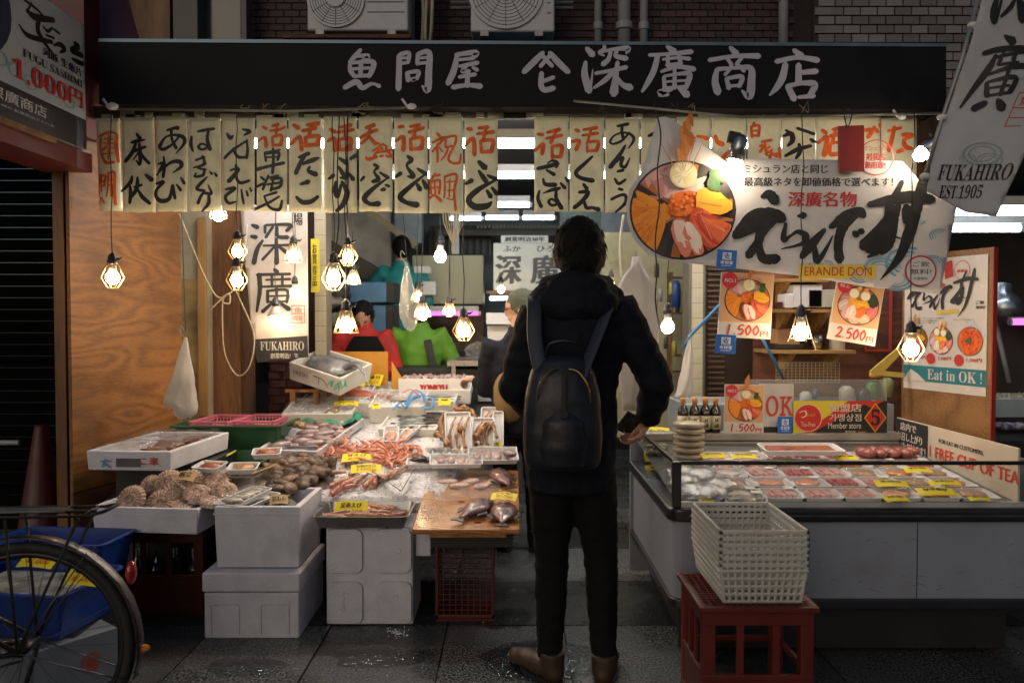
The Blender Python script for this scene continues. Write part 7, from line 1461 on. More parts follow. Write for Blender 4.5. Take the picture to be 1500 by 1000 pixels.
Ls = FY1 - .03 - (FY0 + .03)
o = MB().box(0, .635, -.01, Ls, .862, 0).build('side_sign', mat('sign_cream', (.52, .46, .38), r=.5, var=.05), bevel=.002); o.matrix_world = M; tag(o, 'long cream and black sign inside the right end of the freezer', 'sign')
pm = MB(); patch(pm, sf, [(0, .64), (.32, .64), (.32, .858), (0, .858)], (1, 1, 1)); pm.build('black_field', mat('foot_black'), o)
l = MB(); text(l, sf, '店内で', .05, .805, .21, .845, z=.003, thick=.002); text(l, sf, 'お召し上がり', .02, .752, .27, .796, z=.003, thick=.002); text(l, sf, 'いただけます！', .03, .70, .30, .744, z=.003, thick=.002); l.build('lettering', mat('cream_letter', (.6, .55, .48), r=.5), o)
l = MB(); text(l, sf, 'FOR EAT-IN CUSTOMERS,', .42, .790, .78, .812, thick=.001); l.build('lettering', BLACKINK, o)
l = MB(); text(l, sf, '1 FREE CUP OF TEA', .34, .715, 1.02, .768, thick=.003); l.build('lettering', mat('sign_red', (.50, .05, .03), r=.5), o)
RYB = 4.2; zr = .785
def railz(px): return P(px, 0, RYB).x
m_bot = mat('soy_glass', (.012, .007, .005), r=.08, coat=.5); m_cap = mat('cap_orange', (.60, .22, .02), r=.4); m_lab = mat('bottle_label', (.50, .44, .30), r=.6)
for k, px in enumerate((1003, 1020, 1036, 1051)):
 t = thing('sauce_bottle', 'dark soy sauce bottle with orange cap, %s of four' % ('leftmost', 'second', 'third', 'rightmost')[k], 'bottle', T(railz(px), RYB - .02, zr), 'soy sauce bottles on the freezer')
 MB().lathe([(0, 0), (.026, 0), (.028, .004), (.028, .105), (.024, .125), (.012, .145), (.011, .168), (0, .168)], 18).build('bottle_body', m_bot, t, smooth=True)
 MB().lathe([(.0135, .150), (.0135, .178), (.011, .181), (0, .181)], 16).build('cap', m_cap, t, smooth=True); lb_ = MB().lathe([(.0288, .018), (.0288, .088)], 18).build('label', m_lab, t, smooth=True)
 f = Face(frame((0, -.0295, .05), (1, 0, 0)), lambda x, y: -x * x / .058); l = MB(); text(l, f, 'ぽ', -.008, .008, .010, .028, thick=.0008); text(l, f, 'ん酢', -.012, -.022, .010, -.002, thick=.0008); l.build('lettering', BLACKINK, lb_, M=f.M)
 f = Face(frame((0, -.0293, .105), (1, 0, 0))); l = MB(); text(l, f, '本造り', -.014, -.004, .014, .008); l.build('lettering', mat('cream_letter'), t, M=f.M)
def sheet_sign(name, lab, cat, px0, py0, px1, py1, Y, m, rot=0, th=.004, tilt=0, group=None):
 a = P(px0, py0, Y); b = P(px1, py1, Y); c = (a + b) / 2; w = b.x - a.x; h = a.z - b.z
 M = frame(c, (math.cos(R(rot)), 0, math.sin(R(rot))), (-math.sin(R(rot)), math.sin(R(tilt)), math.cos(R(rot))))
 o = MB().box(-w / 2, -h / 2, -th, w / 2, h / 2, 0).build(name, m); o.matrix_world = M; tag(o, lab, cat, group); return o, Face(M), w, h
m_card = mat('card_white', (.62, .58, .54), r=.4, var=.04); m_print_o = mat('card_orange_ground', (.60, .34, .17), r=.4, var=.04)
def price_card(lab, px0, py0, px1, py1, Y, rot, kind, price, badge, frac=.76, grp='price cards with bowl pictures'):
 o, f, w, h = sheet_sign('price_card', lab, 'sign', px0, py0, px1, py1, Y, m_card, rot, group=grp)
 pm = MB(); zb_ = -h / 2 + h * (1 - frac); patch(pm, f, [(-w / 2 + .004, zb_), (w / 2 - .004, zb_), (w / 2 - .004, h / 2 - .004), (-w / 2 + .004, h / 2 - .004)], (.62, .36, .19), z=.0008)
 r_ = w * .43; cy = zb_ + r_ * .98; donburi(pm, f, w * .02, cy, r_, kind, z=.0026)
 disc(pm, f, -w * .34, h / 2 - w * .15, w * .15, (.55, .03, .05), z=.0130); pm.build('print', PRINT, o)
 l = MB(); text(l, f, badge, -w * .44, h / 2 - w * .19, -w * .24, h / 2 - w * .12, z=.0152, thick=.0006); l.build('badge_lettering', m_card, o)
 l = MB(); hh = h * (1 - frac); brush_price(l, f, price, -w * .36, -h / 2 + hh * .22, w * .28, -h / 2 + hh * .82); text(l, f, '円', w * .30, -h / 2 + hh * .15, w * .44, -h / 2 + hh * .5, thick=.001); l.build('price', mat('sign_red'), o); return o
DIG = {'1': '40 0 14 30 100 16', '5': '90 0 12 30 6 14 20 50 12 60 40 14 90 60 16 70 95 16 20 98 10', '0': '50 0 12 10 50 16 45 100 12 90 50 16 55 0 12', '2': '10 20 12 50 0 14 85 25 16 50 70 14 5 100 14;5 100 14 95 94 16', '.': '40 92 22 50 100 22'}
def brush_price(l, f, s, x0, y0, x1, y1):
 n = sum(.45 if c == '.' else 1 for c in s); cw = (x1 - x0) / n; x = x0
 for c in s:
  ww = cw * (.45 if c == '.' else 1); brush(l, f, DIG[c], 0, 0, 1, tf=lambda a, b, x=x, ww=ww: (x + ww * .1 + a * ww * .008 + (100 - b) * cw * .0012, y1 - b * (y1 - y0) / 100), ws=2.0, rough=.05); x += ww
price_card('price card with orange bowl and red 1,500, hanging left of the broken lamp', 1054, 400, 1131, 495, 3.78, -3, 0, '1.500', 'NO.1')
price_card('price card with mixed bowl and red 2,500, hanging right of the broken lamp', 1219, 411, 1289, 502, 3.78, -9, 1, '2.500', '特上', .73)
o = price_card('price card with red 1,500 standing on the freezer beside the bottles', 1061, 563, 1119, 635, RYB - .03, -1, 0, '1.500', 'NO.1')
o, f, w, h = sheet_sign('ok_sign', 'grey white card with red OK above a black band, on the freezer', 'sign', 1112, 562, 1162, 635, RYB - .01, mat('card_grey', (.48, .46, .46), r=.4))
pm = MB(); patch(pm, f, [(-w / 2, -h / 2), (w / 2, -h / 2), (w / 2, -h / 2 + h * .14), (-w / 2, -h / 2 + h * .14)], (.02, .02, .02)); pm.build('black_band', mat('foot_black'), o)
l = MB(); text(l, f, '𝙾𝙺', -w * .30, -h * .15, w * .46, h * .26, thick=.002); l.build('lettering', mat('sign_red'), o)
paytag(1139, 610, 1161, 635, RYB - .05, 'blue payment tag on the OK card on the freezer')
o, f, w, h = sheet_sign('member_sign', 'black red and yellow member store board on the freezer', 'sign', 1162, 587, 1299, 636, RYB - .02, mat('foot_black'))
pm = MB(); patch(pm, f, [(-w / 2, -h / 2), (-w * .40, -h / 2), (w * .10, h / 2), (-w / 2, h / 2)], (.62, .50, .02), z=.0008); patch(pm, f, [(-w * .40, -h / 2), (-w * .33, -h / 2), (w * .32, h / 2), (w * .08, h / 2)], (.50, .03, .02), z=.0026); patch(pm, f, [(w * .20, h * .5), (w * .32, h * .3), (w * .46, h * .5)], (.5, .03, .02), z=.0026)
disc(pm, f, -w * .345, 0, h * .42, (.6, .5, .45), z=.0044); disc(pm, f, -w * .345, 0, h * .39, (.52, .03, .02), z=.0062)
patch(pm, f, [(w * .25, 0), (w * .37, -h * .44), (w * .49, 0), (w * .37, h * .46)], (.60, .30, .02), z=.0044); patch(pm, f, [(w * .265, 0), (w * .37, -h * .38), (w * .475, 0), (w * .37, h * .40)], (.48, .03, .02), z=.0062); pm.build('print', PRINT, o)
l = MB(); text(l, f, '加盟店', -w * .13, h * .18, w * .22, h * .42, thick=.0014, z=.006); text(l, f, '가맹상점', -w * .12, -h * .10, w * .22, h * .12, z=.006, thick=.0008); text(l, f, 'Member store', -w * .13, -h * .32, w * .22, -h * .14, z=.006); text(l, f, '黒門市場', w * .05, -h * .45, w * .16, -h * .38, z=.006)
text(l, f, 'Tax-Free', -w * .42, -h * .26, -w * .27, -h * .12, z=.0082); text(l, f, 'つ', -w * .44, -.0 * h, -w * .36, h * .22, z=.0082, thick=.002); l.build('lettering', mat('cream_letter'), o)
l = MB(); text(l, f, '𝟓', w * .325, -h * .22, w * .415, h * .26, z=.0086, thick=.0006); l.build('lettering', BLACKINK, o)
l = MB(); text(l, f, 'Kuromon', w * .19, -h * .45, w * .27, -h * .38, z=.006); text(l, f, 'SHOP', -w * .36, h * .04, -w * .27, h * .12, z=.0082); l.build('lettering', mat('letter_orange', (.65, .3, .03), r=.5), o)
m_bk = mat('basket_white', (.52, .51, .47), r=.35, var=.06, tl=.12, dirt=.25, dirtc=(.3, .24, .15))
for k in range(6):
 o = basket('white slotted plastic basket, %s of the nested stack' % ('lowest', 'second from the bottom', 'third from the bottom', 'fourth from the bottom', 'second from the top', 'topmost')[k], T(.838, 2.83, .434 + .022 * k), .30, .42, .135, m_bk, 12, 15, 4, bar=.0058, taper=.022, rimw=.012)
 o['group'] = 'nested white plastic baskets'
gl_ = MB(); grid_wall(gl_, -.175, -.16, .175, .16, 16, 14, .004, .004, T(0, 0, .425) @ RX(90)); gl_.build('grate', mat('crate_red_front'), front_crate)
lid = MB()
for (x0, y0, x1, y1) in ((-.198, -.185, .198, -.165), (-.198, .165, .198, .185), (-.198, -.165, -.178, .165), (.178, -.165, .198, .165)): lid.box(x0, y0, -.012, x1, y1, .006)
lid.build('rim', mat('crate_red_front'), front_crate, bevel=.003, M=T(0, 0, .424))
# === people
m_skin = mat('skin', (.46, .25, .17), r=.5, var=.1, sc=20, sub=.05); m_hair = mat('hair_black', (.004, .004, .004), r=.7, spec=.2, var=.4, sc=60, stretch=(1, 1, .15), bump=.8, bs=120)
V = Vector
def hand(mb, w, d, n, s=1.0, curl=.8):
 """palm and five bent fingers from the wrist w, along d, palm facing n"""
 d = V(d).normalized(); n = V(n); n = (n - d * n.dot(d)).normalized(); a = d.cross(n); w = V(w)
 mb.tube([w - d * .03, w, w + d * .035 * s, w + d * .085 * s], [(.024 * s, .02 * s), (.025 * s, .018 * s), (.034 * s, .017 * s), (.038 * s, .014 * s)], 10)
 for k in range(4):
  b = w + d * .078 * s + a * (-.027 + .018 * k) * s; L_ = (.036, .041, .038, .030)[k] * s; p = [b]; c = 0
  for j in range(3): c += curl * (.5 + .25 * j); b = b + (d * math.cos(c) + n * math.sin(c)) * L_ * (1, .7, .55)[j]; p.append(b)
  mb.tube(p, [.0088 * s, .0084 * s, .0076 * s, .006 * s], 7)
 b = w + d * .02 * s - a * .026 * s; mb.tube([b, b - a * .022 * s + d * .025 * s + n * .008, b - a * .022 * s + d * .055 * s + n * .022 * s, b - a * .012 * s + d * .07 * s + n * .036 * s], [.012 * s, .011 * s, .009 * s, .007 * s], 7)
def head_mesh(mb, c, face, s=1.0, tilt=0):
 """skull, jaw, nose, ears; face = heading angle (degrees, 0 looks along +Y)"""
 M = T(c) @ RZ(face) @ RX(-tilt) @ SC(s, s, s)
 mb.ball((0, 0, .02), .074, .094, .095, 18, 12, M=M); mb.ball((0, .02, -.045), .056, .066, .066, 14, 10, M=M); mb.ball((0, .093, -.012), .012, .016, .024, 8, 6, M=M); mb.ball((0, .083, -.053), .024, .012, .010, 10, 6, M=M)
 for q in (-1, 1): mb.ball((q * .077, -.008, -.012), .010, .019, .031, 8, 6, M=M); mb.ball((q * .032, .076, .026), .02, .012, .008, 8, 6, M=M)
 return M
def person(lab, J, top, leg, shoe, face=0, tilt=0, hs=1.0, puff=1.0, hands=((0, 0, -1), (0, 0, -1)), hat=None, vox=.011, sh=True, disp=.004, glasses=False):
 o = thing('person', lab, 'person', T(J['pel'][0], J['pel'][1], 0)); Mi = o.matrix_world.inverted()
 J = {k: Mi @ V(v) for k, v in J.items()}
 b = MB(); HM = head_mesh(b, J['head'], face, hs, tilt); b.tube([J['head'] + V((0, -.01, -.05)), J['neck'] + V((0, 0, -.06))], [.052, .062], 12)
 for s_ in 'LR': b.tube([J['el' + s_], J['wr' + s_]], [.038, .024], 8); hand(b, J['wr' + s_], (J['wr' + s_] - J['el' + s_]).normalized() + V(hands[0 if s_ == 'L' else 1]) * .4, hands[0 if s_ == 'L' else 1])
 b.tube([J['neck'], J['chest'], J['pel']], [.06, .09, .09], 10); remesh(b, 'body', m_skin, .0065, 2, o)
 e = MB()
 for q in (-1, 1): e.ball((q * .030, .083, .008), .012, .009, .006, 8, 6, M=HM)
 e.build('eyes', m_dark, o);
 if glasses:
  g_ = MB()
  for q in (-1, 1): g_.tube([(q * .032 + .022 * math.cos(a), .103, .008 + .018 * math.sin(a)) for a in [k * .628 for k in range(11)]], .0018, 5, M=HM, cap=False); g_.tube([(q * .054, .102, .01), (q * .078, .0, .01)], .0018, 5, M=HM)
  g_.build('glasses', m_dark, o)
 h = MB(); h.ball((0, -.014, .032), .083, .100, .098, 20, 14, M=HM, nz=.05); h.ball((0, -.045, -.018), .076, .068, .075, 16, 10, M=HM)
 for q in (-1, 1): h.ball((q * .068, -.02, .0), .018, .05, .045, 8, 6, M=HM)
 ho = remesh(h, 'hair', hat or m_hair, .007, 3, o, disp=.007, dscale=26)
 if not hat:
  w_ = MB()
  for k in range(260):
   a = rnd.uniform(0, 6.283); t = rnd.uniform(-.5, 1.5); x = V((.083 * math.cos(a) * math.cos(t), -.014 + .1 * math.sin(a) * math.cos(t), .032 + .098 * math.sin(t))) * rnd.uniform(.99, 1.03); d_ = V((math.cos(a) * .35, math.sin(a) * .35, -.9 + 1.2 * max(0, math.sin(t) - .6)))
   w_.tube([x, x + d_ * .014, x + d_ * rnd.uniform(.02, .034)], [.0016, .0013, .0003], 3, M=HM)
  w_.build('hair_strands', m_hair, o)['kind'] = 'stuff'
 t = MB(); p = puff; ch, pe, nk = J['chest'], J['pel'], J['neck']; mid = (ch + pe) / 2
 t.rings([(pe + V((0, 0, -.10 - .1 * (p > 1.02))), .165 * p, .125 * p), (pe + V((0, 0, .03)), .175 * p, .13 * p), (mid, .165 * p, .125 * p), (ch, .19 * p, .14 * p), (ch + (nk - ch) * .45, .18 * p, .125 * p), (ch + (nk - ch) * .75, .13 * p, .10 * p), (nk + V((0, 0, .01)), .08, .08), (nk + V((0, 0, .05)), .072, .075)])
 for s_ in 'LR':
  S, E_, W_ = J['sh' + s_], J['el' + s_], J['wr' + s_]; e2 = (E_ - S) * .5 + S
  t.tube([S + (ch - S) * .35, S, e2, E_, (E_ + W_) / 2, W_ - (W_ - E_) * .06], [.085 * p, .082 * p, .072 * p, .066 * p, .058 * p, .045 * p], 12)
  t.ball(E_, .066 * p, .066 * p, .066 * p)
 remesh(t, 'jacket', top, vox, 4, o, disp=disp, dscale=11)
 l = MB(); l.rings([(pe + V((0, 0, -.12)), .14, .11), (pe + V((0, 0, -.02)), .165, .12), (pe + V((0, 0, .06)), .15, .11)])
 for s_ in 'LR':
  hp, kn, an = J['hp' + s_], J['kn' + s_], J['an' + s_]; l.tube([hp + V((0, 0, .03)), hp + (kn - hp) * .4, kn, kn + (an - kn) * .35, an], [.092, .084, .066, .062, .048], 12)
 remesh(l, 'trousers', leg, vox, 3, o, disp=disp * .7, dscale=13)
 if sh:
  for s_, ty in (('L', J.get('toL', J['anL'] + V((-.02, .16, -.06)))), ('R', J.get('toR', J['anR'] + V((.02, .16, -.06))))):
   a = J['an' + s_]; z0 = .0; f = V((ty[0] - a[0], ty[1] - a[1], 0)); L_ = f.length; f.normalize(); ang = math.degrees(math.atan2(f.y, f.x)) - 90; Ms = T(a[0], a[1], 0) @ RZ(ang)
   q = MB(); q.ball((0, -.02, .05), .042, .05, .05, M=Ms); q.ball((0, .06, .045), .043, .075, .042, M=Ms); q.ball((0, L_, .038), .045, .06, .033, M=Ms); q.ball((0, L_ * .72, .045), .046, .07, .038, M=Ms); q.tube([(0, -.02, .05), (0, -.015, .12)], [.045, .05], 12, M=Ms)
   so = remesh(q, 'shoe', shoe, .007, 3, o); MB().rings([((0, .045, .0), .043, .125), ((0, .045, .018), .046, .128)], M=Ms).build('sole', m_dark, so)
 return o
m_black = mat('jacket_black', (.007, .0085, .014), r=.8, var=.3, sc=12, bump=.35, bs=60, spec=.18); m_trs = mat('trousers_black', (.0045, .0045, .005), r=.85, var=.2, bump=.3, bs=200, spec=.2); m_boot = mat('boot_tan', (.040, .021, .010), r=.55, sc=14, var=.3)
PY = 3.0
J = dict(head=P(848, 376, PY + .02), neck=P(845, 425, PY), chest=P(842, 500, PY), pel=P(836, 640, PY + .02), shL=P(786, 466, PY), shR=P(908, 458, PY), elL=P(756, 568, PY + .01), wrL=P(795, 622, PY + .30), elR=P(962, 560, PY + .03), wrR=P(948, 618, PY + .15),
 hpL=P(808, 705, PY + .02), hpR=P(868, 705, PY + .02), knL=P(808, 815, PY + .03), knR=P(880, 815, PY + .03), anL=(P(805, 960, PY).x, PY, .09), anR=(P(884, 960, PY).x, PY - .02, .09), toL=(P(786, 960, PY).x - .06, PY + .14, .03), toR=(P(890, 960, PY).x + .02, PY + .14, .03))
man = person('customer in black padded jacket with dark backpack, seen from behind at the stall', J, m_black, m_trs, m_boot, face=3, tilt=8, hs=1.15, puff=1.03, hands=((1, .2, 0), (-1, .25, -.1)), vox=.010, disp=.013)
Mo = man.matrix_world.inverted(); nk = Mo @ P(845, 425, PY)
h = MB()
for k in range(20):
 a = k * math.pi / 10; h.ball(nk + V((.10 * math.cos(a), .01 + .085 * math.sin(a), .035 - .02 * abs(math.cos(a)))), .045, .045, .042, 12, 8)
 h.ball(nk + V((.135 * math.cos(a), .0 + .09 * math.sin(a), -.03)), .05, .05, .045, 12, 8)
h.ball(nk + V((0, -.085, -.05)), .15, .07, .085, 16, 10); h.ball(nk + V((0, -.075, .01)), .12, .06, .06, 16, 10); h.ball(nk + V((.0, -.02, -.06)), .17, .09, .05, 16, 10)
remesh(h, 'hood', m_black, .010, 3, man, disp=.014, dscale=13)
m_bpk = mat('backpack_leather', (.007, .009, .016), r=.5, var=.3, sc=10, bump=.12, bs=120, coat=.05); m_zip = mat('zip_brass', (.22, .15, .06), r=.4, m=.7)
bp = thing('backpack', 'dark blue black leather backpack worn by the customer', 'backpack', T(P(824, 622, 2.80)) @ SC(.92, 1, .95))
q = MB(); q.rings([((0, 0, -.165), .13, .06), ((0, -.005, -.135), .15, .075), ((0, -.01, -.03), .154, .078), ((0, 0, .10), .148, .078), ((0, .01, .19), .128, .07), ((0, .02, .24), .10, .05), ((0, .03, .26), .06, .03)])
remesh(q, 'bag_body', m_bpk, .010, 5, bp, disp=.003, dscale=6)
q = MB(); q.rings([((0, -.045, -.145), .085, .05), ((0, -.05, -.07), .098, .056), ((0, -.05, .02), .085, .055), ((0, -.035, .07), .05, .04)]); remesh(q, 'front_pocket', m_bpk, .009, 3, bp, disp=.004, dscale=9)
MB().tube(sp([(-.10, -.06, .10), (-.09, -.075, .16), (-.05, -.06, .205), (-.02, -.05, .212)]), .0035, 6).build('zip', m_zip, bp); MB().tube(sp([(.10, -.06, .09), (.09, -.075, .15), (.055, -.06, .20), (.02, -.05, .21)]), .0035, 6).build('zip', m_zip, bp)
MB().tube(sp([(-.065, -.01, .255), (-.05, -.03, .30), (0, -.035, .312), (.045, -.03, .305)]), .007, 8).build('carry_handle', m_bpk, bp)
MB().cbox((0, -.085, .08), (.018, .008, .24)).cbox((0, -.094, .05), (.03, .01, .03)).build('centre_strap', m_bpk, bp, bevel=.002)
Bi = bp.matrix_world.inverted(); m_str = mat('strap_navy', (.022, .028, .045), r=.6, var=.2)
for k, (a, b, c) in enumerate((((797, 560), (784, 500), (783, 448)), ((850, 555), (872, 500), (890, 452)))):
 pts = sp([Bi @ P(*a, 2.77), Bi @ P(*b, 2.825), Bi @ P(*c, 2.895), Bi @ (P(*c, 2.99) + V((0, 0, .035)))]); MB().tube(pts, [(.030, .008)] * len(pts), 10).build('shoulder_strap', m_str, bp, smooth=True)
ph = tag(MB().box(-.035, -.005, -.07, .035, .005, .07).build('phone', mat('phone_dark', (.02, .02, .022), r=.15), bevel=.004), 'dark phone held in front of the customer by the freezer', 'phone'); ph.matrix_world = T(P(921, 620, PY + .19)) @ RY(25) @ RX(50)
def bgman(lab, px, py, Y, top, leg, face, arms, tilt=0, lean=(0, 0), hat=None, glasses=False, hs=1.05, puff=1.0, nz=-.15, disp=.012, hands=((0, 0, -1), (0, 0, -1))):
 """worker placed by the centre of the head; arms = elbow and wrist offsets"""
 h = P(px, py, Y); J = dict(head=h, neck=h + V((lean[0] * .3, lean[1] * .3, nz))); n = J['neck']; c = n + V((lean[0], lean[1], -.22)); p = V((c.x + lean[0], c.y + lean[1], max(.8, c.z - .35))); J['chest'] = c; J['pel'] = p
 J['shL'] = n + V((-.17, lean[1] * .4, -.07)); J['shR'] = n + V((.17, lean[1] * .4, -.07)); J['elL'] = J['shL'] + V(arms[0]); J['wrL'] = J['elL'] + V(arms[1]); J['elR'] = J['shR'] + V(arms[2]); J['wrR'] = J['elR'] + V(arms[3])
 fz = p.z - .85
 for s_, q in (('L', -.09), ('R', .09)): J['hp' + s_] = p + V((q, 0, -.06)); J['kn' + s_] = p + V((q, .02, -.42)); J['an' + s_] = V((p.x + q, p.y, max(.08, p.z - .78)))
 return person(lab, J, top, leg, m_dark, face, tilt, hs, puff, hands, hat, .015, p.z < .95, disp, glasses)
m_red = mat('jersey_red', (.42, .022, .018), r=.8, var=.25); m_lime = mat('jacket_lime', (.11, .28, .02), r=.7, var=.15); m_teal = mat('jacket_teal', (.02, .26, .26), r=.7, var=.2)
rm = bgman('worker in a red jersey and black apron looking down behind the yellow board', 532, 465, 6.3, m_red, m_trs, 180, ((-.08, -.05, -.24), (.12, -.22, -.05), (.08, -.05, -.24), (-.08, -.22, -.05)), tilt=28, nz=-.09, puff=1.15)
q = rm.matrix_world.inverted() @ P(535, 515, 6.13); MB().rings([(q + V((0, 0, -.3)), .16, .02), (q + V((0, 0, .02)), .15, .022), (q + V((0, .01, .12)), .09, .02)]).build('apron', m_trs, rm)
gm = bgman('worker in a lime green jacket seen from behind at the steel bench', 614, 462, 6.6, m_lime, m_trs, 10, ((-.13, .02, -.25), (.06, .2, .02), (.13, .02, -.25), (-.04, .2, .0)), tilt=35, puff=1.04, nz=-.09, disp=.010)
q = gm.matrix_world.inverted() @ P(630, 515, 6.42); MB().box(-.03, -.012, -.16, .03, .012, .10, T(q) @ RY(-12)).build('apron_strap', m_dark, gm, bevel=.004)
bgman('worker in a teal jacket leaning over the blue cases, seen from behind', 588, 366, 7.6, m_teal, m_trs, 20, ((-.14, .06, -.16), (-.12, .12, -.04), (.06, .04, -.28), (-.06, .2, -.12)), tilt=15, puff=1.1)
om = bgman('older man in a knitted cap, glasses and black jacket, half hidden by the customer', 762, 452, 4.75, m_black, m_dark, 80, ((-.03, .02, -.25), (-.07, .08, .04), (.05, 0, -.26), (-.2, .05, .02)), tilt=10, hat=mat('cap_olive', (.07, .075, .045), r=.9, bump=.8, bs=150), glasses=True, hs=.92)
q = om.matrix_world.inverted() @ P(748, 578, 4.65); o = MB().ball(q, .10, .09, .16, 18, 12, nz=.15).build('tan_bag', mat('bag_tan', (.20, .125, .05), r=.7, bump=.4, bs=20), om, smooth=True)
# === inside of the shop
def pbox(name, lab, cat, px0, py0, px1, py1, Y, dpt, m, bev=.004, grp=None):
 a = P(px0, py1, Y); b = P(px1, py0, Y); return tag(MB().box(a.x, Y, a.z, b.x, Y + dpt, b.z).build(name, m, bevel=bev), lab, cat, grp)
m_cab = mat('cabinet_beige', (.42, .40, .26), r=.5, dirt=.3, var=.06); m_bcase = mat('case_blue', (.09, .22, .36), r=.45, dirt=.3); m_grey = mat('grey_paint', (.28, .30, .31), r=.5, dirt=.5)
pbox('wall_cabinet', 'large beige cabinet behind the hanging lamps', 'cabinet', 604, 374, 708, 445, 8.0, .4, m_cab)
pbox('brown_hood', 'brown shelf casing round the pink tube', 'shelf', 625, 447, 708, 515, 8.3, .3, m_dkwood)
for k, (x0, y0, x1, y1, Y, lab) in enumerate(((512, 413, 566, 443, 6.9, 'upper blue case above the man in red'), (506, 447, 565, 486, 6.95, 'lower blue case behind the man in red'))):
 pbox('blue_case', lab, 'case', x0, y0, x1, y1, Y, .4, m_bcase, .01, 'blue cases'); pbox('case_end', ('green label end of the upper blue case', 'dark end of the lower blue case')[k], 'lid', x1, y0, x1 + 10, y1, Y, .4, m_dkwall)  # end pieces of the blue cases, built as separate slabs
for k, (x0, y0, x1, y1) in enumerate(((606, 390, 630, 400), (616, 412, 638, 432), (604, 420, 614, 436))): pbox('paper_pack', ('flat white pack on the shelf right of the teal worker', 'white folded bag on the shelf', 'small white pack beside the folded bag')[k], 'pack', x0, y0, x1, y1, 7.5, .15, m_foam, .008)
def pslope(name, lab, cat, pts, Y, dpt, m):
 q = [P(x, y, Y) for x, y in pts]; k = len(q); r_ = [v + V((0, dpt, 0)) for v in q]
 return tag(MB().add(q + r_, [tuple(range(k)), tuple(reversed(range(k, 2 * k)))] + [(i, k + i, k + (i + 1) % k, (i + 1) % k) for i in range(k)]).build(name, m), lab, cat)
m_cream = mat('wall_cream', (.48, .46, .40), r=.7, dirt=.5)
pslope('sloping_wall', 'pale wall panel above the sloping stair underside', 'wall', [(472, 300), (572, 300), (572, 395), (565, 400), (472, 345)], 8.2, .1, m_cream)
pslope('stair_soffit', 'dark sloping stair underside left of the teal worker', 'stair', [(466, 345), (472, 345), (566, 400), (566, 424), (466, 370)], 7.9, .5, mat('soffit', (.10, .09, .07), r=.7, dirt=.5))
pslope('stair_rail', 'beige sloping timber above the teal worker', 'rail', [(520, 300), (536, 300), (612, 356), (606, 364)], 7.7, .1, mat('rail_beige', (.30, .25, .15), r=.7))
pbox('cold_store_door', 'grey blue upright panel above the teal worker', 'panel', 578, 300, 618, 356, 8.1, .1, mat('panel_blue', (.22, .28, .32), r=.4))
pbox('dark_lattice', 'dark green lattice window behind the lamps', 'window', 628, 330, 720, 374, 9.2, .05, mat('lattice_dark', (.03, .05, .04), r=.5))
for k in range(9): pbox('window_bar', 'upright bar in the dark lattice, number %s from the left' % ('one', 'two', 'three', 'four', 'five', 'six', 'seven', 'eight', 'nine')[k], 'bar', 633 + k * 10, 332, 636 + k * 10, 372, 9.15, .03, m_dkwall, 0, 'bars of the dark lattice')
pbox('steel_post', 'grey upright post in the middle of the shop', 'post', 664, 300, 672, 372, 7.0, .06, m_grey); pbox('beam', 'dark beam crossing above the white lettered sign', 'beam', 640, 336, 826, 345, 8.8, .1, mat('beam_dark', (.09, .085, .07), r=.6))
l_ = thing('vent_rail', 'pale slotted rail below the far tubes', 'rail');
for k in range(22): q = P(700 + k * 5.6, 332, 8.7); MB().cbox(q, (.022, .02, .035)).build('slot', mat('slot_pale', (.35, .33, .27), r=.6), l_)
pbox('upper_window', 'pale green window above the customer\'s head', 'window', 820, 300, 880, 345, 8.6, .05, mat('window_green', (.30, .42, .40), r=.3)); pbox('blue_panel', 'blue grey lit panel right of the customer\'s head', 'panel', 880, 300, 925, 345, 8.0, .05, mat('panel_blue'))  # second slab is a plain blue grey panel without any glow
m_ws = mat('sign_white', (.50, .56, .55), r=.4, c2=(.55, .58, .54))
o, f, w, h = sheet_sign('lettered_sign', 'white sign with two large dark characters behind the customer', 'sign', 723, 356, 822, 425, 7.4, m_ws)
l = MB(); text(l, f, '深', -w * .46, -h * .36, -w * .10, h * .24, thick=.012); text(l, f, '廣', w * .06, -h * .36, w * .46, h * .24, thick=.012); text(l, f, 'ふか', -w * .36, h * .32, -w * .10, h * .44, thick=.003); text(l, f, 'ひろ', w * .14, h * .32, w * .38, h * .44, thick=.003); l.build('lettering', m_grey if 0 else mat('letter_slate', (.04, .045, .05), r=.5), o)
o, f, w, h = sheet_sign('small_sign', 'small white sign with founding year above the larger one', 'sign', 734, 345, 803, 355.5, 7.38, m_ws)
l = MB(); text(l, f, '創業明治38年', -w * .42, -h * .34, w * .42, h * .34, thick=.004); l.build('lettering', mat('letter_slate'), o)
pbox('shelf_rail', 'lit timber rail under the white lettered sign', 'rail', 712, 426, 800, 430, 7.3, .1, m_midwood); pbox('white_case', 'white case behind the man in the cap', 'case', 712, 458, 752, 475, 6.2, .3, m_foam); pbox('white_case', 'lower white case behind the man in the cap', 'case', 714, 477, 748, 508, 6.3, .3, m_styw)
wb = thing('work_bench', 'steel work bench between the green jacket and the man in the cap', 'table'); a = P(655, 528, 5.9); b = P(770, 528, 5.9)
MB().box(a.x, 5.9, a.z - .04, b.x, 6.5, a.z).build('top', m_ssteel, wb)
for x in (a.x + .03, b.x - .06): MB().box(x, 5.93, 0, x + .03, 5.96, a.z - .04).build('leg', m_ssteel, wb)
tag(MB().ball(P(700, 512, 6.1), .10, .08, .06, 16, 10, nz=.6, fr=12).build('film_bundle', m_wrap), 'crumpled clear bags on the steel bench', 'bag'); tag(MB().ball(P(716, 519, 5.95), .05, .04, .02, 10, 8).build('meat_slice', m_fil), 'pink meat on the bench by the man in the cap', 'meat')
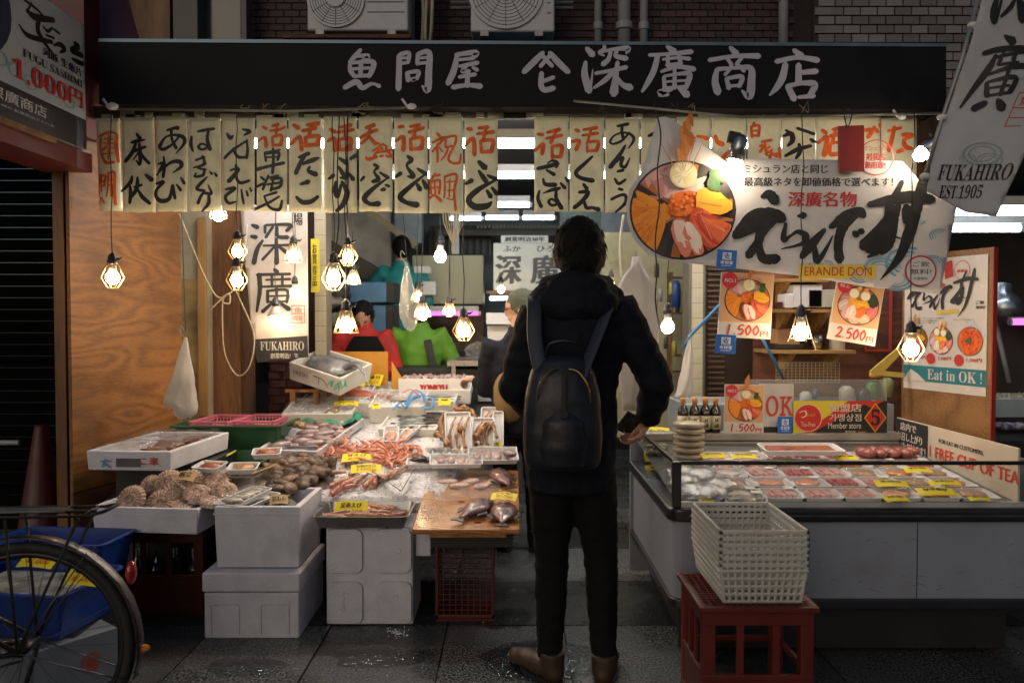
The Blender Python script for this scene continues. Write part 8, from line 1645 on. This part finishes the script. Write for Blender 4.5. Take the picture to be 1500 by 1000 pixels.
pbox('dark_counter', 'dark counter below the green jacket', 'counter', 575, 540, 755, 640, 6.0, .5, m_dark); pbox('grey_bin', 'dim grey plastic bin under the bench', 'bin', 700, 577, 722, 588, 5.7, .3, m_grey)
for k, (x, y, w_) in enumerate(((455, 440, 26), (470, 425, 20), (478, 470, 22), (462, 500, 30))): tag(MB().ball(P(x + 20, y, 6.6), w_ / 170, .12, .07, 14, 10, nz=.6, seed=k, fr=8).build('bundle', mat('bundle_%d' % (k % 2), ((.32, .30, .24), (.10, .09, .08))[k % 2], r=.6, bump=.5), smooth=True), ('pale bundle on the shelf left of the blue cases', 'grey bundle above the pale one', 'dark bundle left of the man in red', 'dark heap left of the man in red')[k], 'bundle')
pbox('rear_shelf', 'dark shelf unit left of the blue cases', 'shelf', 466, 380, 512, 560, 7.2, .3, m_dkwall)
rp_ = tag(MB().box(P(1012, 0, 5.2).x, 5.2, 0, P(1036, 0, 5.2).x, 5.4, 3).build('tiled_pillar', mat('pillar_joint')), 'narrow cream tiled pillar right of the bare white bulb', 'pillar')
for k in range(20): o = bpy.data.objects.new('tile', tmz); COL.objects.link(o); o.parent = rp_; o.location = (P(1012, 0, 5.2).x + .018, 5.197, .5 + k * .0985)
sd_ = tag(MB().box(P(1036, 0, 5.3).x, 5.34, 0, P(1110, 0, 5.3).x, 5.4, 3).build('slatted_door', mat('door_dark', (.035, .018, .012), r=.5)), 'dark brown slatted door behind the left price card', 'door')
for k in range(24): q = P(1036, 395 + k * 8, 5.3); MB().box(q.x + .01, 5.32, q.z, q.x + .12, 5.345, q.z + .012).build('slat', mat('slat_brown', (.14, .08, .045), r=.5), sd_)
pbox('shop_partition', 'greenish cream wall hung with tools behind the bags', 'wall', 880, 340, 1012, 640, 6.4, .1, mat('wall_mustard', (.34, .31, .19), r=.7, dirt=.5))
ts = thing('tool_shelf', 'narrow timber shelf with jars and cloths left of the cream pillar', 'shelf')
for x in (984, 1008): a = P(x, 560, 6.0); b = P(x + 2, 398, 6.0); MB().box(a.x, 6.0, a.z, b.x, 6.2, b.z).build('upright', m_midwood, ts)
for y in (405, 458, 520, 545): a = P(984, y + 2, 6.0); b = P(1010, y, 6.0); MB().box(a.x, 6.01, a.z, b.x, 6.19, b.z).build('board', m_midwood, ts)
for k in range(16):
 x, y = (990, 430, 0)[:2] if k == 0 else (rnd.uniform(930, 1004), rnd.uniform(395, 540)); c_ = (.02, .06, .22) if k == 0 else rnd.choice([(.3, .32, .3), (.05, .05, .05), (.4, .36, .08), (.25, .28, .3)]); s_ = 1 if k == 0 else rnd.uniform(.3, .7)
 q = P(x, y, 5.98); tag(MB().lathe([(0, -.10 * s_), (.035 * s_, -.10 * s_), (.035 * s_, .07 * s_), (.02 * s_, .1 * s_), (0, .1 * s_)], 12, M=T(q)).build('jar', mat('jar_%d' % int(c_[0] * 100), c_, r=.4), smooth=True), 'tall blue thermos on the narrow timber shelf' if k == 0 else 'small utensil hanging on the mustard wall', 'utensil', None if k == 0 else 'utensils on the mustard wall')
wbk = tag(MB().box(P(1110, 0, 5.0).x, 5.0, 0, P(1345, 0, 5.0).x, 5.04, 3).build('wood_wall', wood('red_wood', (.20, .065, .028), (.09, .03, .015), axis='x', sc=2, grain=7)), 'reddish timber wall behind the shelves', 'wall')
m_shelf = wood('shelf_pine', (.44, .25, .08), (.28, .14, .04), axis='x')
def shelf(lab, x0, x1, y, Y, n=2):
 t = thing('wall_shelf', lab, 'shelf'); a = P(x0, y, Y); b = P(x1, y, Y); MB().box(a.x, Y, a.z - .02, b.x, 5.0, a.z).build('board', m_shelf, t, bevel=.002)
 for k in range(n): x = a.x + (b.x - a.x) * (.3 + .55 * k); MB().add([(x, 4.995, a.z - .02), (x, Y + .05, a.z - .02), (x, 4.995, a.z - .16), (x + .03, 4.995, a.z - .02), (x + .03, Y + .05, a.z - .02), (x + .03, 4.995, a.z - .16)], [(0, 1, 2), (5, 4, 3), (0, 3, 4, 1), (1, 4, 5, 2), (2, 5, 3, 0)]).build('bracket', m_shelf, t)
shelf('upper pine shelf behind the broken lamp', 1128, 1230, 453, 4.72); shelf('lower pine shelf under the kitchen roll', 1126, 1254, 513, 4.70); shelf('top pine shelf hidden by the banner', 1130, 1215, 408, 4.75)
for k, (x0, y0, x1, y1, c_, lab, cat) in enumerate([(1162, 417, 1205, 450, 0, 'tall white box on the upper pine shelf', 'box'), (1150, 430, 1162, 451, 0, 'short stack of white cups on the upper pine shelf', 'cups'), (1184, 424, 1232, 450, 1, 'clear food boxes stacked on the upper pine shelf', 'boxes'), (1139, 482, 1172, 505, 2, 'brown carton on the lower pine shelf', 'carton'), (1136, 503, 1178, 512, 3, 'black tray under the brown carton', 'tray'), (1140, 442, 1147, 450, 4, 'small red tin on the upper pine shelf', 'tin')]):
 pbox(cat, lab, cat, x0, y0, x1, y1, 4.76, .14, [m_foam, mat('clear_boxes', (.46, .44, .36), r=.2, bump=.5, bs=12), mat('carton', (.34, .18, .08), r=.7), m_dark, m_redc][c_])
q = P(1226, 512, 4.8); tag(MB().lathe([(0, 0), (.045, 0), (.045, .23), (.018, .23), (.018, .2)], 20, M=T(q)).build('paper_roll', m_foam, smooth=True), 'white kitchen roll standing on the lower pine shelf', 'paper roll')
q = P(1195, 512, 4.8); tag(MB().lathe([(0, 0), (.035, 0), (.04, .09), (.036, .09), (.03, .005)], 20, M=T(q)).build('steel_cup', m_ssteel, smooth=True), 'steel cup on the lower pine shelf', 'cup')
wg = MB(); grid_wall(wg, P(1142, 0, 4.6).x, P(0, 560, 4.6).z, P(1236, 0, 4.6).x, P(0, 531, 4.6).z, 16, 7, .003, .003, T(0, 4.6, 0)); tag(wg.build('wire_rack', mat('wire_pale', (.45, .36, .24), r=.4, m=.5)), 'pale wire rack behind the freezer signs', 'rack')
pbox('counter_screen', 'smeared glass screen behind the freezer signs', 'screen', 1092, 556, 1300, 592, 4.45, .02, clear('screen_glass', gl=.12, rough=.3, milky=.12)); pbox('back_counter', 'pale counter behind the freezer', 'counter', 1000, 592, 1310, 700, 4.5, .45, m_grey)
for k, (x, y, s_, c_) in enumerate(((1180, 585, .8, (.5, .5, .48)), (1195, 577, .5, (.03, .04, .1)), (1240, 580, 1, (.45, .42, .36)), (1278, 572, .9, (.06, .2, .05)), (1265, 585, 1, (.04, .04, .04)), (1298, 568, 1, (.3, .3, .12)))):
 q = P(x, y, 4.6); tag(MB().lathe([(0, -.05 * s_), (.04 * s_, -.05 * s_), (.042 * s_, .04 * s_), (.02 * s_, .06 * s_), (0, .06 * s_)], 14, M=T(q)).build('jar', mat('cjar_%d' % k, c_, r=.3), smooth=True), ('white tub', 'dark blue bottle', 'cream pot', 'jar with green top', 'black pot', 'yellow lidded jar')[k] + ' on the counter behind the freezer', 'jar')
tag(MB().lathe([(0, 0), (.03, 0), (.034, .02), (.01, .028), (.01, .045), (0, .045)], 14, M=T(P(1282, 553, 4.6))).build('pump_lid', m_cap, smooth=True), 'orange pump lid behind the member store board', 'lid')
o, f, w, h = sheet_sign('painted_outline', 'thin red outline painted on the timber wall', 'painted line', 1268, 400, 1306, 515, 4.98, mat('red_wood')); l = MB();
for r_ in ((-w / 2, -h / 2, w / 2, -h / 2 + .015), (w / 2 - .02, -h / 2, w / 2, h / 2), (-w / 2, -h / 2, -w / 2 + .012, -h / 2 + .1)): patch(l, f, [(r_[0], r_[1]), (r_[2], r_[1]), (r_[2], r_[3]), (r_[0], r_[3])], (1, 1, 1))
l.build('line', mat('sign_red'), o)
cord([P(1060, 440, 4.6), P(1040, 462, 4.6), P(1012, 490, 4.6), P(1000, 510, 4.6)], 'blue tube slanting across the cream pillar', .011, mat('tube_blue', (.02, .10, .22), r=.4), 'tube'); cord([P(1116, 495, 4.6), P(1135, 530, 4.6), P(1148, 556, 4.6)], 'blue tube slanting behind the smeared screen', .009, mat('tube_blue'), 'tube')
pslope('yellow_bracket', 'yellow folding bracket left of the menu poster', 'bracket', [(1276, 543), (1318, 508), (1322, 516), (1296, 543), (1325, 546), (1325, 553), (1276, 549)], 4.4, .02, mat('bracket_yellow', (.50, .38, .08), r=.5))
A = P(1325, 500, 4.45); B = P(1452, 500, 3.9); B = Vector((B.x, B.y, 0)); A = Vector((A.x, A.y, 0)); M = frame(A, B - A); Lw = (B - A).length; pf = Face(M)
zb_ = pf.uv(1452, 640)[1]; zt_ = pf.uv(1452, 362)[1]
pwr = MB().box(-.02, 0, -.025, Lw, zt_, -.0015).build('plywood_wall', wood('plywood_right', (.30, .145, .05), (.17, .075, .024), axis='z', grain=4, sc=1.2)); pwr.matrix_world = M; tag(pwr, 'brown plywood partition carrying the menu poster at the right', 'wall')
MB().box(Lw + .001, 0, -.026, Lw + .008, zt_, 0).build('red_edge', mat('edge_red', (.30, .03, .02), r=.5), pwr)
u0 = pf.uv(1325, 500)[0]; u1 = pf.uv(1446, 500)[0]; y0_ = pf.uv(1446, 581)[1]; y1_ = pf.uv(1446, 372)[1]
o = MB().box(u0, y0_, 0, u1, y1_, .003).build('menu_poster', mat('poster_white', (.60, .55, .50), r=.25, var=.04, bump=.25, bs=6)); o.matrix_world = M; tag(o, 'menu poster with three bowls and a teal Eat in OK band on the plywood', 'poster')
W_, H_ = u1 - u0, y1_ - y0_; X = lambda t: u0 + t * W_; Yv = lambda t: y0_ + t * H_; Z0 = .0042
pm = MB(); patch(pm, pf, [(X(0), Yv(.065)), (X(1), Yv(.065)), (X(1), Yv(.185)), (X(0), Yv(.185))], (.015, .16, .20), z=Z0); patch(pm, pf, [(X(0), Yv(.065)), (X(.30), Yv(.065)), (X(.2), Yv(.12)), (X(.1), Yv(.155))], (.60, .55, .50), z=Z0 + .002)
for k in range(3):
 cx = X((.17, .48, .82)[k]); cy = Yv(.385); donburi(pm, pf, cx, cy, W_ * .145, (0, 1, 2)[k], z=Z0 + .001); disc(pm, pf, X((.08, .36, .70)[k]), Yv(.245), W_ * .055, (.5, .03, .03), z=Z0 + .002)
patch(pm, pf, [(X(.52), Yv(.84)), (X(.62), Yv(.86)), (X(.60), Yv(.98)), (X(.50), Yv(.96))], (.45, .02, .02), z=Z0); disc(pm, pf, X(.72), Yv(.90), W_ * .09, (.5, .05, .05), z=Z0, inner=.94); patch(pm, pf, [(X(.42), Yv(.575)), (X(.68), Yv(.59)), (X(.68), Yv(.62)), (X(.42), Yv(.605))], (.62, .45, .08), z=Z0)
for k in range(4): disc(pm, pf, X(.82 + .04 * k), Yv(.52 - .03 * k), W_ * .05, (.42, .48, .55), ry=.02, z=Z0, inner=.85)
pm.build('print', PRINT, o)
l = MB(); tfm = lambda x, y: (X(.05 + (x - 75) / 1275 * .85), Yv(.90 - y / 660 * .34)); brush(l, pf, '245 125 20 290 112 50 330 150 50;75 375 40 200 280 90 310 235 54 372 265 50;330 280 24 240 360 40 220 420 38 160 500 38;230 430 24 240 500 38 270 528 42 340 525 44;480 250 14 515 245 40;400 300 20 385 400 34 430 378 16 480 350 24 532 382 38 500 430 22 370 462 6;650 340 24 560 440 46 505 512 30;530 480 18 570 410 16 590 480 30 602 540 32 650 480 22 702 380 8;690 320 26 780 260 50 870 222 44 900 242 40;850 240 38 770 320 44 740 420 44 745 532 44;940 175 26 1060 150 44 1200 125 50 1340 142 40;1150 30 24 1100 130 32;1290 0 34 1270 100 50 1240 200 50 1200 350 50 1130 520 34 1010 662 4;1070 180 40 1060 280 50 905 440 54;1100 250 40 1080 360 50 1060 440 44 1010 472 44;900 440 34 960 440 60 1060 400 54;1070 372 14 1170 400 6', 0, 0, 1, z=Z0 + .0018, tf=tfm)
for k in range(3): text(l, pf, ('新鮮な魚介をお好みで選べる海鮮丼', '種類豊富なネタを卸値価格で', '人気商品のご案内')[k], X(.06), Yv(.545 - .018 * k), X(.52 - .06 * k), Yv(.556 - .018 * k), z=Z0)
text(l, pf, 'お召し上がりは店内で', X(.62), Yv(.535), X(.86), Yv(.546), z=Z0); text(l, pf, 'ご飯', X(.88), Yv(.65), X(.97), Yv(.675), z=Z0, thick=.001); text(l, pf, '無料!', X(.88), Yv(.615), X(.98), Yv(.64), z=Z0, thick=.001); l.build('lettering', BLACKINK, o)
l = MB(); text(l, pf, '𝐄𝐚𝐭 𝐢𝐧 𝐎𝐊 !', X(.32), Yv(.085), X(.96), Yv(.165), z=Z0 + .002); l.build('band_lettering', mat('poster_white'), o)
l = MB(); text(l, pf, '深廣名物', X(.24), Yv(.775), X(.52), Yv(.815), z=Z0, thick=.002)
for k in range(3): text(l, pf, ('1,500円', '2,500円', '1,500円')[k], X((.15, .44, .78)[k]), Yv(.235), X((.29, .60, .95)[k]), Yv(.265), z=Z0, shear=.2, thick=.0008)
text(l, pf, '掲載店', X(.66), Yv(.885), X(.78), Yv(.905), z=Z0, thick=.001); l.build('red_lettering', mat('sign_red'), o)
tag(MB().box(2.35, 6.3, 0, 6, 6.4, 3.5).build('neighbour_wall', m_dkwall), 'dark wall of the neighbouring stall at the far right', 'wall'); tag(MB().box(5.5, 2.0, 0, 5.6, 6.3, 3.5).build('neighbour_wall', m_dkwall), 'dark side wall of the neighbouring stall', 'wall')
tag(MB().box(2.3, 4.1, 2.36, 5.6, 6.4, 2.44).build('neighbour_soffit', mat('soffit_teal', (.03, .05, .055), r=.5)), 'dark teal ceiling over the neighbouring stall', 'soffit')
tag(MB().box(1.62, 4.1, 2.2, 2.32, 4.34, 2.46).build('brown_post_head', m_dkwood), 'dark brown timber behind the right end of the paper strips', 'beam'); tag(MB().box(P(1345, 0, 4.2).x, 4.2, 1.75, P(1375, 0, 4.2).x, 4.3, 2.5).build('timber_post', m_midwood), 'orange brown timber post right of the paper strips', 'post')
nb_ = thing('neighbour_table', 'dark table with fish boxes at the far right edge', 'table'); a = P(1455, 640, 4.3); MB().box(a.x, 4.3, .2, a.x + 1.2, 5.4, a.z - .03).build('table_body', m_dark, nb_)
o = tray_thing('foam_box', 'pale blue foam box of rings at the far right', T(P(1485, 610, 4.6).x + .1, 4.8, P(1485, 612, 4.6).z - .0), .46, .36, .11, mat('sty_blue', (.34, .42, .47), r=.7)); fill(o.matrix_world, .42, .32, .09, 'food in the pale blue box at the far right', seafood_mat('beige_rings', (.28, .22, .14), (.5, .42, .3), sc=30), 'food', amp=.03)
for k in range(6): q = P(1462 + 8 * k, 622 + 3 * (k % 2), 4.35); tag(MB().ball(q, .035, .04, .014, 10, 6, nz=.4, seed=k).build('fish_pack', mat('pack_blue', (.03, .05, .2), r=.3, c2=(.5, .5, .55), sc=30), smooth=True), 'blue and silver wrapped pack at the far right edge', 'food pack', 'blue wrapped packs at the far right edge')
t = thing('heat_lamp', 'steel dome lamp on a leaning stand at the far right', 'lamp'); q = P(1466, 440, 4.9); MB().lathe([(.03, .11), (.06, .10), (.06, .05), (.10, .02), (.16, -.10), (.15, -.10), (.09, .01)], 20, M=T(q)).build('shade', mat('lamp_silver'), t, smooth=True); MB().tube([P(1455, 455, 4.95), P(1478, 560, 4.95)], .014, 8).build('stand', m_grey, t, smooth=True)
# === bicycle and things at the front left
m_tyre = mat('tyre', (.010, .010, .010), r=.7, bump=.4, bs=80); m_rim = mat('rim', (.035, .035, .04), r=.4, m=.8); m_frame = mat('bike_frame', (.014, .006, .008), r=.4, coat=.15, var=.1); m_spoke = mat('spoke', (.10, .10, .105), r=.35, m=.7)
bk = thing('bicycle', 'dark maroon city bicycle cut off by the left edge of the picture', 'bicycle', T(-1.55, 2.52, 0) @ RZ(4))
def wheel(x):
 w = MB(); c = (x, 0, .335); w.tube([(x + .318 * math.cos(a * math.pi / 24), 0, .335 + .318 * math.sin(a * math.pi / 24)) for a in range(49)], .019, 10, cap=False); w.build('tyre', m_tyre, bk, smooth=True)
 MB().tube([(x + .296 * math.cos(a * math.pi / 24), 0, .335 + .296 * math.sin(a * math.pi / 24)) for a in range(49)], [(.012, .009)] * 49, 8, cap=False).build('rim', m_rim, bk, smooth=True)
 MB().tube([(x, -.05, .335), (x, .05, .335)], .018, 12).build('hub', m_rim, bk, smooth=True)
 for k in range(28):
  a = k * 2 * math.pi / 28; s_ = 1 if k % 2 else -1; b = a + .35 * (1 if k % 4 < 2 else -1); MB().tube([(x + .018 * math.cos(b), s_ * .03, .335 + .018 * math.sin(b)), (x + .288 * math.cos(a), 0, .335 + .288 * math.sin(a))], .0011, 4).build('spoke', m_spoke, bk)
wheel(0); wheel(-1.08)
def arc(x, r_, a0, a1, n=16): return [(x + r_ * math.cos(R(a0 + (a1 - a0) * k / n)), 0, .335 + r_ * math.sin(R(a0 + (a1 - a0) * k / n))) for k in range(n + 1)]
for x, a0, a1 in ((0, -18, 150), (-1.08, 20, 170)): p = arc(x, .352, a0, a1); MB().tube(p, [(.004, .026)] * len(p), 8).build('mudguard', m_frame, bk, smooth=True)
def bt(name, a, b, r_, m=m_frame): return MB().tube([a, b], r_, 8).build(name, m, bk, smooth=True)
bbk = (-.45, 0, .28); seat = (-.58, 0, .78); hd = (-.93, 0, .80); hd0 = (-.96, 0, .68)
for s_ in (-.06, .06): bt('chain_stay', (0, s_, .335), (bbk[0], s_ * .5, .28), .010); bt('seat_stay', (0, s_, .335), (-.55, s_ * .3, .68), .008); bt('mudguard_stay', (0, s_, .335), (.20, s_ * .5, .64), .0025, m_spoke); bt('mudguard_stay', (0, s_, .335), (.335, s_ * .5, .22), .0025, m_spoke); bt('rack_stay', (0, s_, .34), (.19, s_, .755), .005, m_tyre); bt('rack_stay', (0, s_, .34), (-.03, s_, .755), .005, m_tyre); bt('fork_blade', (-1.08, s_, .335), (-.97, s_ * .6, .64), .010)
bt('seat_tube', bbk, seat, .015); bt('down_tube', bbk, hd0, .017); bt('top_tube', (-.50, 0, .47), hd0, .015); bt('head_tube', hd0, hd, .018); bt('seat_post', seat, (-.60, 0, .90), .012, m_rim)
MB().ball((-.63, 0, .93), .12, .07, .035, 14, 8).build('saddle', m_tyre, bk, smooth=True); MB().tube(sp([(-.70, -.28, .98), (-.86, -.26, 1.02), (-.95, 0, .98), (-.86, .26, 1.02), (-.70, .28, .98)]), .011, 8).build('handlebar', m_rim, bk, smooth=True)
rk = MB()
for y in (-.065, 0, .065): rk.tube([(-.28, y, .765), (.22, y, .765)], .005, 6)
rk.tube(sp([(.22, -.065, .765), (.262, -.05, .775), (.275, 0, .78), (.262, .05, .775), (.22, .065, .765)]), .006, 6)
for x in (-.25, -.1, .06, .2): rk.tube([(x, -.065, .765), (x, .065, .765)], .004, 6)
rk.build('rack', m_tyre, bk, smooth=True); MB().cbox((-.02, 0, .772), (.30, .05, .006)).build('rack_clip', mat('sty_blue2', (.20, .23, .26), r=.3, m=.6), bk)
MB().ball((.325, 0, .565), .016, .024, .038, 12, 8).build('reflector', mat('reflector_red', (.40, .01, .01), r=.1, coat=1), bk, smooth=True); MB().ball((.362, 0, .318), .020, .014, .012, 8, 6).build('amber_reflector', mat('amber', (.5, .16, .01), r=.15), bk)
MB().lathe([(.085, -.006), (.092, -.006), (.092, .006), (.085, .006)], 30, M=T(bbk[0], -.05, .28) @ RX(90)).build('chain_ring', m_rim, bk); bt('chain', (bbk[0], -.045, .37), (0, -.045, .365), .004, m_tyre); bt('chain', (bbk[0], -.045, .19), (0, -.045, .305), .004, m_tyre); bt('crank', (bbk[0], -.06, .28), (bbk[0] - .1, -.07, .16), .009, m_rim); bt('stand', (0, .07, .33), (-.12, .14, .01), .009, m_rim)
m_btub = mat('tub_blue', (.004, .032, .20), r=.35, var=.15, dirt=.2)
def btub(lab, M, w=.52, d=.36, h=.17): t = tray_thing('blue_tub', lab, M, w, d, h, m_btub, r=.03, t=.006, taper=.03, lip=.014); t['category'] = 'tub'; return t
q = P(80, 880, 2.98); M1_ = T(-1.86, 3.06, .21) @ RZ(-8); btub('blue plastic tub seen through the bicycle wheel', M1_)
o = MB().box(-.21, -.13, .08, .21, .13, .15).build('fish_fill', mat('grey_fill', (.18, .19, .18), r=.4, sc=18, var=.6, bump=1, bs=20)); o.matrix_world = M1_; tag(o, 'grey fish packs filling the blue tub', 'fish', None, 'stuff')
btub('second blue tub farther back, its corner under the scallop box', T(-1.93, 3.40, .29) @ RZ(-4), .50, .26, .16)
for k, (x, y, Y) in enumerate(((45, 822, 2.95), (112, 848, 2.9))): ytag(T(P(x, y, Y) + V((0, .05, .0))) @ RZ(-10) @ RX(35), .15, .085, ('yellow tag in the blue tub, seen between the spokes at the left', 'yellow tag at the front of the blue tub')[k], ('活あわび', '¥800')[k], '¥1,000')
M = T(-1.72, 2.98, 0) @ RZ(52); o = thing('carton', 'grey white carton with a red mark under the blue tub', 'box', M); MB().box(-.16, -.14, 0, .16, .14, .20).build('carton_body', mat('carton_grey', (.15, .17, .20), r=.7, dirt=.3), o, bevel=.003); MB().box(-.165, -.008, .2, .165, .008, .206).build('flap_edge', m_dark, o)
f = Face(frame((0, -.1405, .1), (1, 0, 0))); l = MB(); disc(l, f, .06, .0, .035, (.4, .02, .02), inner=.8); text(l, f, '魚', .042, -.02, .078, .02, thick=.002); l.build('mark', mat('sign_red'), o, M=f.M)
f = Face(frame((.1605, 0, .1), (0, 1, 0))); l = MB(); text(l, f, '魚', -.03, -.03, .03, .03, thick=.002); l.build('mark', mat('sign_red'), o, M=f.M)
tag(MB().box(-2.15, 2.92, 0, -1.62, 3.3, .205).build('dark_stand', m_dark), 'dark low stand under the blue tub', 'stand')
cn = thing('traffic_cone', 'dark red traffic cone in the alley beside the plywood', 'cone', T(P(60, 620, 4.35).x, 4.35, 0))
MB().lathe([(.17, .02), (.15, .05), (.035, .78), (.03, .80), (0, .80)], 20).build('cone_body', mat('cone_red', (.06, .006, .005), r=.5, dirt=.4), cn, smooth=True); MB().box(-.19, -.19, 0, .19, .19, .03).build('base', m_dark, cn, bevel=.01)
br_ = thing('cone_bar', 'yellow and black bar leading from the cone to the left', 'bar'); z = P(30, 648, 4.4).z; x1 = P(28, 648, 4.4).x
for k in range(5): MB().tube([(x1 - .16 * (k + 1), 4.4, z), (x1 - .16 * k, 4.4, z)], .014, 10).build('band', (mat('bar_grey', (.25, .27, .3), r=.4) if k == 0 else mat('bar_yellow', (.5, .30, .02), r=.5) if k % 2 else m_dark), br_)
m_pud = clear('water_film', tint=(.75, .77, .80), gl=.10, rough=.03, bump=.35, bs=40, gmax=.95)
for k, (x, y, rx, ry, lab) in enumerate(((800, 965, .26, .20, 'wet patch between the feet of the customer'), (735, 905, .14, .12, 'wet patch between the board and the customer'), (560, 960, .20, .10, 'wet patch in front of the foam box on its side'), (360, 975, .16, .08, 'wet patch in front of the stacked foam boxes'), (840, 860, .20, .10, 'wet patch behind the customer\'s legs'))):
 q = G(x, y, .003); n = 40; pts = [(rx * math.cos(a) * (1 + .35 * noise.noise(V((math.cos(a) * 2, math.sin(a) * 2, k)))), ry * math.sin(a) * (1 + .35 * noise.noise(V((math.cos(a) * 2, math.sin(a) * 2, k + 9))))) for a in [6.2832 * i / n for i in range(n)]]
 o = MB().poly(pts).build('puddle', m_pud); o.location = (q.x, q.y, .0032); tag(o, lab, 'puddle')
ch = MB()
for k in range(70):
 x, y = (583 + rnd.gauss(0, 7), 926 + rnd.gauss(0, 3)) if k < 62 else (rnd.uniform(480, 860), rnd.uniform(900, 990)); q = G(x, y, .004); s_ = rnd.uniform(.002, .006); ch.cbox((0, 0, 0), (s_, s_, s_ * .7), T(q) @ RZ(k * 20) @ RX(k * 13))
tag(ch.build('fallen_ice', mat('ice_chip')), 'chips of ice fallen on the paving by the foam box', 'ice', None, 'stuff')
